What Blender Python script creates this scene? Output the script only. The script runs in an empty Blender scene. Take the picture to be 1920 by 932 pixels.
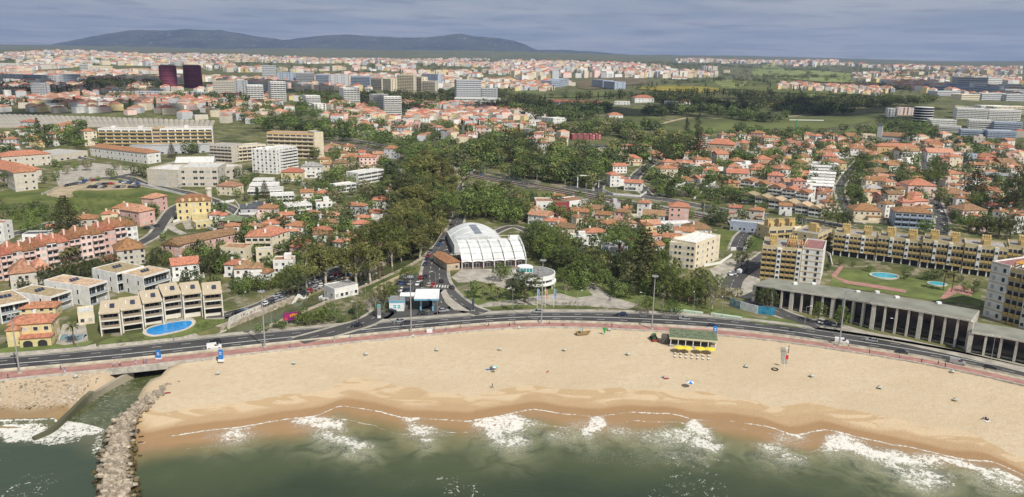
import bpy, bmesh, math, random
import numpy as np
from mathutils import Vector
R = math.radians
random.seed(11)
rng = np.random.default_rng(11)
scene = bpy.context.scene
COL = scene.collection
# ------------------------------------------------------------------ camera
ORD = ['first', 'second', 'third', 'fourth', 'fifth', 'sixth', 'seventh', 'eighth', 'ninth', 'tenth', 'eleventh', 'twelfth', 'thirteenth', 'fourteenth', 'fifteenth', 'sixteenth', 'seventeenth', 'eighteenth', 'nineteenth', 'twentieth']
TENS = {2: 'twenty', 3: 'thirty', 4: 'forty', 5: 'fifty', 6: 'sixty', 7: 'seventy', 8: 'eighty', 9: 'ninety'}
def ordinal(i):
    i += 1
    if i <= 20: return ORD[i - 1]
    if i >= 100: return 'hundredth' if i == 100 else 'hundred and ' + ordinal(i - 101)
    return TENS[i // 10][:-1] + 'ieth' if i % 10 == 0 else TENS[i // 10] + '-' + ORD[i % 10 - 1]
F = 1400.0; PITCH = R(13.96); ROLL = R(1.0); CAMZ = 105.0
cf = np.array([0, math.cos(PITCH), -math.sin(PITCH)])
cr0 = np.array([1.0, 0, 0]); cu0 = np.array([0, math.sin(PITCH), math.cos(PITCH)])
cr = math.cos(ROLL) * cr0 + math.sin(ROLL) * cu0
cu = -math.sin(ROLL) * cr0 + math.cos(ROLL) * cu0
cam = bpy.data.cameras.new('camera'); cam.sensor_width = 36; cam.lens = F / 1920 * 36
cam.clip_start = 1; cam.clip_end = 60000
camo = bpy.data.objects.new('camera', cam); COL.objects.link(camo)
from mathutils import Matrix
camo.matrix_world = Matrix(((cr[0], cu[0], -cf[0], 0), (cr[1], cu[1], -cf[1], 0), (cr[2], cu[2], -cf[2], CAMZ), (0, 0, 0, 1)))
scene.camera = camo
# ------------------------------------------------------------------ light
SUN_EL = R(47); SUN_ROT = R(142)
world = bpy.data.worlds.new('World'); scene.world = world; world.use_nodes = True
wn = world.node_tree.nodes; wl = world.node_tree.links
bg = wn['Background']; bg.inputs['Strength'].default_value = 0.093
sky = wn.new('ShaderNodeTexSky'); sky.sky_type = 'NISHITA'; sky.sun_disc = False
sky.sun_elevation = SUN_EL; sky.sun_rotation = SUN_ROT; sky.air_density = 1.0; sky.dust_density = 0.6; sky.ozone_density = 2.5
# high stratus: noise laid on a flat layer above the place
tc = wn.new('ShaderNodeTexCoord'); sep = wn.new('ShaderNodeSeparateXYZ'); wl.new(tc.outputs['Generated'], sep.inputs[0])
def wm(op, a, b=None, c=None):
    n = wn.new('ShaderNodeMath'); n.operation = op
    for i, v in enumerate((a, b, c)):
        if v is None: continue
        if isinstance(v, (int, float)): n.inputs[i].default_value = v
        else: wl.new(v, n.inputs[i])
    return n.outputs[0]
zz = wm('MAXIMUM', wm('ADD', sep.outputs[2], 0.035), 0.01)
cx = wm('DIVIDE', sep.outputs[0], zz); cy = wm('DIVIDE', sep.outputs[1], zz)
cmb = wn.new('ShaderNodeCombineXYZ'); wl.new(cx, cmb.inputs[0]); wl.new(cy, cmb.inputs[1])
cn = wn.new('ShaderNodeTexNoise'); cn.inputs['Scale'].default_value = 0.38; cn.inputs['Detail'].default_value = 8; cn.inputs['Roughness'].default_value = 0.55
cn.inputs['Distortion'].default_value = 0.3
wl.new(cmb.outputs[0], cn.inputs['Vector'])
crp = wn.new('ShaderNodeValToRGB'); wl.new(cn.outputs[0], crp.inputs[0])
crp.color_ramp.elements[0].position = 0.38; crp.color_ramp.elements[0].color = (0, 0, 0, 1)
crp.color_ramp.elements[1].position = 0.60; crp.color_ramp.elements[1].color = (1, 1, 1, 1)
tint = wn.new('ShaderNodeMix'); tint.data_type = 'RGBA'; tint.blend_type = 'MIX'
tint.inputs[0].default_value = 0.92
wl.new(sky.outputs[0], tint.inputs[6]); tint.inputs[7].default_value = (3.2, 3.75, 4.6, 1)
mx = wn.new('ShaderNodeMix'); mx.data_type = 'RGBA'
wl.new(wm('MULTIPLY', crp.outputs[0], 0.8), mx.inputs[0]); wl.new(tint.outputs[2], mx.inputs[6])
mx.inputs[7].default_value = (5.6, 5.8, 6.0, 1)
cn2 = wn.new('ShaderNodeTexNoise'); cn2.inputs['Scale'].default_value = 1.1; cn2.inputs['Detail'].default_value = 6; wl.new(cmb.outputs[0], cn2.inputs['Vector'])
mr2 = wn.new('ShaderNodeMapRange'); mr2.inputs[1].default_value = .52; mr2.inputs[2].default_value = .64; mr2.inputs[4].default_value = .4; wl.new(cn2.outputs[0], mr2.inputs[0])
mx2 = wn.new('ShaderNodeMix'); mx2.data_type = 'RGBA'; wl.new(mr2.outputs[0], mx2.inputs[0]); wl.new(mx.outputs[2], mx2.inputs[6]); mx2.inputs[7].default_value = (2.1, 2.45, 3.1, 1)
wl.new(mx2.outputs[2], bg.inputs['Color'])
sl = bpy.data.lights.new('sun', 'SUN'); sl.energy = 4.9; sl.angle = R(0.53); sl.color = (1.0, 0.95, 0.86)
so = bpy.data.objects.new('sun', sl); COL.objects.link(so)
sd = Vector((math.sin(SUN_ROT) * math.cos(SUN_EL), math.cos(SUN_ROT) * math.cos(SUN_EL), math.sin(SUN_EL)))
so.rotation_euler = sd.to_track_quat('Z', 'Y').to_euler(); so.location = sd * 500
vs = scene.view_settings; vs.view_transform = 'Standard'; vs.look = 'None'; vs.exposure = 0.0; vs.gamma = 1; vs.use_curve_mapping = False
scene.cycles.use_denoising = True; scene.cycles.max_bounces = 5; scene.cycles.diffuse_bounces = 2; scene.cycles.glossy_bounces = 2
scene.cycles.transparent_max_bounces = 4; scene.cycles.volume_bounces = 0

# ------------------------------------------------------------------ pixel <-> world
def proj(x, y, z):
    x = np.asarray(x, float); y = np.asarray(y, float); z = np.asarray(z, float) - CAMZ
    d = y * cf[1] + z * cf[2]
    a = x * cr[0] + y * cr[1] + z * cr[2]; b = x * cu[0] + y * cu[1] + z * cu[2]
    return 960 + F * a / d, 466 - F * b / d
def P(px, py, z=5.0):
    d = F * cf + (px - 960) * cr - (py - 466) * cu
    t = (z - CAMZ) / d[2]
    return d[0] * t, d[1] * t
def curve_fn(pts, z):
    w = sorted(P(a, b, z) for a, b in pts)
    xs = np.array([p[0] for p in w]); ys = np.array([p[1] for p in w])
    X = np.linspace(xs[0], xs[-1], 600); Y = np.interp(X, xs, ys)
    k = 25; Yp = np.pad(Y, k, mode='reflect', reflect_type='odd'); Y = np.convolve(Yp, np.ones(2 * k + 1) / (2 * k + 1), 'valid')
    def f(x):
        x = np.asarray(x, float)
        lo = Y[0] + (x - X[0]) * (Y[8] - Y[0]) / (X[8] - X[0]); hi = Y[-1] + (x - X[-1]) * (Y[-1] - Y[-9]) / (X[-1] - X[-9])
        return np.where(x < X[0], lo, np.where(x > X[-1], hi, np.interp(x, X, Y)))
    return f
road_top = curve_fn([(-60, 676), (0, 671), (150, 660), (320, 641), (480, 625), (640, 611), (771, 600), (960, 586), (1080, 585), (1200, 587), (1330, 595), (1440, 605), (1600, 628), (1740, 650), (1912, 686), (1980, 702)], 5)
road_mid = curve_fn([(-60, 689), (0, 683), (150, 672), (320, 655), (480, 638), (640, 622), (771, 609), (960, 594), (1080, 593), (1200, 597), (1330, 604), (1440, 615), (1600, 638), (1740, 659), (1912, 694), (1980, 710)], 5)
road_bot = curve_fn([(-60, 699), (0, 693), (150, 682), (320, 665), (480, 647), (640, 631), (771, 618), (960, 602), (1080, 602), (1200, 607), (1330, 614), (1440, 624), (1600, 648), (1740, 669), (1912, 705), (1980, 722)], 5)
prom_top = curve_fn([(-60, 702), (0, 699), (150, 687), (320, 669), (480, 652), (640, 635), (771, 622), (960, 606), (1080, 605), (1200, 611), (1330, 618), (1440, 628), (1600, 652), (1740, 674), (1912, 711), (1980, 728)], 5)
prom_bot = curve_fn([(-60, 720), (0, 712), (150, 698), (320, 681), (480, 661), (640, 644), (771, 631), (960, 614), (1080, 613), (1200, 619), (1330, 627), (1440, 636), (1600, 660), (1740, 682), (1912, 720), (1980, 737)], 5)
SHORE = [(-90, 792), (0, 790), (60, 788), (130, 786), (190, 800), (262, 828), (330, 816), (400, 806), (440, 803), (520, 790), (594, 782), (640, 764), (700, 772), (760, 784), (830, 786), (877, 790), (935, 780), (998, 768), (1060, 777), (1123, 781), (1180, 774), (1260, 778), (1307, 788), (1380, 792), (1440, 801), (1487, 816), (1548, 806), (1609, 822), (1732, 845), (1805, 862), (1860, 866), (1912, 888), (1990, 925)]
def curve_raw(pts, z):
    w = sorted(P(a, b, z) for a, b in pts); xs = np.array([p[0] for p in w]); ys = np.array([p[1] for p in w])
    X = np.linspace(xs[0], xs[-1], 900); Y = np.interp(X, xs, ys); k = 5
    Y = np.convolve(np.pad(Y, k, mode='edge'), np.ones(2 * k + 1) / (2 * k + 1), 'valid')
    return lambda x: np.interp(x, X, Y)
swash = curve_raw(SHORE, 0.35)
water_line = curve_fn([(-90, 800), (0, 800), (190, 812), (262, 838), (400, 826), (600, 806), (800, 803), (1000, 800), (1200, 806), (1400, 822), (1600, 850), (1800, 882), (1912, 905), (1990, 930)], 0)

# ------------------------------------------------------------------ terrain
CREEK = [P(*p) for p in ((110, 825, 0), (148, 800, 0), (183, 772, 0.2), (218, 742, 0.5), (251, 718, 0.8), (287, 698, 1), (352, 668, 2), (440, 634, 2), (490, 612, 2), (560, 581, 2.5), (640, 546, 3), (700, 522, 3), (757, 492, 4), (800, 456, 5), (822, 410, 7), (838, 372, 8), (860, 340, 10), (905, 320, 12))]
CW = [9.5, 9, 9, 8.6, 7.6, 7, 7, 7.5, 7, 7, 7, 6.5, 6.5, 6, 6, 6, 6, 6]
def seg_dist(x, y, pts, ws=None):
    best = np.full(np.shape(x), 1e9); bw = np.zeros(np.shape(x)); par = np.zeros(np.shape(x))
    for i in range(len(pts) - 1):
        ax, ay = pts[i]; bx, by = pts[i + 1]; dx, dy = bx - ax, by - ay
        t = np.clip(((x - ax) * dx + (y - ay) * dy) / (dx * dx + dy * dy), 0, 1)
        d = np.hypot(x - ax - t * dx, y - ay - t * dy)
        m = d < best; best = np.where(m, d, best); par = np.where(m, i + t, par)
        if ws: bw = np.where(m, ws[i] + t * (ws[i + 1] - ws[i]), bw)
    return best, bw, par
ty = np.arange(0, 20000, 5.0)
tz = np.interp(ty, [0, 352, 420, 530, 700, 900, 1100, 1400, 1800, 2500, 3500, 5000, 7000, 9500, 12000, 20000], [5, 5, 7.5, 12.5, 20, 29, 36, 43, 50, 62, 80, 106, 150, 222, 240, 240])
for k in (2, 3, 2):
    tz = np.convolve(np.pad(tz, k, mode='edge'), np.ones(2 * k + 1) / (2 * k + 1), 'valid')
def smooth(t): t = np.clip(t, 0, 1); return t * t * (3 - 2 * t)
def T(x, y):
    x = np.asarray(x, float); y = np.asarray(y, float)
    xc = np.clip(x, -300, 300)
    yb = prom_bot(xc); ys = water_line(xc)
    off = np.clip(road_mid(xc) - 268, -60, 10)
    z = np.interp(y - off * np.clip(1 - (y - 400) / 400, 0, 1), ty, tz)
    a = smooth((y - 450) / 500)
    z = z + a * (3.5 * np.sin(x / 190 + y / 310 + 1) + 2.5 * np.sin(x / 83 - y / 170))
    b = smooth((y - 1500) / 1500)
    z = z + b * (11 * np.sin(x / 520 + 0.7) * np.sin(y / 610 + x / 1300) + 7 * np.sin(x / 270 + y / 400))
    c = smooth((y - 4000) / 3000)
    z = z + c * (25 * np.sin(x / 1300 + 2) * np.sin(y / 1100))
    # open valley with green hills on the right
    z = z + 22 * np.exp(-((x - 620) / 330) ** 2 - ((y - 1750) / 330) ** 2) + 30 * np.exp(-((x - 1350) / 380) ** 2 - ((y - 2500) / 420) ** 2)
    # west slope of the creek rises, shallow valley along it
    z = z + 5 * smooth((-x - 60) / 120) * smooth((y - 330 - off) / 90) * np.clip(1 - (y - 700) / 900, 0, 1)
    # beach
    t = (y - ys) / np.maximum(yb - ys, 1)
    zb = 4.7 * np.clip(t, 0, 1) ** 0.85 * 1.0
    zb = np.where(y < ys, (y - ys) * 0.07, zb)
    z = np.where(y < yb, np.minimum(np.maximum(zb, -6), z), z)
    d, w, par = seg_dist(x, y, CREEK, CW)
    bed = np.interp(par, [0, 4, 6, 7, 11, 14, 17], [-1.6, -1.2, -0.6, 0.8, 2.0, 4.0, 8.0])
    z = np.where((d < w) & (y < 760) & (par > 0.02), np.minimum(z, bed), z)
    return z
def ground_at(px, py, it=40):
    """first point where the ray through a photo pixel meets the ground"""
    d = F * cf + (px - 960) * cr - (py - 466) * cu
    d = d / np.linalg.norm(d)
    s = np.concatenate([np.arange(150, 1200, 4.0), np.geomspace(1200, 15000, 700)])
    X = d[0] * s; Y = d[1] * s; Z = CAMZ + d[2] * s
    g = T(X, Y); hit = np.nonzero(Z < g)[0]
    if len(hit) == 0: i = len(s) - 1; return float(X[i]), float(Y[i])
    i = max(1, int(hit[0])); f0 = Z[i - 1] - g[i - 1]; f1 = Z[i] - g[i]; t = f0 / (f0 - f1 + 1e-9)
    return float(X[i - 1] + (X[i] - X[i - 1]) * t), float(Y[i - 1] + (Y[i] - Y[i - 1]) * t)
def Tz(x, y): return float(T(x, y))
def G(px, py):
    x, y = ground_at(px, py); return Vector((x, y, Tz(x, y)))
def ppm(p):
    """photo pixels per metre at a world point"""
    return F / (p[1] * cf[1] + (p[2] - CAMZ) * cf[2])

# ------------------------------------------------------------------ materials
MATS = {}
def mat(name, col, rough=0.8, nscale=0.0, namt=0.25, col2=None, bump=0.0, bscale=None, metal=0.0, spec=0.3, rand=0.0, emit=None, detail=3, coord='Object'):
    if name in MATS: return MATS[name]
    m = bpy.data.materials.new(name); m.use_nodes = True; MATS[name] = m
    n = m.node_tree.nodes; l = m.node_tree.links; b = n['Principled BSDF']
    b.inputs['Base Color'].default_value = (*col, 1); b.inputs['Roughness'].default_value = rough
    b.inputs['Metallic'].default_value = metal; b.inputs['Specular IOR Level'].default_value = spec
    if emit: b.inputs['Emission Color'].default_value = (*emit, 1); b.inputs['Emission Strength'].default_value = 1
    out = None
    tcn = n.new('ShaderNodeTexCoord') if coord == 'Object' else n.new('ShaderNodeNewGeometry')
    vec = tcn.outputs['Object'] if coord == 'Object' else tcn.outputs['Position']
    if nscale:
        t = n.new('ShaderNodeTexNoise'); t.inputs['Scale'].default_value = nscale; t.inputs['Detail'].default_value = detail; l.new(vec, t.inputs['Vector'])
        x = n.new('ShaderNodeMix'); x.data_type = 'RGBA'
        c2 = col2 if col2 else tuple(max(0, c * (1 - namt)) for c in col); c1 = col if col2 else tuple(min(1, c * (1 + namt)) for c in col)
        x.inputs[6].default_value = (*c1, 1); x.inputs[7].default_value = (*c2, 1)
        r = n.new('ShaderNodeMapRange'); r.inputs[1].default_value = 0.36; r.inputs[2].default_value = 0.64; l.new(t.outputs[0], r.inputs[0]); l.new(r.outputs[0], x.inputs[0])
        out = x.outputs[2]
    if rand:
        oi = n.new('ShaderNodeObjectInfo'); hs = n.new('ShaderNodeHueSaturation')
        r = n.new('ShaderNodeMapRange'); r.inputs[3].default_value = 1 - rand; r.inputs[4].default_value = 1 + rand; l.new(oi.outputs['Random'], r.inputs[0]); l.new(r.outputs[0], hs.inputs['Value'])
        r2 = n.new('ShaderNodeMapRange'); r2.inputs[3].default_value = 0.5 + rand * 0.06; r2.inputs[4].default_value = 0.5 - rand * 0.06; l.new(oi.outputs['Random'], r2.inputs[0]); l.new(r2.outputs[0], hs.inputs['Hue'])
        if out: l.new(out, hs.inputs['Color'])
        else: hs.inputs['Color'].default_value = (*col, 1)
        out = hs.outputs[0]
    if out: l.new(out, b.inputs['Base Color'])
    if bump:
        t = n.new('ShaderNodeTexNoise'); t.inputs['Scale'].default_value = bscale or 4; t.inputs['Detail'].default_value = 4; l.new(vec, t.inputs['Vector'])
        bp = n.new('ShaderNodeBump'); bp.inputs['Strength'].default_value = bump; bp.inputs['Distance'].default_value = 0.3; l.new(t.outputs[0], bp.inputs['Height']); l.new(bp.outputs[0], b.inputs['Normal'])
    return m
def stucco(name, c): return mat(name, c, 0.85, 0.5, 0.10, rand=0.06)
WALLS = {'w': stucco('white_render', (0.72, 0.71, 0.68)), 'c': stucco('cream_render', (0.66, 0.58, 0.43)), 'y': stucco('yellow_render', (0.64, 0.53, 0.28)),
         'p': stucco('pink_render', (0.62, 0.39, 0.34)), 'g': stucco('grey_render', (0.46, 0.47, 0.49)), 't': stucco('tan_render', (0.48, 0.38, 0.26)),
         'r': stucco('red_render', (0.28, 0.06, 0.06)), 'b': stucco('blue_grey_render', (0.36, 0.42, 0.52)), 'o': stucco('ochre_render', (0.60, 0.40, 0.20)),
         'e': stucco('concrete_beige', (0.55, 0.50, 0.42)), 'q': stucco('pale_pink_render', (0.74, 0.56, 0.50))}
def tile(name, c): return mat(name, c, 0.85, 0.9, 0.28, bump=0.5, bscale=2.5, rand=0.27, detail=5)
ROOFS = {'o': tile('orange_tiles', (0.37, 0.175, 0.095)), 'r': tile('red_tiles', (0.33, 0.14, 0.082)), 'n': tile('brown_tiles', (0.27, 0.155, 0.088)),
         'l': tile('light_tiles', (0.42, 0.23, 0.14)), 'k': tile('slate_roof', (0.09, 0.10, 0.11)), 'g': tile('grey_roof', (0.30, 0.29, 0.28)),
         's': tile('sandy_flat_roof', (0.42, 0.32, 0.20)), 'w': tile('pale_flat_roof', (0.58, 0.57, 0.54)), 'm': tile('maroon_roof', (0.26, 0.13, 0.12)), 'v': tile('moss_roof', (0.14, 0.17, 0.10))}
GLASS = mat('window_glass', (0.035, 0.045, 0.055), 0.08, spec=0.6)
BLIND = mat('lowered_blind', (0.45, 0.44, 0.42), 0.6, rand=0.2)
FRAME = mat('window_frame', (0.70, 0.69, 0.66), 0.5)
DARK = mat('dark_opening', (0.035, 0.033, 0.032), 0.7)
CONC = mat('concrete', (0.42, 0.39, 0.34), 0.85, 0.7, 0.2, bump=0.3)
WHITEP = mat('white_paint', (0.78, 0.78, 0.77), 0.5, 0.3, 0.06)
YEL = mat('yellow_paint', (0.52, 0.385, 0.17), 0.7, 0.5, 0.12)
STEEL = mat('galvanised_steel', (0.45, 0.46, 0.47), 0.45, metal=0.5)
ASPH = mat('asphalt', (0.075, 0.073, 0.070), 0.9, 0.12, 0.22, coord='World', detail=6)
PAVE = mat('light_paving', (0.36, 0.33, 0.28), 0.9, 0.25, 0.2, coord='World', detail=5)
DIRT = mat('bare_earth', (0.36, 0.29, 0.19), 0.95, 0.15, 0.22, coord='World', detail=5)
LAWN = mat('mown_lawn', (0.125, 0.155, 0.045), 0.95, 0.12, 0.25, coord='World', detail=6, bump=0.4)
MEADOW = mat('rough_meadow', (0.15, 0.165, 0.045), 0.95, 0.06, 0.35, col2=(0.07, 0.095, 0.025), coord='World', detail=7, bump=0.6)
LINE = mat('road_paint', (0.62, 0.61, 0.57), 0.7, 2.0, 0.15, coord='World')
BLACKM = mat('black_plastic', (0.02, 0.02, 0.022), 0.5)
BARK = mat('bark', (0.16, 0.11, 0.075), 0.9, 2.0, 0.3)
PALEBARK = mat('pale_bark', (0.42, 0.37, 0.30), 0.9, 1.2, 0.3)

# ------------------------------------------------------------------ mesh helpers
class MB:
    def __init__(s): s.v = []; s.f = []; s.m = []
    def add(s, vs, fs, mi=0):
        o = len(s.v); s.v += [tuple(q) for q in vs]; s.f += [tuple(i + o for i in f) for f in fs]; s.m += [mi] * len(fs); return s
    def box(s, x0, y0, z0, x1, y1, z1, mi=0):
        return s.add([(x0, y0, z0), (x1, y0, z0), (x1, y1, z0), (x0, y1, z0), (x0, y0, z1), (x1, y0, z1), (x1, y1, z1), (x0, y1, z1)],
                     [(0, 3, 2, 1), (4, 5, 6, 7), (0, 1, 5, 4), (1, 2, 6, 5), (2, 3, 7, 6), (3, 0, 4, 7)], mi)
    def prism(s, pts, z0, z1, mi=0):
        n = len(pts); z0 = z0 if hasattr(z0, '__len__') else [z0] * n; z1 = z1 if hasattr(z1, '__len__') else [z1] * n
        return s.add([(p[0], p[1], z0[i]) for i, p in enumerate(pts)] + [(p[0], p[1], z1[i]) for i, p in enumerate(pts)],
                     [tuple(range(n))[::-1], tuple(range(n, 2 * n))] + [(i, (i + 1) % n, n + (i + 1) % n, n + i) for i in range(n)], mi)
    def tube(s, p0, p1, r0, r1=None, n=6, mi=0):
        r1 = r0 if r1 is None else r1; p0 = Vector(p0); p1 = Vector(p1); d = (p1 - p0).normalized()
        u = d.orthogonal().normalized(); w = d.cross(u); vs = []
        for p, r in ((p0, r0), (p1, r1)):
            for k in range(n):
                a = 2 * math.pi * k / n; vs.append(p + (u * math.cos(a) + w * math.sin(a)) * r)
        return s.add(vs, [(k, (k + 1) % n, n + (k + 1) % n, n + k) for k in range(n)] + [tuple(range(n))[::-1], tuple(range(n, 2 * n))], mi)
    def cyl(s, x, y, z0, z1, r0, r1=None, n=12, mi=0): return s.tube((x, y, z0), (x, y, z1), r0, r1, n, mi)
    def hip(s, x0, y0, x1, y1, z, rise, o=0.5, mi=0, gable=False):
        x0 -= o; y0 -= o; x1 += o; y1 += o; w = x1 - x0; d = y1 - y0; t = 0.16
        if w >= d: a = 0 if gable else d / 2; r0 = (x0 + a, (y0 + y1) / 2); r1 = (x1 - a, (y0 + y1) / 2)
        else: a = 0 if gable else w / 2; r0 = ((x0 + x1) / 2, y0 + a); r1 = ((x0 + x1) / 2, y1 - a)
        s.box(x0, y0, z - t, x1, y1, z, mi)
        vs = [(x0, y0, z), (x1, y0, z), (x1, y1, z), (x0, y1, z), (*r0, z + rise), (*r1, z + rise)]
        if w >= d: fs = [(0, 1, 5, 4), (1, 2, 5), (2, 3, 4, 5), (3, 0, 4)]
        else: fs = [(0, 1, 4), (1, 2, 5, 4), (2, 3, 5), (3, 0, 4, 5)]
        return s.add(vs, fs, mi)
    def mesh(s, name, mats):
        me = bpy.data.meshes.new(name); me.from_pydata(s.v, [], s.f)
        for m in (mats if isinstance(mats, (list, tuple)) else [mats]): me.materials.append(m)
        if any(s.m): me.polygons.foreach_set('material_index', s.m)
        me.update(); return me
    def build(s, name, mats, parent=None, loc=None, rz=None):
        return link(name, s.mesh(name, mats), parent, loc, rz)
def link(name, me, parent=None, loc=None, rz=None, sc=None):
    o = bpy.data.objects.new(name, me); COL.objects.link(o)
    if parent is not None: o.parent = parent
    if loc is not None: o.location = loc
    if rz is not None: o.rotation_euler = (0, 0, rz)
    if sc is not None: o.scale = sc if hasattr(sc, '__len__') else (sc, sc, sc)
    return o
def tag(o, label=None, cat=None, group=None, kind=None):
    if label: o['label'] = label
    if cat: o['category'] = cat
    if group: o['group'] = group
    if kind: o['kind'] = kind
    return o
def thing(name, label, cat, loc, rz=0, group=None, sc=None):
    return tag(link(name, None, None, loc, rz, sc), label, cat, group)
KIDS = {}
def dup(o, loc, rz=0, sc=1.0, label=None, group=None):
    r = o.copy(); COL.objects.link(r); r.location = loc; r.rotation_euler = (0, 0, rz); r.scale = sc if hasattr(sc, '__len__') else (sc,) * 3
    if label: r['label'] = label
    if group: r['group'] = group
    if o.name not in KIDS: KIDS[o.name] = [(c, [g for g in c.children]) for c in o.children]
    for ch, gs in KIDS[o.name]:
        c = ch.copy(); COL.objects.link(c); c.parent = r
        for g in gs: d = g.copy(); COL.objects.link(d); d.parent = c
    return r
def np_mesh(name, V, Fq, mats, mi=None, attrs=None, smooth_=False):
    me = bpy.data.meshes.new(name); n = Fq.shape[1]
    me.vertices.add(len(V)); me.vertices.foreach_set('co', np.ascontiguousarray(V, dtype=np.float32).ravel())
    me.loops.add(Fq.size); me.loops.foreach_set('vertex_index', np.ascontiguousarray(Fq, dtype=np.int32).ravel())
    me.polygons.add(len(Fq)); me.polygons.foreach_set('loop_start', np.arange(0, Fq.size, n, dtype=np.int32)); me.polygons.foreach_set('loop_total', np.full(len(Fq), n, dtype=np.int32))
    for m in (mats if isinstance(mats, (list, tuple)) else [mats]): me.materials.append(m)
    if mi is not None: me.polygons.foreach_set('material_index', np.asarray(mi, dtype=np.int32))
    if smooth_: me.polygons.foreach_set('use_smooth', np.ones(len(Fq), dtype=bool))
    me.update(calc_edges=True)
    for k, a in (attrs or {}).items():
        at = me.attributes.new(k, 'FLOAT', 'POINT'); at.data.foreach_set('value', np.asarray(a, dtype=np.float32).ravel())
    return me
def grid_faces(nx, ny):
    i = np.arange(nx * ny).reshape(ny, nx)
    return np.stack([i[:-1, :-1].ravel(), i[:-1, 1:].ravel(), i[1:, 1:].ravel(), i[1:, :-1].ravel()], 1)
def noise2(x, y, s, seed=0):
    """smooth value noise 0..1"""
    r = np.random.default_rng(seed).random((256, 256)); x = np.asarray(x) / s; y = np.asarray(y) / s
    xi = np.floor(x).astype(int); yi = np.floor(y).astype(int); fx = smooth(x - xi); fy = smooth(y - yi)
    g = lambda a, b: r[a % 256, b % 256]
    return (g(xi, yi) * (1 - fx) + g(xi + 1, yi) * fx) * (1 - fy) + (g(xi, yi + 1) * (1 - fx) + g(xi + 1, yi + 1) * fx) * fy
def fbm(x, y, s, seed=0, o=4):
    a = 0; t = 0; w = 1
    for k in range(o): a = a + w * noise2(x, y, s / 2 ** k, seed + k); t += w; w *= 0.55
    return a / t
def in_poly(x, y, poly):
    x = np.asarray(x); y = np.asarray(y); c = np.zeros(x.shape, bool); j = len(poly) - 1
    for i in range(len(poly)):
        xi, yi = poly[i]; xj, yj = poly[j]
        with np.errstate(divide='ignore', invalid='ignore'):
            c ^= ((yi > y) != (yj > y)) & (x < (xj - xi) * (y - yi) / ((yj - yi) + 1e-12) + xi)
        j = i
    return c
def dense(pts, step, closed=False):
    out = []; n = len(pts)
    for i in range(n if closed else n - 1):
        a = Vector(pts[i][:2]); b = Vector(pts[(i + 1) % n][:2]); k = max(1, int((b - a).length / step))
        out += [tuple(a + (b - a) * (j / k)) for j in range(k)]
    if not closed: out.append(tuple(pts[-1][:2]))
    return out
def catmull(pts, n=8, closed=False):
    out = []; m = len(pts); g = lambda i: Vector(pts[i % m][:2]) if closed else Vector(pts[min(max(i, 0), m - 1)][:2])
    for i in range(m if closed else m - 1):
        a, b, c, d = g(i - 1), g(i), g(i + 1), g(i + 2)
        for k in range(n):
            t = k / n; out.append(tuple(0.5 * ((2 * b) + (c - a) * t + (2 * a - 5 * b + 4 * c - d) * t * t + (3 * b - a - 3 * c + d) * t ** 3)))
    if not closed: out.append(tuple(g(m - 1)))
    return out
def sheet(name, m, pts, off=0.02, res=None, kind='structure', thick=0, label=None, cat=None, group=None, parent=None):
    """a sheet laid on the ground inside a world outline"""
    bm = bmesh.new(); xs = [p[0] for p in pts]; ys = [p[1] for p in pts]
    res = res or max(3.0, max(max(xs) - min(xs), max(ys) - min(ys)) / 40)
    pts = dense(pts, res, True)
    f = bm.faces.new([bm.verts.new((p[0], p[1], 0)) for p in pts])
    bmesh.ops.triangulate(bm, faces=[f])
    for ax, lo, hi in ((0, min(xs), max(xs)), (1, min(ys), max(ys))):
        k = math.ceil(lo / res) * res + 0.013
        while k < hi:
            co = [0, 0, 0]; no = [0, 0, 0]; co[ax] = k; no[ax] = 1
            bmesh.ops.bisect_plane(bm, geom=bm.verts[:] + bm.edges[:] + bm.faces[:], plane_co=co, plane_no=no, dist=1e-4); k += res
    V = np.array([v.co[:] for v in bm.verts]); Z = T(V[:, 0], V[:, 1]) + off
    for v, z in zip(bm.verts, Z): v.co.z = z
    if thick:
        r = bmesh.ops.extrude_face_region(bm, geom=bm.faces[:]); 
        for v in [g for g in r['geom'] if isinstance(g, bmesh.types.BMVert)]: v.co.z += thick
    bmesh.ops.recalc_face_normals(bm, faces=bm.faces[:])
    me = bpy.data.meshes.new(name); bm.to_mesh(me); bm.free()
    if not thick:
        me.update()
        if len(me.polygons) and sum(p.normal.z for p in me.polygons) < 0: me.flip_normals()
    me.materials.append(m)
    return tag(link(name, me, parent), label, cat, group, kind)
def offs(pts, w):
    out = []
    for i, p in enumerate(pts):
        a = Vector(pts[max(i - 1, 0)][:2]); b = Vector(pts[min(i + 1, len(pts) - 1)][:2]); d = (b - a).normalized(); out.append((p[0] - d.y * w, p[1] + d.x * w))
    return out
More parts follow.
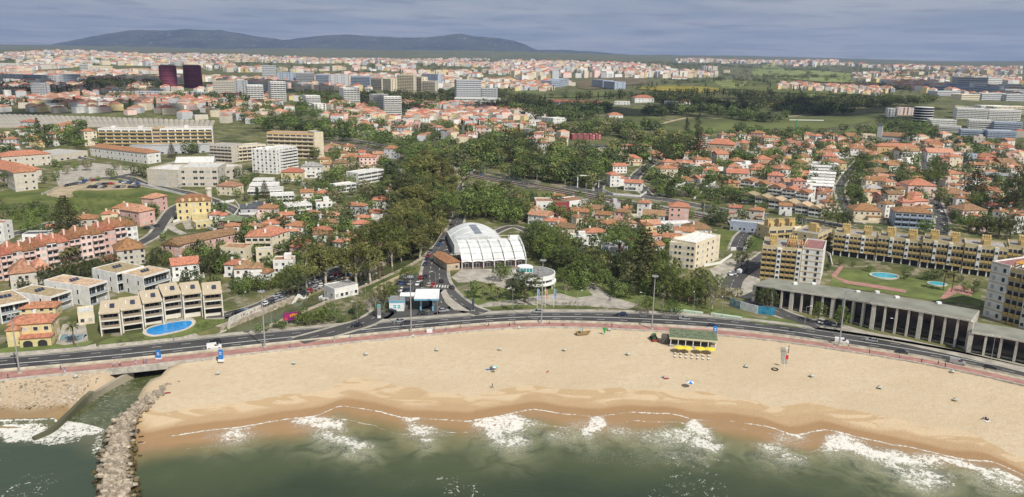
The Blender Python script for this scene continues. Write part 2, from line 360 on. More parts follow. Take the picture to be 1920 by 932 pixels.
def strip(name, m, pts, w, off=0.03, z=None, h=0.0, o=0.0, kind='structure', parent=None, label=None, cat=None, group=None, dash=None, sub=3):
    """ribbon (or low wall when h) along a world polyline; o shifts it sideways"""
    mb = MB(); L = 0.0; nx = sub if not h else 1
    rails = [offs(pts, o - w / 2 + w * k / nx) for k in range(nx + 1)]
    Z = [T(np.array([p[0] for p in r]), np.array([p[1] for p in r])) + off if z is None else np.full(len(r), z + off) for r in rails]
    if z is None and h: Z = [np.maximum(Z[0], Z[1])] * 2
    for i in range(len(pts) - 1):
        seg = math.dist(pts[i][:2], pts[i + 1][:2]); L += seg
        if dash and (L % (dash[0] + dash[1])) > dash[0]: continue
        for k in range(nx):
            a, b = rails[k], rails[k + 1]; q = [a[i], a[i + 1], b[i + 1], b[i]]; zq = [Z[k][i], Z[k][i + 1], Z[k + 1][i + 1], Z[k + 1][i]]
            if h: mb.prism(q, [t - 0.4 for t in zq], [t + h for t in zq])
            else: mb.add([(q[j][0], q[j][1], zq[j]) for j in (0, 1, 2, 3)], [(3, 2, 1, 0)])
    me = mb.mesh(name, m)
    if not h and len(me.polygons) and sum(p.normal.z for p in me.polygons) < 0: me.flip_normals()
    return tag(link(name, me, parent), label, cat, group, kind)
# ------------------------------------------------------------------ ground
def lin(a, b, s): return list(np.arange(a, b, s))
gy = lin(120, 420, 2.0) + lin(420, 1000, 5.0)
y = 1000.0; s = 6
while y < 15500: gy.append(y); s *= 1.035; y += min(s, 220)
gx = [0.0]; s = 2.0
while gx[-1] < 13000:
    if gx[-1] > 330: s = min(s * 1.08, 400)
    gx.append(gx[-1] + s)
gx = [-v for v in gx[:0:-1]] + gx
GX, GY = np.meshgrid(np.array(gx), np.array(gy)); GZ = T(GX, GY)
xs = np.clip(GX, -320, 320)
a_sand = (GY < prom_bot(xs) + 1.5).astype(float)
yb, ysw = prom_bot(xs), swash(xs)
tbeach = (GY - ysw)
a_wet = tbeach
pxg, pyg = proj(GX, GY, GZ)
a_left = ((pxg < 250) & (GY < prom_bot(xs)) ).astype(float)
a_far = smooth((GY - 450) / 300)
gm = bpy.data.materials.new('ground_cover'); gm.use_nodes = True
def nt(m):
    n = m.node_tree.nodes; l = m.node_tree.links
    def node(t, **k):
        o = n.new(t)
        for a, v in k.items(): setattr(o, a, v)
        return o
    def attr(name): a = node('ShaderNodeAttribute'); a.attribute_name = name; return a.outputs['Fac']
    def math_(op, *ins):
        o = node('ShaderNodeMath', operation=op)
        for i, v in enumerate(ins):
            if isinstance(v, (int, float)): o.inputs[i].default_value = v
            else: l.new(v, o.inputs[i])
        return o.outputs[0]
    def mr(v, a, b, c=0.0, d=1.0, sm=True):
        o = node('ShaderNodeMapRange'); o.interpolation_type = 'SMOOTHSTEP' if sm else 'LINEAR'
        l.new(v, o.inputs[0])
        for i, q in enumerate((a, b, c, d)):
            if isinstance(q, (int, float)): o.inputs[i + 1].default_value = q
            else: l.new(q, o.inputs[i + 1])
        return o.outputs[0]
    def mix(f, a, b):
        o = node('ShaderNodeMix', data_type='RGBA')
        for i, q in ((0, f), (6, a), (7, b)):
            if isinstance(q, (int, float)): o.inputs[i].default_value = q
            elif isinstance(q, tuple): o.inputs[i].default_value = (*q, 1)
            else: l.new(q, o.inputs[i])
        return o.outputs[2]
    geo = node('ShaderNodeNewGeometry')
    def noise(scale, detail=4, dist=0.0, rough=0.5, stretch=None, vec=None):
        o = node('ShaderNodeTexNoise'); o.inputs['Scale'].default_value = scale; o.inputs['Detail'].default_value = detail; o.inputs['Distortion'].default_value = dist; o.inputs['Roughness'].default_value = rough
        v = vec or geo.outputs['Position']
        if stretch:
            mp = node('ShaderNodeMapping'); mp.inputs['Scale'].default_value = stretch; l.new(v, mp.inputs['Vector']); v = mp.outputs[0]
        l.new(v, o.inputs['Vector']); return o.outputs[0]
    def vor(scale, feat='F1', vec=None):
        o = node('ShaderNodeTexVoronoi', feature=feat); o.inputs['Scale'].default_value = scale; l.new(vec or geo.outputs['Position'], o.inputs['Vector']); return o
    return n, l, node, attr, math_, mr, mix, noise, vor, geo
n, l, node, attr, math_, mr, mix, noise, vor, geo = nt(gm)
b = n['Principled BSDF']; b.inputs['Roughness'].default_value = 0.95; b.inputs['Specular IOR Level'].default_value = 0.15
# town and country ground: gardens, dry grass, earth and paving
green = mix(mr(noise(0.05, 6), 0.35, 0.65), (0.07, 0.085, 0.032), (0.15, 0.15, 0.06))
pav = mix(mr(noise(0.25, 4), 0.4, 0.6), (0.27, 0.24, 0.18), (0.17, 0.15, 0.08))
town = mix(mr(noise(0.11, 5, 0.3), 0.50, 0.62), green, pav)
field = mix(mr(noise(0.004, 3, 0.8), 0.42, 0.58), (0.055, 0.075, 0.028), (0.14, 0.15, 0.05))
field = mix(mr(noise(0.03, 6), 0.5, 0.62), field, (0.04, 0.055, 0.022))
land = mix(mr(attr('far'), 0.4, 1.0), town, mix(0.65, field, town))
# beach
w = attr('wet'); nz = noise(0.055, 5, 0.6); nzs = noise(0.06, 5, 1.2, stretch=(1, 2.6, 1))
wj = math_('ADD', w, math_('MULTIPLY', math_('SUBTRACT', nz, 0.5), 14.0))
dry = mix(mr(noise(0.03, 5, stretch=(1, 2, 1)), 0.35, 0.65), (0.56, 0.47, 0.335), (0.51, 0.42, 0.29))
dry = mix(mr(noise(0.5, 8, 0.2, 0.7), 0.3, 0.75), dry, (0.50, 0.38, 0.25))
trk = math_('ABSOLUTE', math_('SUBTRACT', noise(0.014, 3, 0.4, stretch=(1, 2.2, 1)), 0.5))
dry = mix(mr(trk, 0.0, 0.005, 0.2, 0.0), dry, (0.44, 0.33, 0.21))
dry = mix(mr(noise(2.2, 3), 0.60, 0.72, 0.0, 0.28), dry, (0.42, 0.32, 0.21))
damp = mix(mr(nzs, 0.46, 0.54), (0.47, 0.335, 0.195), (0.56, 0.43, 0.28))
wjb = math_('ADD', w, math_('MULTIPLY', math_('SUBTRACT', noise(0.03, 4, 1.0), 0.5), 16.0))
sandc = mix(mr(wjb, 15.5, 16.3), damp, dry)
sandc = mix(mr(wj, 6.0, 10.0), (0.43, 0.30, 0.175), sandc)
sandc = mix(mr(math_('ADD', w, math_('MULTIPLY', math_('SUBTRACT', noise(0.04, 3), 0.5), 5.0)), 3.0, 5.5), (0.34, 0.21, 0.105), sandc)
# stony west beach
stony = mix(mr(vor(0.9).outputs['Distance'], 0.25, 0.5), (0.52, 0.46, 0.38), (0.40, 0.31, 0.21))
stony = mix(mr(noise(0.08, 4), 0.48, 0.56), (0.46, 0.36, 0.25), stony)
stony = mix(mr(wj, 3, 9), (0.28, 0.19, 0.10), stony)
sandc = mix(attr('left'), sandc, stony)
l.new(mix(attr('sand'), land, sandc), b.inputs['Base Color'])
rg = mr(w, 2.5, 7.0, 0.45, 0.95); l.new(mix(attr('sand'), (0.95, 0.95, 0.95), rg), b.inputs['Roughness'])
bp = node('ShaderNodeBump'); bp.inputs['Strength'].default_value = 0.6; bp.inputs['Distance'].default_value = 0.3
l.new(math_('ADD', noise(1.3, 6), math_('MULTIPLY', noise(0.12, 4), 3.0)), bp.inputs['Height']); l.new(bp.outputs[0], b.inputs['Normal'])
V = np.stack([GX.ravel(), GY.ravel(), GZ.ravel()], 1)
me = np_mesh('ground', V, grid_faces(len(gx), len(gy)), gm, attrs={'sand': a_sand, 'wet': a_wet, 'left': a_left, 'far': a_far}, smooth_=True)
tag(link('ground', me), kind='structure')

# mountain range on the horizon
RIDGE = [(-500, 96), (-200, 93), (0, 90), (90, 86), (150, 73), (200, 62), (240, 56), (300, 57), (345, 55), (380, 57), (415, 56), (450, 61), (480, 66), (530, 73), (570, 70), (610, 67), (645, 65), (700, 67), (750, 71), (800, 70), (832, 66), (865, 61), (890, 66), (930, 69), (960, 75), (985, 83), (1005, 91), (1050, 93), (1110, 96), (1160, 99), (1210, 104), (1280, 110), (1340, 118), (1450, 128), (2000, 140)]
mx_ = np.arange(-9500, 9500, 70.0); my = np.arange(10200, 14600, 90.0)
MX, MY = np.meshgrid(mx_, my)
hx = np.array([p[0] for p in RIDGE]); hy = np.array([p[1] for p in RIDGE])
YR = 12600.0
X1 = []; Z1 = []
for a, b_ in RIDGE:
    d = F * cf + (a - 960) * cr - (b_ - 466) * cu; t = YR / d[1]; X1.append(d[0] * t); Z1.append(CAMZ + d[2] * t)
prof = np.interp(MX * YR / MY, X1, Z1)
base = T(MX, MY) - 30
bell = np.clip(1 - np.abs(MY - YR) / 2300, 0, 1) ** 1.1
rid = fbm(MX, MY, 900, 5, 5); prof = prof + (fbm(MX, MY * .2, 420, 15, 4) - .5) * 60
MZ = base + (prof - base) * bell * (1 - 0.35 * (1 - bell) * 2 * np.abs(rid - 0.5) * 2)
MZ = np.where(bell < 0.98, MZ + (rid - 0.5) * 130 * bell * (1 - bell) * 4 * 0.5, MZ)
mm = bpy.data.materials.new('mountain_scrub'); mm.use_nodes = True
n, l, node, attr, math_, mr, mix, noise, vor, geo = nt(mm); b = n['Principled BSDF']; b.inputs['Roughness'].default_value = 1
c = mix(mr(noise(0.0018, 7, 0.3, 0.6), 0.35, 0.65), (0.018, 0.030, 0.024), (0.055, 0.065, 0.045))
c = mix(mr(noise(0.012, 4), 0.62, 0.70), c, (0.30, 0.27, 0.22)); l.new(c, b.inputs['Base Color'])
V = np.stack([MX.ravel(), MY.ravel(), MZ.ravel()], 1)
tag(link('mountains', np_mesh('mountains', V, grid_faces(len(mx_), len(my)), mm, smooth_=True)), kind='structure')

# ------------------------------------------------------------------ sea
sx = np.concatenate([np.arange(-900, -215, 12.0), np.arange(-215, 235, 0.55), np.arange(235, 900, 12.0)]); 
u = np.concatenate([-np.geomspace(0.45, 1, 1) * 0, ])
rows = []
# rows measured from the swash edge seaward, dense near the shore
dist = np.concatenate([np.arange(0, 62, 0.55), np.geomspace(62, 900, 40)])
SXg, DD = np.meshgrid(sx, dist)
edge = swash(np.clip(SXg, -290, 300)) + (fbm(SXg, SXg * 0 + 3, 5, 9) - 0.5) * 1.2
SYg = edge - DD
gz = T(SXg, SYg)
SZg = np.maximum(gz + 0.05, 0.0) + 0.14 * (fbm(SXg * 0.6, SYg, 5, 3, 3) - 0.5) * smooth(DD / 12)
spx, spy = proj(SXg, SYg, SZg)
FO = [(430, 818, 30, 11, 0, .75), (440, 806, 40, 3, -12, .6), (600, 792, 42, 13, 8, 1.0), (575, 790, 28, 5, 0, .8), (640, 824, 52, 11, 12, .75), (676, 838, 22, 10, -20, .8), (600, 812, 20, 12, 40, .6),
      (774, 779, 13, 14, 10, 1.1), (790, 808, 24, 12, 20, .8), (800, 826, 12, 6, 0, .7), (940, 795, 42, 16, 0, 1.1), (905, 795, 24, 10, 0, .8), (985, 792, 30, 7, 10, .7), (955, 825, 32, 17, 0, .75), (930, 812, 30, 14, 20, .8),
      (1120, 795, 16, 15, -20, 1.1), (1105, 808, 14, 12, 0, .9), (1060, 812, 34, 11, 0, .45), (1160, 805, 26, 8, 15, .55), (1080, 798, 30, 8, -8, .5),
      (1307, 800, 14, 14, 20, 1.1), (1325, 812, 22, 9, 25, 1.0), (1280, 812, 50, 12, 10, .7), (1330, 833, 28, 11, 12, .95), (1255, 820, 40, 14, 10, .55), (1215, 815, 40, 10, 5, .45), (1300, 826, 36, 9, 15, .7),
      (1455, 838, 34, 11, 12, .7), (1480, 850, 36, 12, 18, .65), (1470, 818, 18, 15, 0, .6), (1590, 833, 38, 18, 10, 1.0), (1625, 842, 55, 12, 15, 1.0), (1570, 836, 22, 10, 0, .9), (1690, 858, 55, 13, 18, .9), (1735, 862, 40, 12, 10, .8),
      (1670, 868, 48, 10, 20, .75), (1730, 892, 52, 16, 6, .75), (1745, 905, 24, 14, 0, .6), (1700, 884, 30, 6, 0, .7), (1880, 905, 45, 16, 25, .7), (1850, 895, 24, 12, 20, .7), (1830, 878, 60, 4, 14, 1.0), (1895, 893, 30, 6, 25, 1.0), (1780, 862, 50, 4, 12, .9),
      (1500, 812, 12, 10, 30, .6), (40, 812, 75, 16, 4, 1.05), (150, 803, 60, 13, -4, 1.05), (100, 822, 60, 10, -6, .7), (30, 795, 60, 8, 0, .5), (182, 830, 10, 26, 10, .7), (20, 776, 50, 6, 0, .6)]
wx = (fbm(SXg, SYg, 9, 71, 4) - .5) * 46; wy = (fbm(SXg, SYg, 8, 75, 4) - .5) * 22
rm = np.clip(fbm(SXg, SYg, 6, 81, 2) * 3 - 1, 0, 1)
foam = np.zeros(spx.shape); turb = np.zeros(spx.shape)
for cxp, cyp, rx, ry, an, it in FO:
    ca, sa = math.cos(R(an)), math.sin(R(an)); dx, dy = spx - cxp + wx * min(1, rx / 25), spy - cyp + wy * min(1, ry / 10)
    q = ((dx * ca + dy * sa) / (rx * 1.05)) ** 2 + ((-dx * sa + dy * ca) / (ry * .95)) ** 2
    foam = np.maximum(foam, it * np.clip((1.7 - q) / 1.5, 0, 1) ** 0.8 * (q < 1.7))
    if cxp > 260:
        if ry > 9: foam = np.maximum(foam, .8 * np.exp(-((np.sqrt(q) - 1.22) / .045) ** 2) * rm * (dy > -ry * .3))
        q = (dx / (rx * 1.5 + 14)) ** 2 + ((dy - 8) / (ry * 1.5 + 12)) ** 2; turb = np.maximum(turb, 1.0 * np.exp(-q * 0.9))
edge_f = np.exp(-((DD - 0.5) / 0.5) ** 2) * np.clip(fbm(SXg, SYg * 0, 14, 21, 3) * 2.4 - 0.2, 0.3, 1)
foam = np.maximum(foam, edge_f)
# thin foam lines inside the swash, running along the shore
for dd, sd_ in ((5.0, 31), (9.0, 37)):
    wv = dd + 5 * (fbm(SXg, SXg * 0, 16, sd_, 3) - 0.5)
    foam = np.maximum(foam, 0.75 * np.exp(-((DD - wv) / 0.35) ** 2) * np.clip(fbm(SXg, SXg * 0, 22, sd_ + 5, 2) * 3 - 1.2, 0, 1))
wcap = (fbm(SXg, SYg, 24, 61, 3) > 0.70) & (DD > 22)
foam = np.minimum(foam, 0.86) ; foam = np.where(wcap, np.maximum(foam, 0.36), foam)
leftside = smooth((224 + np.maximum(0, 932 - spy) * .20 - spx) / 8)
depth = DD + 7 * (fbm(SXg, SYg, 18, 41, 4) - 0.5) * 2
sm = bpy.data.materials.new('sea_water'); sm.use_nodes = True
n, l, node, attr, math_, mr, mix, noise, vor, geo = nt(sm); b = n['Principled BSDF']
dp = attr('depth'); tu = attr('turb'); fo = attr('foam')
deep = mix(mr(noise(0.02, 4, 0.5), 0.35, 0.65), (0.024, 0.040, 0.020), (0.038, 0.050, 0.022))
colr = mix(mr(dp, 24, 46), (0.062, 0.078, 0.032), deep)
colr = mix(mr(dp, 9, 20), (0.19, 0.155, 0.065), colr)
colr = mix(mr(dp, 3, 12), (0.33, 0.205, 0.10), colr)
colr = mix(mr(attr('left'), 0.3, 0.7), colr, mix(mr(dp, 4, 16), (0.12, 0.12, 0.065), (0.042, 0.062, 0.034)))
tn = math_('MULTIPLY', tu, mr(noise(0.13, 6, 1.2, 0.6), 0.30, 0.62))
tn = math_('MULTIPLY', tn, mr(dp, 6, 14))
colr = mix(math_('MULTIPLY', tn, 0.85), colr, (0.27, 0.27, 0.15))
fn = noise(0.9, 8, 1.6, 0.68); fn2 = noise(0.32, 6, 2.2, 0.6)
fs = math_('ADD', math_('MULTIPLY', fn, 0.55), math_('MULTIPLY', fn2, 0.45))
th = math_('SUBTRACT', 0.665, math_('MULTIPLY', fo, 0.29))
ff = mr(fs, th, math_('ADD', th, 0.065)); ff = math_('MULTIPLY', ff, mr(fo, 0.06, 0.3))
rd = math_('ABSOLUTE', math_('SUBTRACT', noise(0.42, 5, 3.0, 0.6), 0.5))
rd2 = math_('ABSOLUTE', math_('SUBTRACT', noise(1.0, 4, 2.0, 0.6), 0.5))
lace = math_('MAXIMUM', mr(rd, 0.0, 0.022, 1.0, 0.0), math_('MULTIPLY', mr(rd2, 0.0, 0.03, 1.0, 0.0), 0.8))
lz = math_('ADD', math_('MULTIPLY', attr('turb'), 0.75), math_('MULTIPLY', fo, 0.6))
ff = math_('MAXIMUM', ff, math_('MULTIPLY', lace, mr(lz, 0.30, 0.95, 0.0, 0.85)))
far_l = math_('MULTIPLY', mr(rd2, 0.0, 0.012, 0.5, 0.0), mr(noise(0.03, 2), 0.56, 0.66))
ff = math_('MAXIMUM', ff, far_l)
colr = mix(math_('MULTIPLY', ff, 0.92), colr, (0.72, 0.70, 0.64))
l.new(colr, b.inputs['Base Color']); l.new(mr(ff, 0, 1, 0.22, 0.8), b.inputs['Roughness']); b.inputs['Specular IOR Level'].default_value = 0.28
bp = node('ShaderNodeBump'); bp.inputs['Strength'].default_value = 0.55; bp.inputs['Distance'].default_value = 0.35
l.new(math_('ADD', noise(0.55, 6, 0.4, stretch=(0.55, 1.0, 1)), math_('MULTIPLY', ff, 0.5)), bp.inputs['Height']); l.new(bp.outputs[0], b.inputs['Normal'])
V = np.stack([SXg.ravel(), SYg.ravel(), SZg.ravel()], 1)
me = np_mesh('sea', V, grid_faces(len(sx), len(dist))[:, ::-1], sm, attrs={'depth': depth, 'turb': turb, 'foam': foam, 'left': leftside}, smooth_=True)
tag(link('sea', me), kind='structure')
# creek water
cl = catmull(CREEK, 10)
cwid = np.interp(np.linspace(0, len(CREEK) - 1, len(cl)), range(len(CREEK)), CW)
cz = np.interp(np.linspace(0, len(CREEK) - 1, len(cl)), [0, 1.2, 2, 4, 6, 7, 11, 14, 17], [-.5, -.4, .12, .2, 1.0, 2.9, 3.5, 5.5, 9.0])
L_ = [offs(cl, 0)[i] for i in range(len(cl))]
mb = MB()
nl = [offs(cl, -cwid[i])[i] for i in range(len(cl))]; nr = [offs(cl, cwid[i])[i] for i in range(len(cl))]
for i in range(len(cl) - 1): mb.add([(*nl[i], cz[i]), (*nl[i + 1], cz[i + 1]), (*nr[i + 1], cz[i + 1]), (*nr[i], cz[i])], [(3, 2, 1, 0)])
cw_ = bpy.data.materials.new('creek_water'); cw_.use_nodes = True
n, l, node, attr, math_, mr, mix, noise, vor, geo = nt(cw_); b = n['Principled BSDF']; b.inputs['Roughness'].default_value = 0.25
yy = node('ShaderNodeSeparateXYZ'); l.new(geo.outputs['Position'], yy.inputs[0])
c = mix(mr(noise(0.12, 5, 1.0), 0.4, 0.62), (0.060, 0.072, 0.026), (0.095, 0.105, 0.045))
rip = mr(noise(0.5, 7, 2.5, 0.65, stretch=(0.5, 1.3, 1)), 0.55, 0.68); c = mix(math_('MULTIPLY', rip, mr(yy.outputs[1], 262, 235, 0, 0.6)), c, (0.55, 0.56, 0.50)); l.new(c, b.inputs['Base Color'])
bp = node('ShaderNodeBump'); bp.inputs['Strength'].default_value = 0.5; bp.inputs['Distance'].default_value = 0.3; l.new(noise(0.7, 5), bp.inputs['Height']); l.new(bp.outputs[0], b.inputs['Normal'])
me = mb.mesh('creek_water', cw_)
if sum(p.normal.z for p in me.polygons) < 0: me.flip_normals()
tag(link('creek_water', me), kind='structure')
# creek retaining walls
for sgn, rail in ((-1, nl), (1, nr)):
    mbw = MB()
    wl0 = rail; wl1 = [offs(cl, sgn * (cwid[i] + 2.4 * (1 if i > 22 else 0.5)))[i] for i in range(len(cl))]
    far_ = [offs(cl, sgn * (cwid[i] + 7))[i] for i in range(len(cl))]
    top_ = np.array([max(Tz(*far_[i]), cz[i] + 1.2) + .1 for i in range(len(cl))]); top_ = np.convolve(np.pad(top_, 5, mode='edge'), np.ones(11) / 11, 'valid'); top_[:62] = np.minimum(top_[:62], 5.1)
    for i in range(24, len(cl) - 1):
        if cl[i][1] < float(road_top(cl[i][0])) + 5: continue
        q = [wl0[i], wl0[i + 1], wl1[i + 1], wl1[i]]
        z1 = [top_[k] for k in (i, i + 1)]
        mbw.prism(q, [cz[i] - 1.5] * 4, [z1[0], z1[1], z1[1], z1[0]])
    tag(mbw.build('creek_wall', mat('stone_wall', (0.36, 0.31, 0.24), 0.9, 0.6, 0.3, bump=0.5)), 'stone retaining wall along the ' + ('western' if sgn > 0 else 'eastern') + ' bank of the creek', 'wall')

# ------------------------------------------------------------------ seafront road and promenade
SEA_X = list(np.arange(-235, 262, 3.0))
def band(name, m, f0, f1, off, h=0, xs=SEA_X, **k):
    mb = MB(); X = np.array(xs); A = f0(X); B = f1(X)
    for i in range(len(X) - 1):
        q = [(X[i], A[i]), (X[i + 1], A[i + 1]), (X[i + 1], B[i + 1]), (X[i], B[i])]
        if h: mb.prism(q, 5 + off - 0.4, 5 + off + h)
        else: mb.add([(p[0], p[1], 5 + off) for p in q], [(0, 1, 2, 3)])
    me = mb.mesh(name, m)
    return tag(link(name, me), kind=k.get('kind', 'structure'), label=k.get('label'), cat=k.get('cat'))
ASPH2 = mat('seafront_asphalt', (0.062, 0.060, 0.060), 0.85, 0.10, 0.22, coord='World', detail=6)
band('road', ASPH2, lambda x: road_bot(x) - 0.2, lambda x: road_top(x) + 0.2, 0.03)
band('road_centre_line', LINE, lambda x: road_mid(x) - 0.45, lambda x: road_mid(x) + 0.0, 0.05)
for g_, s_ in ((lambda x: road_bot(x) + 0.5, 'edge'), (lambda x: road_top(x) - 0.8, 'edge')):
    band('road_edge_line', LINE, g_, (lambda gg: (lambda x: gg(x) + 0.25))(g_), 0.05)
for fr in (0.5,):
    xs2 = np.arange(-235, 262, 1.0)
    for lo, hi in ((road_bot, road_mid), (road_mid, road_top)):
        mb = MB()
        for x in np.arange(-235, 262, 9.0):
            y0 = float(lo(x) * .5 + hi(x) * .5); y1 = float(lo(x + 3) * .5 + hi(x + 3) * .5)
            mb.add([(x, y0, 5.05), (x + 3, y1, 5.05), (x + 3, y1 + 0.22, 5.05), (x, y0 + 0.22, 5.05)], [(0, 1, 2, 3)])
        tag(mb.build('lane_line', LINE), kind='structure')
band('verge', mat('verge_paving', (0.40, 0.345, 0.26), 0.9, 0.4, 0.2, coord='World'), lambda x: prom_top(x), lambda x: road_bot(x) - 0.2, 0.02, 0.12)
PINK = mat('pink_promenade', (0.36, 0.19, 0.16), 0.85, 0.35, 0.16, coord='World', detail=5)
band('promenade', PINK, prom_bot, prom_top, 0.02, 0.10)
tag(band('sea_wall', CONC, lambda x: prom_bot(x) - 0.6, lambda x: prom_bot(x) + 0.05, -1.4, 1.75, kind=None), 'low concrete edge wall between promenade and sand', 'wall')
o = band('parapet', mat('beige_parapet', (0.50, 0.46, 0.38), .85, .4, .2, coord='World'), lambda x: road_bot(x) - 1.1, lambda x: road_bot(x) - 0.85, 0.1, 0.6, kind=None)
tag(o, 'pale low parapet wall between seafront road and pink promenade', 'parapet')
band('pavement', PAVE, lambda x: road_top(x) + 0.2, lambda x: road_top(x) + 3.4, 0.02, 0.12)
# ================================================================== buildings
OCC = []            # x, y, radius of what is already built
BOXES = []          # oriented footprints: cx, cy, half w, half d, cos, sin
def occupy(cx_, cy_, hw, hd, rz): BOXES.append((cx_, cy_, hw, hd, math.cos(rz), math.sin(rz)))
def blocked(x, y, r=1.0):
    if not BOXES: return False
    B = blocked.cache
    if B is None or len(B) != len(BOXES): B = blocked.cache = np.array(BOXES)
    dx = x - B[:, 0]; dy = y - B[:, 1]
    a = np.abs(dx * B[:, 4] + dy * B[:, 5]); c = np.abs(-dx * B[:, 5] + dy * B[:, 4])
    return bool(np.any((a < B[:, 2] + r) & (c < B[:, 3] + r)))
blocked.cache = None
ROADS = []          # polylines (pts, half width)
def on_road(x, y, r=0):
    for pts, hw, bb in ROADS:
        if x < bb[0] - 12 or x > bb[1] + 12 or y < bb[2] - 12 or y > bb[3] + 12: continue
        if float(seg_dist(np.array([x]), np.array([y]), pts)[0][0]) < hw + r: return True
    return False
def add_road_mask(pts, w): ROADS.append((pts, w / 2, (min(p[0] for p in pts), max(p[0] for p in pts), min(p[1] for p in pts), max(p[1] for p in pts))))
WIN = {}
def win_mesh(w, h, kind):
    k = (round(w, 1), round(h, 1), kind)
    if k not in WIN:
        mb = MB(); w, h = k[0], k[1]; t = 0.09
        mb.add([(-w / 2, -0.03, 0), (w / 2, -0.03, 0), (w / 2, -0.03, h), (-w / 2, -0.03, h)], [(0, 1, 2, 3)], 1)
        mb.box(-w / 2 - t, -0.08, -t, w / 2 + t, 0.0, 0, 0); mb.box(-w / 2 - t, -0.08, h, w / 2 + t, 0.0, h + t, 0)
        mb.box(-w / 2 - t, -0.08, 0, -w / 2, 0.0, h, 0); mb.box(w / 2, -0.08, 0, w / 2 + t, 0.0, h, 0)
        if w > 1.6:
            q = int(w / 1.3)
            for j in range(1, q): mb.box(-w / 2 + w * j / q - .04, -0.07, 0, -w / 2 + w * j / q + .04, -0.02, h, 0)
        WIN[k] = mb.mesh('window', [FRAME, {'g': GLASS, 'b': BLIND, 'd': DARK, 'n': mat('brown_shutter', (0.16, 0.09, 0.05), 0.6)}[kind]])
    return WIN[k]
BAL = {}
def bal_mesh(w, d, m, h=1.0):
    k = (round(w, 1), round(d, 1), m.name, round(h, 1))
    if k not in BAL:
        mb = MB(); mb.box(-w / 2, -d, -0.18, w / 2, 0.002, 0); mb.box(-w / 2, -d, 0, w / 2, -d + 0.12, h); mb.box(-w / 2, -d + .12, 0, -w / 2 + .1, 0, h); mb.box(w / 2 - .1, -d + .12, 0, w / 2, 0, h)
        BAL[k] = mb.mesh('balcony', m)
    return BAL[k]
def put_windows(e, side, W, D, z0, fl, fh, cols, ww, wh, sill=0.95, kinds='ggb', lim=None, x0=0.0, x1=None, y_off=0.0):
    L = (W if side in 'fb' else D); x1 = L if x1 is None else x1; L = x1 - x0
    for f in range(fl):
        for c in range(cols):
            u = x0 + L * (c + 0.5) / cols; z = z0 + f * fh + sill
            k = kinds[(c * 7 + f * 3 + int(W * 3)) % len(kinds)] if len(kinds) < 6 else random.choice(kinds)
            me = win_mesh(ww, wh, k)
            loc, rz = {'f': ((u, -y_off, z), 0), 'r': ((W + y_off, u, z), R(90)), 'l': ((-y_off, D - u, z), R(-90)), 'b': ((W - u, D + y_off, z), R(180))}[side]
            link('window', me, e, loc, rz)
def chimney(mb, x, y, z0, z1, s=0.45): mb.box(x - s, y - s, z0, x + s, y + s, z1); mb.box(x - s - .1, y - s - .1, z1, x + s + .1, y + s + .1, z1 + .15)
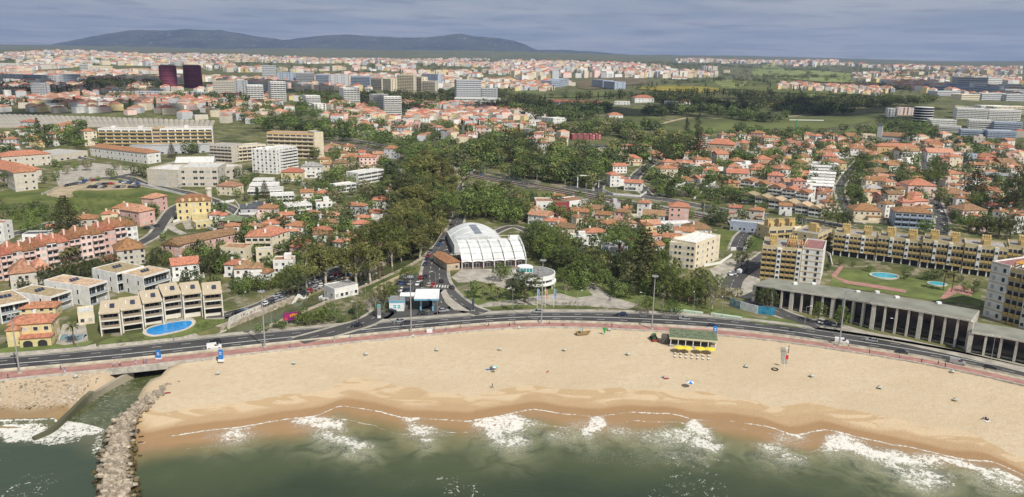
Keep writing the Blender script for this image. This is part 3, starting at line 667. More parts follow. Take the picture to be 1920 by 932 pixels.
def block(A, B, depth, h, wall='w', roof='flat', rm='w', fl=None, cols=None, scol=None, name='building', label=None, cat='building', group=None,
          style='win', balm=None, ww=1.3, wh=1.4, fh=None, base=0.0, parapet=0.7, kinds='ggb', chim=0, sides='rl', rise=None, bays=None, z=None, stairhead=0):
    """A, B: left and right ends of the facade on the ground (world)"""
    A = Vector(A[:2]); B = Vector(B[:2]); W = (B - A).length; rz = math.atan2(B.y - A.y, B.x - A.x)
    perp = Vector((-math.sin(rz), math.cos(rz))); mid = (A + B) / 2 + perp * depth / 2
    zs = [Tz(p.x, p.y) for p in (A, B, A + perp * depth, B + perp * depth, mid)]
    z0 = z if z is not None else min(zs[0], zs[1]); foot = min(zs) - z0 - 0.5
    D = depth; fl = fl or max(1, round((h - 0.3) / 3.0)); fh = fh or (h - base) / fl
    e = thing(name, label, cat, (A.x, A.y, z0), rz, group); occupy(mid.x, mid.y, W / 2, D / 2, rz)
    if mid.y > 780: q = (A + B) / 2 - perp * 24; occupy(q.x, q.y, W / 2, 22, rz)
    wm_ = WALLS[wall]; mb = MB()
    mb.box(0, 0, foot, W, D, h)
    if roof == 'flat' and parapet:
        t = 0.25
        mb.box(0, 0, h, W, t, h + parapet); mb.box(0, D - t, h, W, D, h + parapet); mb.box(0, t, h, t, D - t, h + parapet); mb.box(W - t, t, h, W, D - t, h + parapet)
    if roof == 'gable':
        rise = rise or min(W, D) / 2 * 0.45
        if W >= D: mb.add([(0, 0, h), (0, D, h), (0, D / 2, h + rise), (W, 0, h), (W, D, h), (W, D / 2, h + rise)], [(0, 2, 1), (3, 4, 5)])
        else: mb.add([(0, 0, h), (W, 0, h), (W / 2, 0, h + rise), (0, D, h), (W, D, h), (W / 2, D, h + rise)], [(0, 1, 2), (3, 5, 4)])
    mb.build('wall', wm_, e)
    rmat = ROOFS[rm]; rb = MB()
    if roof == 'flat': rb.box(0.26, 0.26, h - 0.05, W - 0.26, D - 0.26, h + 0.12)
    else:
        rise = rise or min(W, D) / 2 * 0.45; rb.hip(0, 0, W, D, h + 0.16, rise, 0.5, 0, gable=(roof == 'gable'))
    rf = rb.build('roof', rmat, e)
    for k in range(chim):
        cb = MB(); u = (k + 0.5) / chim; xx = W * u; yy = D * (0.5 + 0.28 * (-1) ** k); chimney(cb, xx, yy, h - .2, h + (rise or 0) * 0.6 + 1.5); cb.build('chimney', WHITEP if wall in 'wcyp' else wm_, rf)
    if stairhead:
        for k in range(stairhead):
            u = (k + 0.5) / stairhead; cb = MB(); cb.box(W * u - 1.8, D * .35, h, W * u + 1.8, D * .7, h + 2.4); cb.build('stair_head', wm_, rf)
    cols = cols if cols is not None else max(1, int(W / 3.2)); scol = scol if scol is not None else max(1, int(D / 4.5))
    if style == 'win':
        put_windows(e, 'f', W, D, base, fl, fh, cols, ww, wh, kinds=kinds)
    elif style == 'balc':
        bw = W / cols
        for f in range(fl):
            for c in range(cols):
                x = bw * (c + .5); zf = base + f * fh
                link('window', win_mesh(bw * 0.78, fh * 0.62, 'g'), e, (x, 0, zf + 0.25), 0)
                link('balcony', bal_mesh(bw * 0.92, 1.3, balm or wm_), e, (x, 0, zf + 0.1), 0)
    elif style == 'strip':
        for f in range(fl):
            for c in range(cols): link('window', win_mesh(W / cols - 0.5, fh * (.34 if mid.y > 780 else .5), 'g'), e, (W * (c + .5) / cols, 0, base + f * fh + fh * .3), 0)
    for s_ in sides: put_windows(e, s_, W, D, base, fl, fh, scol, ww, wh, kinds=kinds)
    e['_h'] = h
    return e, W, D
def bpx(x0, y0, x1, y1, depth, hpx, **k):
    A = G(x0, y0); B = G(x1, y1); h = hpx / ppm((A + B) / 2) / 0.955
    return block(A, B, depth, h, **k)
# ---------------------------------------------------------------- landmarks for wording
LM = []   # (px, py, phrase)
def lm(px, py, phrase): p = G(px, py); LM.append((p.x, p.y, px, phrase))
for a in [(905, 470, 'the white vaulted hall'), (795, 580, 'the petrol station'), (1000, 530, 'the round restaurant'), (1295, 640, 'the beach bar'), (320, 615, 'the blue garden pool'),
          (150, 480, 'the pink apartment row'), (365, 400, 'the yellow palace'), (365, 340, 'the beige school block'), (290, 275, 'the yellow balcony block'), (515, 315, 'the white eight-storey block'),
          (920, 335, 'the steel railway bridge'), (1640, 600, 'the colonnade building'), (1660, 525, 'the oval hotel pool'), (1210, 500, 'the giant araucaria'), (1075, 290, 'the slate-roofed row'),
          (340, 165, 'the twin purple towers'), (720, 210, 'the paired white towers'), (890, 185, 'the grey hospital'), (1745, 225, 'the black banded office'), (1175, 350, 'the white bend houses'),
          (190, 350, 'the field car park'), (1255, 405, 'the pink villa'), (1540, 350, 'the cascading white terraces'), (1450, 370, 'the white terraced rows'), (1720, 390, 'the turreted villa'), (620, 320, 'the ochre villas'),
          (740, 265, 'the bright pine avenue'), (1330, 265, 'the terracotta palace'), (1300, 480, 'the cream apartment house'), (500, 450, 'the balconied apartment house'), (1660, 255, 'the church'), (1070, 225, 'the white school slab'),
          (1475, 480, 'the yellow apartment tower'), (1870, 570, 'the white and yellow tower'), (60, 620, 'the yellow seaside villa'), (775, 440, 'the eucalyptus grove'), (375, 460, 'the long pink house'), (1800, 310, 'the flat beige row'), (90, 330, 'the orange-roofed school')]: lm(*a)
def where(x, y, skip=None):
    best = None
    for a, b, px, ph in LM:
        if skip and skip in ph: continue
        d = math.hypot(a - x, b - y)
        if best is None or d < best[0]: best = (d, a, b, ph)
    d, a, b, ph = best; dx, dy = x - a, y - b
    if d < 14: return 'beside ' + ph
    if abs(dy) > abs(dx): return ('behind ' if dy > 0 else 'in front of ') + ph
    return ('right of ' if dx > 0 else 'left of ') + ph
# ---------------------------------------------------------------- villas
WN = {'w': 'white', 'c': 'cream', 'y': 'yellow', 'p': 'pink', 'g': 'grey', 't': 'tan', 'r': 'dark red', 'b': 'blue-grey', 'o': 'ochre', 'e': 'beige', 'q': 'pale pink'}
RN = {'o': 'orange', 'r': 'red', 'n': 'brown', 'l': 'light terracotta', 'k': 'slate', 'g': 'grey', 's': 'sandy', 'w': 'pale', 'm': 'maroon', 'v': 'mossy'}
def villa(px, py, wpx, fl=2, wall='w', rm='o', rot=None, roof=None, rngv=random, extra=True, detail=1, chk=False):
    p = G(px, py); W = max(6.0, wpx / ppm(p)); 
    rot = rot if rot is not None else rngv.uniform(-28, 28); c0 = abs(math.cos(R(rot))) + 0.75 * abs(math.sin(R(rot))); W = W / c0; D = W * rngv.uniform(0.7, 0.9); D = min(D, 14)
    if chk:
        if blocked(p.x, p.y + D / 2, W * 0.55) or on_road(p.x, p.y + D / 2, W * 0.6): return None
    rz = R(rot); fh = 2.9; h = fl * fh + 0.3
    u = Vector((math.cos(rz), math.sin(rz))); v = Vector((-u.y, u.x)); A = Vector((p.x, p.y)) - u * W / 2
    zs = [Tz(*(A + u * a + v * b)) for a in (0, W) for b in (0, D)]; z0 = min(zs[0], zs[2]); foot = min(zs) - z0 - 0.4
    roof = roof or rngv.choice(['hip', 'hip', 'gable', 'hip', 'L'])
    name = 'villa' if roof != 'flat' else 'modern_house'
    lb = '%s %s house, %s %s roof, %s' % ({1: 'low', 2: 'two-storey', 3: 'three-storey', 4: 'four-storey'}[fl], WN[wall], RN[rm], {'hip': 'hipped', 'L': 'stepped', 'gable': 'gabled', 'flat': 'flat'}[roof], where(p.x, p.y))
    e = thing(name, lb, 'house', (A.x, A.y, z0), rz, 'houses of the seaside town'); mid = A + u * W / 2 + v * D / 2; occupy(mid.x, mid.y, W / 2 + .5, D / 2 + .5, rz)
    mb = MB(); rb = MB(); rise = min(W, D) / 2 * rngv.uniform(0.42, 0.55)
    if roof == 'L':
        w1 = W * 0.58; mb.box(0, 0, foot, w1, D, h); mb.box(w1, D * 0.22, foot, W, D, h - (fh if fl > 2 else 0.9))
        rb.hip(0, 0, w1, D, h + .16, rise * .8, 0.45); rb.hip(w1 - 0.3, D * 0.22, W, D, h - (fh if fl > 2 else 0.9) + .18, rise * 0.7, 0.4)
    elif roof == 'flat':
        mb.box(0, 0, foot, W, D, h); t = .2; mb.box(0, 0, h, W, t, h + .6); mb.box(0, D - t, h, W, D, h + .6); mb.box(0, t, h, t, D - t, h + .6); mb.box(W - t, t, h, W, D - t, h + .6)
        rb.box(.2, .2, h - .05, W - .2, D - .2, h + .1)
        if rngv.random() < .6: mb.box(W * .5, D * .4, h, W * .85, D * .85, h + 2.5)
    else:
        mb.box(0, 0, foot, W, D, h)
        if roof == 'gable':
            if W >= D: mb.add([(0, 0, h), (0, D, h), (0, D / 2, h + rise), (W, 0, h), (W, D, h), (W, D / 2, h + rise)], [(0, 2, 1), (3, 4, 5)])
            else: mb.add([(0, 0, h), (W, 0, h), (W / 2, 0, h + rise), (0, D, h), (W, D, h), (W / 2, D, h + rise)], [(0, 1, 2), (3, 5, 4)])
        rb.hip(0, 0, W, D, h + .16, rise, 0.5, 0, gable=(roof == 'gable'))
    if extra and rngv.random() < 0.55 and roof != 'L':   # low front annex or terrace
        w1 = W * rngv.uniform(.35, .6); x0 = rngv.choice([0.0, W - w1]); d1 = rngv.uniform(2.0, 3.6)
        mb.box(x0 + .01, -d1, foot, x0 + w1 - .01, 0.01, fh)
        if rngv.random() < .5: rb.box(x0 - .2, -d1 - .3, fh, x0 + w1 + .2, 0, fh + .22)
        else: mb.box(x0, -d1, fh, x0 + w1, -d1 + .15, fh + .9)
        yo = d1
    else: yo = 0; x0 = w1 = 0
    mb.build('wall', WALLS[wall], e); rf = rb.build('roof', ROOFS[rm], e)
    if roof != 'flat' and rngv.random() < .8:
        cb = MB(); xx = W * rngv.uniform(.2, .45); yy = D * rngv.uniform(.25, .75); chimney(cb, xx, yy, h, h + rise * .75 + 1.1); cb.build('chimney', WALLS[wall if wall != 'r' else 'w'], rf)
    if detail and rngv.random() < .6:
        tb = MB(); d1 = rngv.uniform(2.5, 4.5); e0 = rngv.uniform(.5, 2.5); x1_ = W + rngv.uniform(.5, 3); ht = rngv.uniform(.1, .6); y1_ = -yo - d1
        tb.box(-e0, y1_, foot - 1, x1_, -yo - .02, ht - .1); tb.box(-e0, y1_, ht - .1, x1_, y1_ + .2, ht + .9); tb.box(-e0, y1_ + .2, ht - .1, -e0 + .2, -yo - .02, ht + .9); tb.box(x1_ - .2, y1_ + .2, ht - .1, x1_, -yo - .02, ht + .9); tb.build('terrace', WALLS['w' if wall not in 'ce' else 'c'], e)
    if detail:
        n = max(2, int(W / 3.0)); kk = rngv.choice(['g', 'gb', 'gg', 'bg', 'gn'])
        lo = 1 if yo else 0
        Wf = W if roof != 'L' else W * .58
        if lo: put_windows(e, 'f', Wf, D, fh, fl - 1, fh, max(2, int(Wf / 3)), 1.2, 1.3, kinds=kk)
        else: put_windows(e, 'f', Wf, D, 0, fl, fh, max(1, int(Wf / 3)), 1.2, 1.3, kinds=kk)
        sd_ = 'r' if p.x < 0 else 'l'
        if roof == 'L' and sd_ == 'r': pass
        else: put_windows(e, sd_, W, D, 0, fl, fh, max(1, int(D / 4)), 1.1, 1.3, kinds=kk)
        if rngv.random() < .4 and fl > 1 and yo == 0 and roof != 'L': link('balcony', bal_mesh(min(W * .5, 5), 1.2, WHITEP), e, (W * .5, 0, fh + .2), 0)
    return e
# ---------------------------------------------------------------- roads, squares, lawns and fields of the town
def GP(pts): return [tuple(G(*p)[:2]) for p in pts]
def road(pts, w, m=None, off=0.05, name='street', pave=1.6, n=6):
    pl = catmull(GP(pts), n); add_road_mask(pl, w + 2 * pave)
    if pave: strip('pavement', PAVE, pl, w + 2 * pave, off + 0.03)
    strip(name, m or ASPH, pl, w, off + 0.10)
    if w >= 6 and pave: strip('road_line', LINE, dense(pl, 2), .18, off + .13, dash=(3, 4), sub=1)
    return pl
def area(name, m, pts, off=0.06, cm=True, **k):
    w = GP(pts); w = catmull(w, 5, True) if cm else w
    return sheet(name, m, w, off, **k), w
area('park_ground', LAWN, [(862, 548), (905, 540), (980, 520), (1040, 505), (1090, 505), (1180, 540), (1330, 575), (1440, 600), (1440, 610), (1330, 588), (1200, 578), (1080, 575), (960, 577), (905, 577), (870, 565)], 0.05, cm=False)
area('lawn', LAWN, [(1480, 598), (1512, 606), (1516, 613), (1490, 614), (1440, 606), (1430, 598)], 0.10)
area('forecourt_path', PAVE, [(884, 578), (960, 572), (1080, 573), (1180, 580), (1196, 571), (1145, 556), (1112, 530), (1083, 510), (1073, 514), (1095, 538), (1112, 554), (1080, 559), (1050, 550), (1012, 555), (960, 563), (915, 567)], 0.09, cm=False)
area('hall_forecourt', PAVE, [(846, 520), (865, 505), (985, 503), (1010, 515), (1000, 540), (960, 545), (900, 528), (858, 530)], 0.08, cm=False)
area('car_park', ASPH, [(735, 520), (780, 512), (812, 520), (830, 545), (850, 565), (900, 585), (850, 590), (780, 600), (725, 600), (700, 592), (720, 570), (745, 552)], 0.08, cm=False)
area('car_park', ASPH, [(420, 600), (480, 592), (540, 572), (600, 545), (660, 520), (705, 505), (680, 495), (640, 500), (590, 525), (540, 545), (500, 560), (470, 575), (425, 585)], 0.08, cm=False)
area('car_park', DIRT, [(95, 356), (130, 343), (200, 338), (262, 345), (262, 352), (200, 357), (140, 358), (135, 370), (90, 368)], 0.10)
area('meadow', MEADOW, [(0, 360), (90, 352), (200, 336), (262, 342), (345, 365), (330, 378), (260, 395), (200, 412), (120, 425), (0, 425)], 0.06)
area('meadow', MEADOW, [(1135, 376), (1200, 380), (1270, 392), (1330, 402), (1260, 402), (1190, 396), (1150, 388)], 0.08)
area('meadow', MEADOW, [(1345, 432), (1400, 432), (1445, 437), (1420, 468), (1370, 470), (1335, 458)], 0.08)
area('meadow', MEADOW, [(690, 520), (760, 500), (770, 508), (735, 528), (700, 545), (680, 548)], 0.08)
area('school_yard', PAVE, [(100, 322), (170, 305), (270, 315), (270, 325), (175, 338), (110, 350)], 0.08, cm=False)
area('works_yard', PAVE, [(1330, 505), (1370, 485), (1425, 490), (1425, 530), (1440, 560), (1385, 560), (1350, 535)], 0.08, cm=False)
area('pavement', PAVE, [(1500, 603), (1560, 603), (1627, 622), (1700, 636), (1815, 662), (1990, 704), (1990, 716), (1815, 673), (1690, 645), (1600, 628), (1530, 618)], .14, cm=False)
area('median', PAVE, [(834, 543), (846, 560), (868, 577), (882, 585), (852, 583), (836, 570), (826, 550)], .3, cm=False)
area('pool_terrace', PAVE, [(270, 622), (283, 612), (320, 600), (358, 596), (366, 604), (362, 612), (340, 622), (290, 632)], .10)
area('villa_terrace', PAVE, [(105, 645), (118, 608), (160, 605), (166, 640), (120, 648)], .09, cm=False)
area('dirt_path', DIRT, [(700, 540), (740, 520), (765, 510), (772, 513), (745, 530), (712, 550)], 0.1)
YELF = mat('flowering_field', (0.24, 0.20, 0.03), 0.95, 0.03, 0.3, coord='World', detail=5); PALEF = mat('pale_crop_field', (0.20, 0.23, 0.075), 0.95, 0.02, 0.2, coord='World')
OLIVF = mat('olive_pasture', (0.10, 0.115, 0.035), 0.95, 0.012, 0.3, coord='World', detail=6); BROWNF = mat('brown_orchard', (0.13, 0.105, 0.055), 0.95, 0.03, 0.3, coord='World')
for nm, m, pts in [('field', YELF, [(1195, 167), (1230, 162), (1340, 166), (1345, 172), (1300, 175), (1240, 171)]), ('field', PALEF, [(1332, 152), (1380, 151), (1400, 157), (1345, 159)]),
                   ('field', OLIVF, [(1310, 160), (1420, 150), (1560, 158), (1640, 170), (1600, 178), (1480, 175), (1400, 170)]), ('field', OLIVF, [(960, 172), (1060, 170), (1150, 172), (1150, 180), (1030, 184), (960, 180)]),
                   ('field', BROWNF, [(1080, 162), (1120, 145), (1210, 148), (1215, 158), (1150, 165)]), ('field', OLIVF, [(1220, 240), (1300, 225), (1430, 222), (1560, 220), (1640, 213), (1650, 222), (1560, 240), (1420, 245), (1300, 250)]),
                   ('field', PALEF, [(1490, 180), (1540, 178), (1570, 185), (1520, 190)]), ('field', YELF, [(1445, 195), (1475, 193), (1480, 198), (1450, 201)]), ('field', OLIVF, [(1060, 232), (1180, 218), (1240, 222), (1200, 240), (1100, 245)]),
                   ('field', PALEF, [(1440, 120), (1560, 135), (1700, 140), (1640, 150), (1500, 150), (1410, 140)]), ('field', OLIVF, [(1600, 140), (1750, 135), (1912, 150), (1750, 160), (1640, 165)]), ('field', OLIVF, [(1560, 250), (1650, 235), (1740, 240), (1730, 255), (1640, 262)])]:
    area(nm, m, pts, 1.2 if pts[0][1] < 200 else 0.5)
# avenues
road([(905, 588), (878, 578), (852, 560), (833, 540), (824, 520), (825, 500), (832, 475), (845, 450), (852, 430), (862, 400)], 7.5, name='avenue')
road([(800, 585), (828, 572), (815, 548), (806, 525), (808, 500), (818, 475), (832, 452), (842, 436)], 7.0, name='avenue')
road([(560, 640), (640, 618), (690, 602), (720, 580), (705, 560)], 8, name='slip_road')
road([(390, 592), (430, 590), (470, 580), (520, 560), (570, 537), (620, 512), (660, 495), (700, 470), (720, 440), (718, 412)], 6)
road([(160, 338), (215, 333), (245, 335), (275, 347), (355, 363), (420, 385), (480, 420)], 7)
road([(215, 333), (275, 320), (345, 300)], 6)
road([(350, 380), (325, 392), (307, 415), (290, 440), (255, 460)], 5.5)
road([(345, 440), (320, 425), (345, 415), (355, 430)], 4, m=PAVE, pave=0)
road([(690, 285), (715, 300), (740, 318), (758, 345), (745, 365), (735, 385), (712, 400)], 7)
road([(620, 255), (690, 268), (760, 282), (820, 300), (850, 330), (860, 360)], 7)
road([(1125, 368), (1123, 350), (1140, 338), (1180, 330)], 6)
road([(1060, 350), (1120, 362), (1180, 367), (1250, 375), (1320, 388), (1400, 400), (1440, 404)], 9)
road([(1215, 367), (1200, 350), (1190, 335), (1205, 318), (1225, 305)], 7)
road([(1370, 540), (1378, 522), (1400, 505), (1425, 490), (1445, 475)], 9)
road([(1765, 440), (1767, 420), (1760, 395), (1750, 370), (1742, 345), (1738, 320), (1730, 290)], 7)
road([(1610, 420), (1590, 400), (1580, 375), (1575, 350), (1590, 325), (1612, 300)], 6)
road([(1380, 470), (1395, 440), (1440, 418), (1500, 412), (1560, 420), (1600, 430)], 7)
road([(0, 445), (60, 430), (110, 418), (160, 432), (230, 435)], 6)
road([(920, 440), (960, 425), (1000, 440), (1060, 480), (1100, 510)], 4)
road([(1540, 612), (1500, 600), (1465, 588), (1440, 575), (1400, 562)], 8)
road([(1490, 250), (1560, 243), (1640, 240), (1700, 225)], 6, pave=0)
road([(1225, 236), (1300, 220), (1400, 226), (1520, 214), (1640, 200)], 6, pave=0, m=DIRT)
road([(0, 300), (100, 290), (170, 300)], 6)
# railway
rl = catmull(GP([(560, 262), (640, 268), (700, 282), (770, 296), (835, 318), (900, 332), (975, 344), (1060, 360), (1120, 371), (1165, 380), (1260, 396), (1345, 412), (1440, 430), (1540, 447)]), 8); add_road_mask(rl, 14)
BALLAST = mat('ballast', (0.24, 0.20, 0.17), 0.95, 0.6, 0.25, coord='World')
strip('railway_bed', BALLAST, rl, 11, 0.45)
for k, o_ in enumerate((-3.4, -1.96, 1.96, 3.4)): tag(strip('rail', mat('rail_steel', (0.20, 0.17, 0.15), 0.4, metal=.6), offs(rl, o_), 0.14, 0.5, h=0.35, kind=None), 'steel railway rail, %s the sea of the four on the ballast' % ['nearest', 'second from', 'third from', 'farthest from'][k], 'rail', 'railway rails')
# ================================================================== the particular buildings
b = bpx
# --- L3 terraced row with beige monopitch roofs
TERR = 'stepped terraced apartments above the pool lawn'
mods = [(190, 631, 229, 627, 39), (231, 625, 271, 619, 41), (272, 614, 309, 608, 40), (310, 603, 345, 597, 41), (346, 600, 382, 595, 42), (384, 598, 420, 594, 40)]
for i, (x0, y0, x1, y1, hp) in enumerate(mods):
    A = G(x0, y0); B = G(x1, y1); W = (B - A).length; rz = math.atan2(B.y - A.y, B.x - A.x); h = 8.7; D = 13
    z0 = 5.2 + [0, .2, .9, 1.7, 1.7, 1.3][i]
    e = thing('terraced_house', 'beige terraced apartment module with open balconies, %s from the left in its row' % ['first', 'second', 'third', 'fourth', 'fifth', 'sixth'][i], 'apartment', (A.x, A.y, z0), rz, TERR)
    occupy((A.x + B.x) / 2, (A.y + B.y) / 2 + D / 2, W / 2, D / 2, rz)
    w_ = mat('cream_frame', (.66, .62, .54), .8, .6, .06); mb = MB(); t = .45
    mb.box(0, 0, -4, t, D, h + .3); mb.box(W - t, 0, -4, W, D, h + .3); mb.box(t, 2.4, -4, W - t, D, h + .6)
    mb.build('wall', w_, e)
    for f in range(1, 3):
        zf = f * 2.9; s = MB(); s.box(t, 0, zf - .5, W - t, 2.4, zf + .05); s.build('floor_slab', w_, e)
        s = MB(); s.box(t + .05, 0.05, zf, W - t - .05, 0.17, zf + .95); s.build('railing', mat('dark_timber', (0.30, 0.24, 0.17), .7), e)
        link('window', win_mesh(W - 2.2, 2.1, 'g'), e, (W * .5, 2.4, zf + .1), 0)
    s = MB(); s.box(t + .3, 2.3, 0, W - t - .3, 2.39, 2.2); s.build('garage_door', DARK, e)
    s = MB(); s.add([(0, -.3, h - .1), (W, -.3, h - .1), (W, D * .62, h + 2.4), (0, D * .62, h + 2.4), (0, -.3, h - .5), (W, -.3, h - .5), (W, D * .62, h + .3), (0, D * .62, h + .3)], [(0, 1, 2, 3), (4, 7, 6, 5), (0, 4, 5, 1), (3, 2, 6, 7), (0, 3, 7, 4), (1, 5, 6, 2)])
    r = s.build('roof', mat('beige_roof_boards', (0.47, 0.39, 0.28), .85, 2, .1), e)
    s = MB(); s.add([(W * .5, 2.5, h + 1.0), (W * .5 + 1.6, 2.5, h + 1.0), (W * .5 + 1.6, 3.6, h + 2.3), (W * .5, 3.6, h + 2.3)], [(0, 1, 2, 3)]); s.build('solar_panel', mat('solar_panel', (0.03, 0.04, 0.07), .2), r)
    s = MB(); s.cyl(W * .5 - 1.5, 4, h + .8, h + 2.0, .25); s.build('flue', WHITEP, r)
# --- L2 flat roofed white boxes
def whitebox(x0, y0, xc, yc, x1, y1, hp, place):
    """left corner, near corner, right corner of the footprint"""
    A = G(x0, y0); C = G(xc, yc); B = G(x1, y1); h = hp / ppm(C) / .955
    u = (B - C); W = u.length; rz = math.atan2(u.y, u.x); D = max(7, (A - C).length)
    perp = Vector((-math.sin(rz), math.cos(rz), 0)); z0 = Tz(C.x, C.y)
    e = thing('apartment_block', 'white box apartment block with flat sandy roof, ' + place, 'apartment block', (C.x, C.y, z0), rz, 'white box apartment blocks'); m_ = C + u / 2 + perp * D / 2; occupy(m_.x, m_.y, W / 2, D / 2, rz)
    mb = MB(); t = .3; fh = h / 2
    mb.box(0, 1.6, -3, W, D, h); mb.box(0, 0, h - .45, W, 1.6, h); mb.box(0, 0, -.3, t, 1.6, h - .45); mb.box(W - t, 0, -.3, W, 1.6, h - .45)
    mb.box(0, 0, h, W, t, h + .35); mb.box(0, D - t, h, W, D, h + .35); mb.box(0, t, h, t, D - t, h + .35); mb.box(W - t, t, h, W, D - t, h + .35)
    mb.build('wall', WALLS['w'], e)
    s = MB(); s.box(t, 0.1, fh - .3, W - t, 1.6, fh); s.build('floor_slab', WALLS['w'], e)
    s = MB(); s.box(t, t, h - .02, W - t, D - t, h + .12); r = s.build('roof', ROOFS['s'], e)
    for k in range(3): s = MB(); xx = W * .5 + k * 1.4 - 2; yy = D * .5; s.add([(xx, yy, h + .2), (xx + 1.2, yy, h + .2), (xx + 1.2, yy + 1.4, h + 1.1), (xx, yy + 1.4, h + 1.1)], [(0, 1, 2, 3)]); s.build('solar_panel', mat('solar_panel', (0.03, 0.04, 0.07), .2), r)
    for f in range(2):
        for k in range(2): link('window', win_mesh((W - 1.6) / 2 - .3, fh - .9, 'gb'[(k + f) % 2] if k else 'g'), e, (W * (.27 + .46 * k), 1.6, f * fh + .1), 0)
    s = MB(); s.box(t, .1, 0, W - t, .18, .9); s.box(t, .1, fh, W - t, .18, fh + .9); s.build('railing', mat('grey_glass_rail', (0.35, 0.38, 0.40), .3), e)
    put_windows(e, 'l', W, D, 0.2, 2, fh, 2, .9, 1.9, sill=.3, kinds='g')
whitebox(60, 566, 98, 588, 138, 574, 30, 'second from the left'); whitebox(118, 550, 170, 575, 206, 562, 36, 'third from the left')
whitebox(197, 530, 222, 550, 274, 532, 36, 'fourth from the left'); whitebox(246, 542, 272, 556, 322, 538, 35, 'nearest the terraced row'); whitebox(-40, 590, 4, 608, 60, 596, 34, 'leftmost of the five')
# --- L1 yellow villa
e, W, D = b(20, 646, 100, 640, 9, 36, wall='y', roof='hip', rm='o', fl=2, cols=4, name='villa', label='yellow seaside villa with orange tiled roof and arched loggia', cat='house', ww=1.4, chim=1, rise=2.2)
s = MB(); s.box(W * .32, -4.2, 0, W + .6, -0.01, 3.2); s.build('porch_wall', WALLS['y'], e); s = MB(); s.box(W * .3, -4.6, 3.2, W + .9, 0, 3.45); s.build('porch_roof', ROOFS['o'], e)
for k in range(2):
    s = MB(); x = W * (.5 + .34 * k); pts = [(x - 1.5, 0), (x + 1.5, 0)] + [(x + 1.5 * math.cos(a), 1.3 + 1.1 * math.sin(a)) for a in np.linspace(0, math.pi, 9)]
    s.add([(q[0], -4.23, q[1]) for q in pts], [tuple(range(len(pts)))]); s.build('arch', DARK, e)
s = MB(); s.box(0, -2.5, 0, W * .3, -.01, 6.0); s.build('bay_wall', WALLS['y'], e); s = MB(); s.hip(0, -2.5, W * .3, 2.5, 6.1, 1.6, .4, gable=False); s.build('bay_roof', ROOFS['o'], e)
b(38, 600, 106, 596, 7, 20, wall='y', roof='hip', rm='o', fl=2, cols=4, name='villa', label='rear wing of the yellow villa with orange hipped roof', cat='house')
b(148, 610, 178, 606, 8, 20, wall='c', roof='flat', rm='w', fl=1, cols=2, name='garden_house', label='low cream garden house with solar panels behind the covered pool', cat='house')
# --- L6 pink row
n_ = 13
for i in range(n_):
    t0, t1 = i / n_, (i + 1) / n_; x0 = -14 + 276 * t0; x1 = -14 + 276 * t1; yb_ = lambda t: 531 - 66 * t; odd = i % 2
    e, W, D = b(x0, yb_(t0), x1 - .4, yb_(t1), 12, 44 + (i % 3) * 2, wall='pqqpqwp'[i % 7], roof='gable', rm='or'[i % 3 == 1], fl=4, cols=2, style='balc' if odd else 'win', balm=WALLS['q'], name='row_house', ww=1.5,
                label='%s four-storey row house with mansard roof, %s from the left of its row' % ('pink balconied' if odd else 'pale pink', ['first', 'second', 'third', 'fourth', 'fifth', 'sixth', 'seventh', 'eighth', 'ninth', 'tenth', 'eleventh', 'twelfth', 'last'][i]), cat='house', group='pink row houses', sides='r', rise=2.6)
    s = MB(); h = e['_h']; s.cyl(W * .5, 1.2, h, h + 1.6, 1.0, .9, 10); s.build('dormer', WHITEP, e)
    s = MB(); chimney(s, W * .1, D * .5, h, h + 3.6, .35); s.build('chimney', WALLS['q'], e)
# mansard houses
b(22, 545, 72, 538, 12, 30, wall='e', roof='hip', rm='n', fl=2, cols=4, name='villa', label='beige mansard house with brown tiled roof behind the dark hedge trees', cat='house', rise=5, chim=2)
b(66, 535, 100, 528, 10, 26, wall='e', roof='hip', rm='l', fl=2, cols=3, name='villa', label='smaller beige mansard house half hidden by the dark hedge trees', cat='house', rise=4.5)
b(222, 502, 274, 494, 13, 30, wall='e', roof='hip', rm='o', fl=3, cols=5, name='villa', label='large beige house with steep orange roof at the end of the pink row', cat='house', rise=4.5, chim=1)
b(196, 504, 228, 500, 8, 14, wall='e', roof='hip', rm='o', fl=1, cols=3, name='villa', label='low beige annex with orange roof beside the large beige house', cat='house')
# --- L9 long pink house
b(340, 482, 448, 455, 11, 22, wall='p', roof='gable', rm='n', fl=2, cols=9, name='convent_building', label='long pink two-storey building with brown gabled roof', cat='building', ww=1.1, rise=2.4)
b(304, 478, 338, 484, 12, 22, wall='p', roof='gable', rm='n', fl=2, cols=3, name='convent_building', label='short pink gabled wing at the left end of the long pink building', cat='building')
# --- yellow palace, old pink house
e, W, D = b(333, 415, 397, 412, 13, 35, wall='y', roof='hip', rm='r', fl=3, cols=5, name='palace', label='yellow palace with red mansard roof and round dormers', cat='palace', rise=3.2, ww=1.1, wh=1.8)
h = e['_h']
for k in range(4): s = MB(); x = W * (.2 + .2 * k); s.cyl(x, .4, h, h + 1.6, .9, .85, 10); s.build('dormer', WALLS['y'], e)
s = MB(); s.cyl(W * .95, D * .8, 0, h + 5, 1.6, 1.6, 12); s.cyl(W * .95, D * .8, h + 5, h + 6, 2.0, 1.7, 12); s.build('turret', WALLS['e'], e)
s = MB(); s.box(W * .45, -6, 0, W * .9, -.01, h * .42); s.build('terrace_wing', WALLS['y'], e)
b(368, 430, 400, 426, 6, 10, wall='y', roof='flat', rm='w', fl=1, cols=3, name='pavilion', label='small yellow pavilion in front of the yellow palace', cat='building')
b(263, 425, 292, 418, 16, 26, wall='p', roof='hip', rm='l', fl=2, cols=2, name='old_mansion', label='old pink mansion with faded brown tiled roof on the lane', cat='house', rise=3, chim=2)
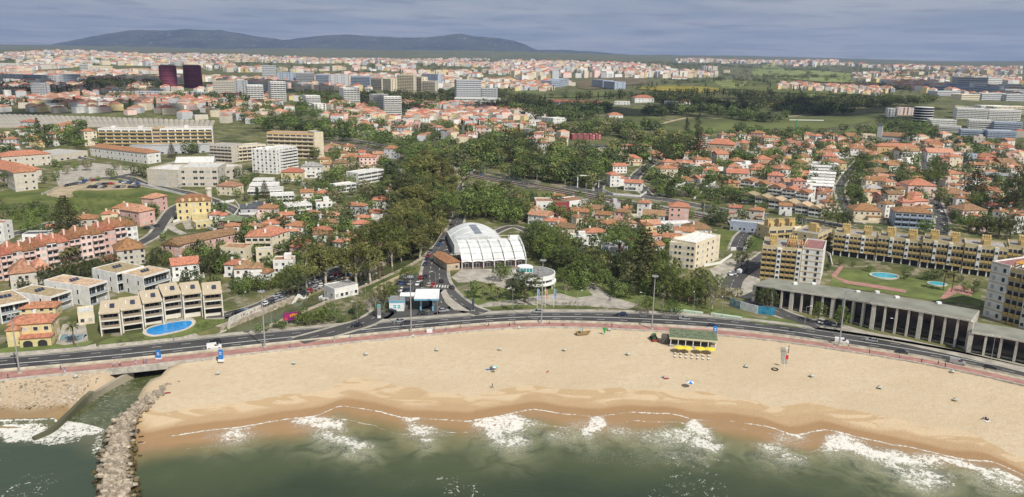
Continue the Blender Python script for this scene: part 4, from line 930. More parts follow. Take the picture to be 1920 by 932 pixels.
b(289, 400, 315, 392, 8, 26, wall='p', roof='hip', rm='l', fl=3, cols=2, name='old_mansion', label='taller rear wing of the old pink mansion', cat='house', rise=2)
# --- schools and large blocks, left middle distance
b(-40, 330, 28, 348, 18, 24, wall='e', roof='hip', rm='o', fl=3, cols=6, name='school_building', label='long school wing with orange hipped roof at the left edge', cat='school')
b(30, 360, 72, 355, 20, 34, wall='e', roof='hip', rm='o', fl=3, cols=3, name='school_building', label='cream three-storey school block with orange roof and skylight', cat='school', rise=2.4)
b(5, 318, 98, 308, 18, 22, wall='e', roof='hip', rm='o', fl=2, cols=9, name='school_building', label='wide school hall with orange roof and white walls', cat='school', rise=3)
b(100, 305, 165, 293, 30, 12, wall='e', roof='flat', rm='w', fl=1, cols=6, name='school_hall', label='low white school hall with flat roof behind the yard', cat='school', ww=2.5)
b(170, 292, 277, 308, 12, 19, wall='w', roof='hip', rm='o', fl=2, cols=14, name='school_building', label='long white two-storey school wing with orange roof and rooflights', cat='school', rise=2.5, ww=1.6)
b(245, 292, 400, 285, 18, 14, wall='g', roof='flat', rm='g', fl=1, cols=12, name='workshop', label='long grey workshop hall in front of the yellow balcony block', cat='hall', ww=2.4)
b(187, 276, 288, 276, 14, 32, wall='w', roof='flat', rm='g', fl=5, cols=7, style='balc', balm=YEL, name='apartment_block', label='long white and yellow balcony block, left half', cat='apartment block', sides='rl', stairhead=2)
b(289, 276, 302, 276, 15, 33, wall='o', roof='flat', rm='g', fl=5, cols=1, style='strip', name='stair_tower', label='ochre stair tower joining the halves of the long yellow block', cat='tower')
b(303, 276, 400, 273, 14, 32, wall='w', roof='flat', rm='g', fl=5, cols=7, style='balc', balm=YEL, name='apartment_block', label='long white and yellow balcony block, right half', cat='apartment block', stairhead=1)
b(160, 274, 184, 272, 10, 26, wall='c', roof='hip', rm='o', fl=4, cols=3, name='apartment_house', label='narrow cream apartment house left of the long yellow block', cat='building')
# beige modernist school block
e, W, D = b(338, 350, 410, 350, 26, 33, wall='e', roof='flat', rm='w', fl=3, cols=6, style='win', name='college_building', label='beige modernist college block with deep dark window bands', cat='school', ww=2.8, wh=1.7)
b(278, 348, 336, 352, 24, 30, wall='e', roof='flat', rm='w', fl=3, cols=1, name='college_building', label='nearly blank beige wing of the modernist college', cat='school', ww=6, wh=1.6)
b(412, 342, 455, 330, 20, 22, wall='e', roof='flat', rm='w', fl=2, cols=4, name='college_building', label='lower right wing of the beige modernist college', cat='school', ww=3, wh=1.6)
b(330, 316, 400, 314, 16, 10, wall='e', roof='gable', rm='w', fl=1, cols=0, name='college_hall', label='beige rooftop hall rising behind the modernist college', cat='school')
b(395, 303, 436, 306, 16, 30, wall='e', roof='flat', rm='g', fl=5, cols=6, style='balc', name='apartment_block', label='beige apartment block with solar panels left of the tan block', cat='apartment block')
b(437, 304, 500, 296, 14, 26, wall='c', roof='flat', rm='w', fl=4, cols=7, style='balc', name='apartment_block', label='long cream balcony block between two beige blocks', cat='apartment block')
b(503, 294, 590, 298, 14, 44, wall='o', roof='flat', rm='g', fl=6, cols=8, style='balc', balm=WALLS['c'], name='apartment_block', label='tall tan gallery block behind the white eight-storey block', cat='apartment block')
b(591, 298, 608, 297, 16, 46, wall='c', roof='flat', rm='g', fl=6, cols=0, name='stair_tower', label='blank cream end tower of the tan gallery block', cat='tower', sides='')
b(474, 324, 520, 327, 14, 42, wall='w', roof='flat', rm='w', fl=8, cols=6, name='apartment_block', label='white eight-storey block, left half with small windows', cat='apartment block', stairhead=1, kinds='gb')
b(521, 325, 558, 316, 14, 42, wall='w', roof='flat', rm='w', fl=8, cols=5, style='balc', name='apartment_block', label='white eight-storey block, right half with balconies', cat='apartment block')
# modern white terraced villas
for a in [(464, 365, 530, 365, 14, 8), (468, 355, 522, 355, 12, 8), (474, 346, 512, 346, 10, 8)]:
    b(*a, wall='w', roof='flat', rm='w', fl=1, cols=4, style='strip', name='modern_house', label='white modern house with a full-width dark window band ' + ('lowest tier' if a[1] == 365 else 'middle tier' if a[1] == 355 else 'upper tier'), cat='house', kinds='g', parapet=.4)
for a, lb in [((508, 386, 553, 386, 10, 20), 'white three-storey modern villa with dark window bands'), ((540, 410, 586, 408, 11, 24), 'white cubic apartment villa with balconies above the road'), ((672, 347, 720, 338, 12, 20), 'long white modern house with roof terraces by the poplar'), ((630, 362, 668, 358, 8, 14), 'white flat house half hidden behind a tree')]:
    b(*a, wall='w', roof='flat', rm='w', fl=3 if a[5] >= 20 else 2, cols=4, style='strip', name='modern_house', label=lb, cat='house', parapet=.5)
b(462, 476, 510, 478, 14, 34, wall='c', roof='hip', rm='o', fl=3, cols=4, style='balc', name='apartment_house', label='cream balconied apartment house with orange roof', cat='apartment block', rise=2.5, chim=2)
b(512, 476, 545, 462, 12, 32, wall='c', roof='hip', rm='o', fl=3, cols=4, name='apartment_house', label='cream apartment house wing with orange roof and white frames', cat='apartment block', rise=2.2)
# --- the vaulted tent hall
A = G(852, 478); B = G(948, 474); W = (B - A).length; rz = math.atan2(B.y - A.y, B.x - A.x); z0 = Tz(A.x, A.y)
e = thing('tent_hall', 'white vaulted sports hall with a grey rooflight strip', 'hall', (A.x, A.y, z0), rz); D = 34; occupy(A.x + W / 2, A.y + D / 2, W / 2 + 2, D / 2, rz)
NS = 14; arc = [(W * k / NS, 5.0 + 5.0 * math.sin(math.pi * k / NS) ** 0.85) for k in range(NS + 1)]
mb = MB(); vs = [(x, y, z) for y in (0, D) for x, z in arc]; mb.add(vs, [(k, k + 1, NS + 2 + k, NS + 1 + k) for k in range(NS)])
mb.add([(x, 0.0, z) for x, z in arc] + [(W, 0, 0), (0, 0, 0)], [tuple(range(NS, -1, -1)) + (NS + 2, NS + 1)]); mb.box(0, 0.01, 0, .3, D, 5.5); mb.box(W - .3, .01, 0, W, D, 5.5)
MEMB = mat('white_membrane', (0.62, 0.63, 0.62), 0.6, 0.25, 0.12); mb.build('vault', MEMB, e)
mb = MB(); mb.add([(x, y, z + .12) for y in (5, D - 6) for x, z in arc[6:9]], [(0, 1, 4, 3), (1, 2, 5, 4)]); mb.build('rooflight', mat('rooflight_grey', (0.20, 0.22, 0.26), .3), e)
for k in range(1, 3): mb = MB(); y_ = D * k / 3; [mb.tube((arc[j][0], y_, arc[j][1] + .05), (arc[j + 1][0], y_, arc[j + 1][1] + .05), .12, n=4) for j in range(NS)]; mb.build('rib', WHITEP, e)
# front framed hall with sloping membrane bays
A = G(866, 505); B = G(986, 499); W = (B - A).length; rz = math.atan2(B.y - A.y, B.x - A.x); D = 17; z0 = Tz(A.x, A.y)
e = thing('framed_pavilion', 'white steel-framed pavilion with sloping membrane bays in front of the vaulted hall', 'pavilion', (A.x, A.y, z0), rz); occupy(A.x + W / 2, A.y + D / 2, W / 2 + 1, D / 2 + 1, rz)
mb = MB(); mb.box(.4, 1, 0, W - .4, D, 3.2); mb.build('wall', mat('dark_red_facade', (0.13, 0.035, 0.035), .6), e)
mb = MB(); mb.box(0, .8, 3.2, W, 1.2, 3.6); mb.build('fascia', WHITEP, e)
prof_ = [(0, 4.0), (3, 6.6), (7, 8.8), (12, 10.4), (D, 11.2)]
mb = MB(); 
for i in range(6):
    for k in range(len(prof_) - 1):
        x0, x1 = W * i / 6 + .25, W * (i + 1) / 6 - .25; (y0, z_0), (y1, z_1) = prof_[k], prof_[k + 1]; xm = (x0 + x1) / 2
        mb.add([(x0, y0, z_0 - .5), (xm, y0, z_0 - .1), (x1, y0, z_0 - .5), (x0, y1, z_1 - .5), (xm, y1, z_1 - .1), (x1, y1, z_1 - .5)], [(0, 1, 4, 3), (1, 2, 5, 4)])
mb.build('membrane_roof', MEMB, e)
for i in range(7):
    x = W * i / 6; mb = MB(); mb.box(x - .15, -.3, 0, x + .15, 0, 4.4)
    for k in range(len(prof_) - 1):
        (y0, z_0), (y1, z_1) = prof_[k], prof_[k + 1]
        mb.tube((x, y0, z_0), (x, y1, z_1), .14, n=4); mb.tube((x, y0, z_0 + 1.3), (x, y1, z_1 + 1.3), .12, n=4)
        mb.tube((x, y0, z_0), (x, y1, z_1 + 1.3), .08, n=4); mb.tube((x, y0, z_0), (x, y0, z_0 + 1.3), .08, n=4)
    mb.build('truss', WHITEP, e)
for k, (y0, z_0) in enumerate(prof_): mb = MB(); mb.tube((0, y0, z_0 + 1.3), (W, y0, z_0 + 1.3), .10, n=4); mb.build('purlin', WHITEP, e)
mb = MB(); mb.box(W * .86, D - 1, 0, W, D, 12.4); mb.build('end_frame', WHITEP, e)
for i in range(6): link('window', win_mesh(W / 6 - 1.2, 2.2, 'd'), e, (W * (i + .5) / 6, 1.0, .4), 0)
b(838, 508, 862, 505, 18, 14, wall='t', roof='gable', rm='o', fl=1, cols=2, name='brick_annex', label='brick annex with orange gabled roof left of the tent hall', cat='building')
# --- round restaurant
c0 = G(1003, 545); c0 = Vector((c0.x, c0.y + 7, c0.z)); Rr = 9.4
e = thing('round_restaurant', 'round white restaurant with flat dark roof deck', 'restaurant', c0); occupy(c0.x, c0.y, Rr, Rr, 0)
mb = MB(); mb.cyl(0, 0, 0, 2.6, Rr - 3, n=32); mb.build('lower_glazing', GLASS, e); mb = MB(); mb.cyl(0, 0, 2.6, 3.4, Rr + .5, n=32); mb.build('floor_band', WHITEP, e)
mb = MB(); mb.cyl(0, 0, 3.4, 5.0, Rr - 1.5, n=32); mb.build('upper_glazing', GLASS, e); mb = MB(); mb.cyl(0, 0, 5.0, 7.0, Rr, n=32); mb.build('parapet_band', WHITEP, e)
mb = MB(); mb.cyl(0, 0, 6.98, 7.05, Rr - .4, n=32); rf = mb.build('roof', ROOFS['g'], e)
mb = MB(); mb.cyl(-4.5, 2, 7.05, 9.0, 3.6, n=20); mb.build('roof_drum', WHITEP, rf); mb = MB(); mb.box(-7.0, -3.2, 7.05, -1.0, -.5, 9.6); mb.build('roof_box', WHITEP, rf)
mb = MB(); 
for k in range(4): mb.box(-6.8 + k * 1.45, -3.26, 7.6, -5.6 + k * 1.45, -3.21, 9.3)
mb.build('teal_glazing', mat('teal_glass', (0.06, 0.28, 0.27), .2), rf)
for k in range(7): mb = MB(); a = k * .9; mb.box(3 + 3 * math.cos(a) - .6, 3 * math.sin(a) - .4, 7.05, 3 + 3 * math.cos(a) + .6, 3 * math.sin(a) + .4, 7.8); mb.build('roof_unit', STEEL, rf)
for k in range(12): a = 2 * math.pi * k / 12; mb = MB(); mb.cyl(math.cos(a) * (Rr - .4), math.sin(a) * (Rr - .4), 0, 5.0, .2, n=6); mb.build('column', WHITEP, e)
# --- petrol station
BLUE = mat('blue_fascia', (0.16, 0.38, 0.52), 0.5); CYAN = mat('cyan_sign', (0.02, 0.45, 0.55), 0.5)
A = G(730, 584); rz = R(4); e = thing('petrol_station', 'petrol station with white canopy and small white kiosk beside the seafront road', 'petrol station', (A.x, A.y, 5.1), rz); occupy(A.x + 9, A.y + 5, 11, 6, 0)
mb = MB(); mb.box(0, 0, 0, 6.0, 7, 3.6); mb.build('kiosk_wall', WHITEP, e); mb = MB(); mb.box(-.1, -.1, 3.6, 6.1, 7.1, 4.5); mb.build('kiosk_fascia', BLUE, e)
mb = MB(); mb.box(.2, .2, 4.5, 5.8, 6.8, 4.6); mb.build('kiosk_roof', ROOFS['g'], e)
mb = MB()
for ox in (1.7, 3.4):
    mb.box(ox, -.06, 1.3, ox + 1.1, -.01, 1.75); mb.box(ox + .75, -.06, 1.75, ox + 1.1, -.01, 2.2); mb.box(ox, -.06, 2.2, ox + 1.1, -.01, 2.65)
mb.build('kiosk_emblem', CYAN, e)
mb = MB(); mb.box(4.0, 4.5, 4.9, 11, 9, 5.3); mb.build('link_canopy', WHITEP, e)
mb = MB(); mb.box(10.3, -1.5, 5.0, 20.3, 12, 5.7); mb.build('canopy_fascia', BLUE, e); mb = MB(); mb.box(10.25, -1.55, 5.7, 20.35, 12.05, 5.85); mb.build('canopy', WHITEP, e)
for x in (12.6, 17.6):
    for y_ in (1.2, 8.6):
        mb = MB(); mb.box(x, y_, 0, x + .5, y_ + .5, 5); mb.build('pillar', WHITEP, e); mb = MB(); mb.box(x - .1, y_ - 1.6, .15, x + .6, y_ - .7, 1.9); mb.build('fuel_pump', BLUE, e)
A = G(711, 597); e = thing('price_totem', 'tall white petrol price totem on the green verge', 'sign', (A.x, A.y, 5.1)); mb = MB(); mb.box(-.7, -.15, 0, .7, .15, 1.2); mb.build('base', WHITEP, e); mb = MB(); mb.box(-.7, -.15, 1.2, .7, .15, 5.8); mb.build('panel', STEEL, e); mb = MB(); mb.box(-.5, -.18, 4.6, .5, -.15, 5.5); mb.build('emblem', CYAN, e)
A = G(887, 583); e = thing('totem_sign', 'slim dark information totem at the avenue corner', 'sign', (A.x, A.y, 5.1)); mb = MB(); mb.box(-.5, -.3, .3, .5, .3, 5.4); mb.build('panel', mat('dark_totem', (0.06, 0.08, 0.10), .3), e); mb = MB(); mb.box(-.8, -.6, 0, .8, .6, .3); mb.build('base', CONC, e)
# low white service buildings by the creek
b(628, 562, 672, 552, 9, 18, wall='w', roof='flat', rm='g', fl=1, cols=5, name='service_building', label='low white service building with grey flat roof on the creek bank', cat='building', base=0, parapet=.5)
b(598, 568, 636, 560, 8, 9, wall='w', roof='flat', rm='g', fl=1, cols=4, name='service_building', label='small flat white outbuilding nearest the billboard on the creek bank', cat='building')
# --- right: yellow apartment complex
CMP = 'yellow and white apartment complex'
WALLS['z'] = stucco('muted_yellow_render', (0.56, 0.46, 0.27)); WN['z'] = 'yellow'
def yblock(x0, y0, x1, y1, depth, hp, fl, cols, lb, nb=1, z=None, pil=0, **k):
    e, W, D = b(x0, y0, x1, y1, depth, hp, wall='z', roof='flat', rm='g', fl=fl, cols=cols, style='balc', balm=YEL, name='apartment_block', label=lb, cat='apartment block', group=CMP, base=pil, parapet=.9, z=z, **k)
    h = e['_h']
    for i in range(nb):
        s = MB(); x = W * (i + .5) / nb; s.box(x - 2, D * .3, h, x + 2, D * .62, h + 3.6); s.box(x - 1.1, D * .2, h, x + .8, D * .3 - .02, h + 2.6)
        for q in (-1.5, -.5, .5, 1.5): s.box(x + q - .35, D * .34, h + 3.62, x + q + .35, D * .58, h + 4.6)
        s.build('roof_tower', YEL, e)
    for i in range(cols):
        if i % 4 == 3:
            s = MB(); bw = W / cols; s.box(bw * i + .1, -1.45, pil, bw * (i + 1) - .1, -.01, h + .3); s.build('white_bay', WALLS['w'], e)
            for f in range(fl): link('window', win_mesh(1.2, 1.3, 'g'), e, (bw * (i + .5), -1.45, pil + f * (h - pil) / fl + .9), 0)
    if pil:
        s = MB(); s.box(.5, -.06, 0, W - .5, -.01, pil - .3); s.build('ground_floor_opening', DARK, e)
        for i in range(cols // 2 + 1): s = MB(); x = min(W - .3, max(.3, W * i / (cols // 2))); s.box(x - .3, -.8, 0, x + .3, -.1, pil); s.build('pillar', WALLS['w'], e)
    return e, W, D
e, W, D = yblock(1424, 521, 1497, 529, 20, 58, 6, 8, 'yellow six-storey block with balconies and roof pergola', nb=2)
s = MB(); h = e['_h']
for i in range(9): s.box(W * .62 + i * 1.1, .5, h + 2.6, W * .62 + i * 1.1 + .35, 9, h + 2.9)
s.box(W * .6, .5, h + 2.3, W * .6 + 10.4, .9, h + 2.6); s.box(W * .6, 8.6, h + 2.3, W * .6 + 10.4, 9, h + 2.6)
for a_ in (W * .6, W * .6 + 10): s.box(a_, .5, h, a_ + .35, .85, h + 2.3); s.box(a_, 8.6, h, a_ + .35, 8.95, h + 2.3)
s.build('pergola', mat('pergola_ochre', (0.50, 0.25, 0.12), .8), e)
e, W, D = b(1498, 529, 1536, 534, 22, 62, wall='w', roof='flat', rm='m', fl=6, cols=2, name='apartment_block', label='white end tower of the yellow complex with narrow windows', cat='apartment block', group=CMP, ww=1.2, wh=1.6)
for f in range(7): s = MB(); s.box(-.05, -.08, f * e['_h'] / 6 - .15, W + .05, -.005, f * e['_h'] / 6 + .15); s.build('yellow_band', YEL, e)
yblock(1530, 478, 1556, 462, 14, 34, 4, 3, 'yellow linking block between the tower and the long slab', nb=1)
yblock(1440, 452, 1500, 446, 12, 22, 2, 4, 'set-back yellow rooftop storeys behind the six-storey block', nb=3)
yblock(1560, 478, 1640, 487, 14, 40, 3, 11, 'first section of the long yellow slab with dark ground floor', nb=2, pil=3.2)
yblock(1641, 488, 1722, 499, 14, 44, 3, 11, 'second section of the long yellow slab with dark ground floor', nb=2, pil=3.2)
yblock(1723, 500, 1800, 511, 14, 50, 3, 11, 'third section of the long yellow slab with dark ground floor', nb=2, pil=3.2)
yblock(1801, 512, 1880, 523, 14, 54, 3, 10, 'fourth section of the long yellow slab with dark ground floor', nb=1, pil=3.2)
yblock(1881, 520, 1990, 536, 14, 60, 4, 12, 'far right section of the long yellow slab, cut by the picture edge', nb=2)
e, W, D = b(1842, 592, 1876, 603, 22, 100, wall='w', roof='flat', rm='m', fl=6, cols=2, name='apartment_block', label='white tower with yellow bands beside the lower colonnade', cat='apartment block', group=CMP, ww=1.2, wh=1.7)
for f in range(7): s = MB(); s.box(-.05, -.08, f * e['_h'] / 6 - .15, W + .05, -.005, f * e['_h'] / 6 + .15); s.build('yellow_band', YEL, e)
e, W, D = yblock(1877, 603, 1985, 632, 22, 100, 6, 9, 'yellow balconied tower at the right edge above the lower colonnade', nb=1)
s = MB(); h = e['_h']
for i in range(12): s.box(1 + i * 1.2, .5, h + 2.6, 1.4 + i * 1.2, 7, h + 3.1)
s.box(.8, .5, h, 1.2, 1, h + 2.6); s.box(14, .5, h, 14.4, 1, h + 2.6); s.box(.8, 6.5, h, 1.2, 7, h + 2.6); s.box(14, 6.5, h, 14.4, 7, h + 2.6)
s.build('pergola', mat('pergola_orange', (0.60, 0.32, 0.06), .8), e)
# hotel garden deck
for nm, m, pts, of in [('garden_lawn', LAWN, [(1556, 545), (1560, 520), (1572, 505), (1640, 508), (1700, 520), (1790, 535), (1840, 550), (1838, 575), (1790, 568), (1700, 556), (1620, 545), (1575, 538)], .12)]:
    area(nm, m, pts, of, cm=False)
area('garden_path', PINK, [(1558, 518), (1576, 498), (1582, 500), (1568, 520), (1590, 527), (1640, 534), (1700, 545), (1698, 550), (1630, 539), (1585, 532)], .2, cm=False)
area('garden_path', PINK, [(1780, 540), (1800, 535), (1825, 545), (1822, 556), (1795, 550), (1770, 562), (1762, 560)], .2, cm=False)
def pool(px, py, rx, ry, lb, pts=None, rz=0, z=None):
    c = G(px, py); s_ = ppm(c); z = (z if z is not None else c.z) ; n = 36
    if pts is None: w = [(c.x + rx / s_ * math.cos(2 * math.pi * k / n), c.y + ry / s_ / .36 * math.sin(2 * math.pi * k / n)) for k in range(n)]
    else: w = catmull(GP(pts), 5, True); cxx = sum(q[0] for q in w) / len(w); cyy = sum(q[1] for q in w) / len(w); z = Tz(cxx, cyy); c = Vector((cxx, cyy, z))
    e = thing('swimming_pool', lb, 'pool', (c.x, c.y, z)); L = [(q[0] - c.x, q[1] - c.y) for q in w]
    zt = max(Tz(*q) for q in w) - z + .25
    mb = MB(); mb.prism([(q[0] * 1.16, q[1] * 1.2) for q in L], -1.5, zt); mb.build('pool_deck', mat('pool_deck', (0.55, 0.50, 0.43), .8, .5, .1), e)
    mb = MB(); mb.prism(L, zt + .01, zt + .06); mb.build('water', mat('pool_water', (0.08, 0.42, 0.52), .08, .5, .15, bump=.2, bscale=1.5), e)
    return e
pool(1658, 518, 23, 6.5, 'large oval turquoise pool on the hotel lawn'); pool(1757, 533, 15, 4.5, 'small round turquoise pool on the hotel lawn')
e = pool(0, 0, 0, 0, 'freeform blue garden pool in front of the terraced row', pts=[(276, 625), (278, 618), (300, 611), (330, 605), (356, 603), (359, 609), (345, 618), (315, 625), (290, 629)])
for ch in e.children:
    if ch.name.startswith('water'): ch.data.materials[0] = mat('deep_blue_pool', (0.03, 0.26, 0.62), .08, .5, .12, bump=.2, bscale=1.5)
area('garden_lawn', LAWN, [(182, 645), (200, 636), (232, 630), (275, 622), (310, 608), (345, 598), (385, 600), (425, 596), (430, 600), (400, 615), (360, 628), (300, 637), (230, 644)], .06, cm=False)
area('garden_lawn', LAWN, [(0, 655), (30, 648), (110, 645), (160, 638), (175, 640), (165, 648), (90, 655), (20, 662), (-40, 668)], .06, cm=False)
# --- colonnade buildings on the right
STONE = mat('pale_stone_column', (0.56, 0.52, 0.45), .8, .8, .12)
def colonnade(pts, hs, depth, lb, z0=5.0, every=4.0, roofm=None):
    """pts: ground pixels of the column feet from left to right"""
    w = [G(*p) for p in pts]; A = w[0]; e = thing('colonnade_building', lb, 'building', (A.x, A.y, z0)); L = [(q.x - A.x, q.y - A.y) for q in w]
    d = dense(L, 4.2); back = offs(L, depth); inner = offs(L, 1.6)
    tot = [0]; 
    for i in range(1, len(L)): tot.append(tot[-1] + math.dist(L[i - 1], L[i]))
    H = lambda s: float(np.interp(s, tot, hs))
    mb = MB()
    for i in range(len(L) - 1): mb.prism([inner[i], inner[i + 1], back[i + 1], back[i]], 0, [H(tot[i]) - .8, H(tot[i + 1]) - .8, H(tot[i + 1]) - .8, H(tot[i]) - .8])
    mb.build('wall', CONC, e)
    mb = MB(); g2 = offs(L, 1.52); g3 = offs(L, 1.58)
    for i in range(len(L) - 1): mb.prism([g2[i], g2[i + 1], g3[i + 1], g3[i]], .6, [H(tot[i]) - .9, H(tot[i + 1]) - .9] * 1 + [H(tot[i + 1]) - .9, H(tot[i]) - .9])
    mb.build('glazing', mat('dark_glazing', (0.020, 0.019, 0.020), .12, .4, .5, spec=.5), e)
    mb = MB(); f0 = offs(L, -.5)
    for i in range(len(L) - 1):
        a, b2 = H(tot[i]), H(tot[i + 1]); mb.prism([f0[i], f0[i + 1], back[i + 1], back[i]], [a - .75, b2 - .75, b2 - .75, a - .75], [a - .1, b2 - .1, b2 - .1, a - .1])
    mb.build('roof_slab', STONE, e)
    mb = MB(); f1 = offs(L, -.1)
    for i in range(len(L) - 1):
        a, b2 = H(tot[i]), H(tot[i + 1]); mb.prism([f1[i], f1[i + 1], offs(L, depth - .4)[i + 1], offs(L, depth - .4)[i]], [a - .1, b2 - .1, b2 - .1, a - .1], [a, b2, b2, a])
    mb.build('roof', mat('olive_grey_roof', (0.235, 0.235, 0.195), .9, .15, .15, bump=.3), e)
    s = 0; i = 0; k = 0; T_ = tot[-1]; nn = int(T_ / every)
    for k in range(nn + 1):
        s = T_ * k / nn; i = max(j for j in range(len(L)) if tot[j] <= s + 1e-6); i = min(i, len(L) - 2); t = (s - tot[i]) / (tot[i + 1] - tot[i]); x = L[i][0] + (L[i + 1][0] - L[i][0]) * t; y_ = L[i][1] + (L[i + 1][1] - L[i][1]) * t
        a = math.atan2(L[i + 1][1] - L[i][1], L[i + 1][0] - L[i][0]); wd = .75 if k % 4 == 0 else .38
        mb = MB(); mb.box(-wd, -.2, 0, wd, 1.4, H(s) - .8); mb.build('column', STONE, e, (x, y_, 0), a)
    for i in range(len(L) - 1): occupy(A.x + (L[i][0] + back[i + 1][0]) / 2, A.y + (L[i][1] + back[i + 1][1]) / 2, math.dist(L[i], L[i + 1]) / 2, depth / 2, math.atan2(L[i + 1][1] - L[i][1], L[i + 1][0] - L[i][0]))
    return e, L, back
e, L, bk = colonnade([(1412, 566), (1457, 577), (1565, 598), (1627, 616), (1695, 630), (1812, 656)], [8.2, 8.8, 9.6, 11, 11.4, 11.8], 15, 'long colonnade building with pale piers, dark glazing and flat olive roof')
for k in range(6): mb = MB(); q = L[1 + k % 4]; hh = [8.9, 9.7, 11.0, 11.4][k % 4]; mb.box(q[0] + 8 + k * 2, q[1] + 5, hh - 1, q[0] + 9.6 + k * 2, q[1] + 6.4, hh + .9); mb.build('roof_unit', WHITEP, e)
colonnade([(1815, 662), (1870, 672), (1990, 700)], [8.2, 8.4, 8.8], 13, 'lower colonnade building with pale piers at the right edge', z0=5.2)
# pool garden retaining front
strip('garden_wall', CONC, [tuple(P(a, c, 5)) for a, c in ((1553, 556), (1620, 566), (1700, 577), (1790, 590), (1835, 596))], .5, 0, h=3.0, kind=None, label='concrete retaining wall holding up the hotel garden', cat='wall')
# --- red brick, grey, cream buildings right of centre
b(1005, 402, 1036, 402, 14, 22, wall='w', roof='flat', rm='n', fl=2, cols=3, name='modern_house', label='white modern block with a dark red side wall', cat='building'); b(1037, 404, 1066, 404, 12, 22, wall='r', roof='flat', rm='n', fl=2, cols=2, name='modern_house', label='dark red modern block between two white blocks', cat='building', kinds='g')
b(1067, 402, 1102, 396, 14, 22, wall='w', roof='flat', rm='n', fl=2, cols=3, name='modern_house', label='white modern block with roof terrace above the meadow', cat='building')
b(987, 398, 1004, 400, 20, 14, wall='q', roof='gable', rm='o', fl=2, cols=2, name='villa', label='pale pink gabled house left of the white and red modern blocks', cat='house')
e, W, D = b(1253, 500, 1300, 506, 15, 44, wall='c', roof='flat', rm='w', fl=4, cols=6, name='apartment_block', label='cream four-storey apartment house with pale roof, front wing', cat='apartment block'); 
b(1301, 506, 1347, 486, 13, 46, wall='c', roof='flat', rm='w', fl=4, cols=5, name='apartment_block', label='cream four-storey apartment house with pale roof, rear wing', cat='apartment block', sides='r')
b(1253, 418, 1290, 420, 12, 30, wall='p', roof='hip', rm='o', fl=3, cols=3, name='villa', label='pink three-storey villa with orange hipped roof above the railway', cat='house', rise=2.4)
b(1245, 432, 1305, 428, 10, 9, wall='g', roof='flat', rm='w', fl=1, cols=0, name='podium', label='grey terrace podium under the pink villa', cat='podium')
b(1368, 432, 1478, 442, 6, 16, wall='b', roof='flat', rm='w', fl=1, cols=14, name='station_wall_building', label='long blue-grey station building beside the railway', cat='station')
b(1370, 470, 1380, 470, 0.6, 6, wall='w', roof='flat', rm='w', fl=1, cols=0, name='hoarding', label='short white hoarding by the works yard', cat='hoarding', sides='', parapet=0)
# terraced rows right
for i in range(5): b(1387 + i * 26, 358 + i * 5.4, 1411 + i * 26, 361 + i * 5.4, 10, 19, wall='w', roof='gable', rm='o', fl=3, cols=3, style='balc', name='row_house', label='white terraced house with orange roof, %s of five in the upper row' % ['first', 'second', 'third', 'fourth', 'fifth'][i], cat='house', group='white terraced rows', sides='l', rise=2)
for i in range(6): b(1390 + i * 25, 380 + i * 5, 1414 + i * 25, 383 + i * 5, 11, 15, wall='w', roof='gable', rm='s', fl=2, cols=2, style='strip', name='row_house', label='white terraced house with sandy roof, %s of six in the lower row' % ['first', 'second', 'third', 'fourth', 'fifth', 'sixth'][i], cat='house', group='white terraced rows', sides='l', rise=1.8)
for i in range(8):
    k = i / 7; b(1510 + 12 * k, 368 - 44 * k, 1560 + 8 * k, 371 - 44 * k, 6.0, 20 - 3 * k, wall='w', roof='gable', rm='w', fl=3, cols=4, style='balc', name='row_house', label='white stepped terrace house, %s from the near end of the cascade' % ['first', 'second', 'third', 'fourth', 'fifth', 'sixth', 'seventh', 'eighth'][i], cat='house', group='cascading white terrace', sides='r', balm=WHITEP)
b(1675, 425, 1745, 430, 14, 28, wall='b', roof='hip', rm='o', fl=3, cols=5, style='balc', name='apartment_house', label='blue-grey glazed apartment house with orange hipped roof', cat='apartment block', rise=2.5, balm=WALLS['b'])
e, W, D = b(1705, 400, 1738, 400, 15, 22, wall='q', roof='hip', rm='o', fl=2, cols=3, name='villa', label='pink villa with a square pointed turret', cat='house', rise=3)
s = MB(); s.box(-4.2, -1, 0, -.01, 3.4, 9.5); s.build('turret', WALLS['w'], e); s = MB(); s.hip(-4.2, -1, -.01, 3.4, 9.6, 4.2, .4); s.build('turret_roof', ROOFS['o'], e)
b(1700, 372, 1752, 374, 16, 24, wall='q', roof='hip', rm='o', fl=2, cols=4, name='villa', label='wide pale villa with orange roof behind the turreted villa', cat='house', rise=4)
b(1770, 328, 1848, 333, 14, 9, wall='e', roof='flat', rm='s', fl=2, cols=8, name='flat_roof_row', label='long low row with sandy flat roof below the red house', cat='building')
b(1835, 342, 1905, 346, 12, 16, wall='g', roof='flat', rm='g', fl=2, cols=8, style='strip', name='flat_roof_row', label='long grey two-storey row at the right edge', cat='building')
b(1643, 292, 1722, 292, 12, 17, wall='o', roof='hip', rm='o', fl=2, cols=10, name='barracks', label='long ochre building with orange roof below the church', cat='building')
b(1325, 286, 1375, 290, 14, 17, wall='t', roof='hip', rm='o', fl=2, cols=6, name='palace', label='large terracotta-roofed palace with dormers', cat='palace', rise=5)
for i in range(9): b(1058 + i * 9.4, 291 - i * .4, 1067 + i * 9.4, 291 - i * .4, 10, 12, wall='wq'[i % 2], roof='gable', rm='k', fl=2, cols=2, name='row_house', label='slate-roofed row house, %s of nine from the left' % ['first', 'second', 'third', 'fourth', 'fifth', 'sixth', 'seventh', 'eighth', 'ninth'][i], cat='house', group='slate-roofed row', sides='l')
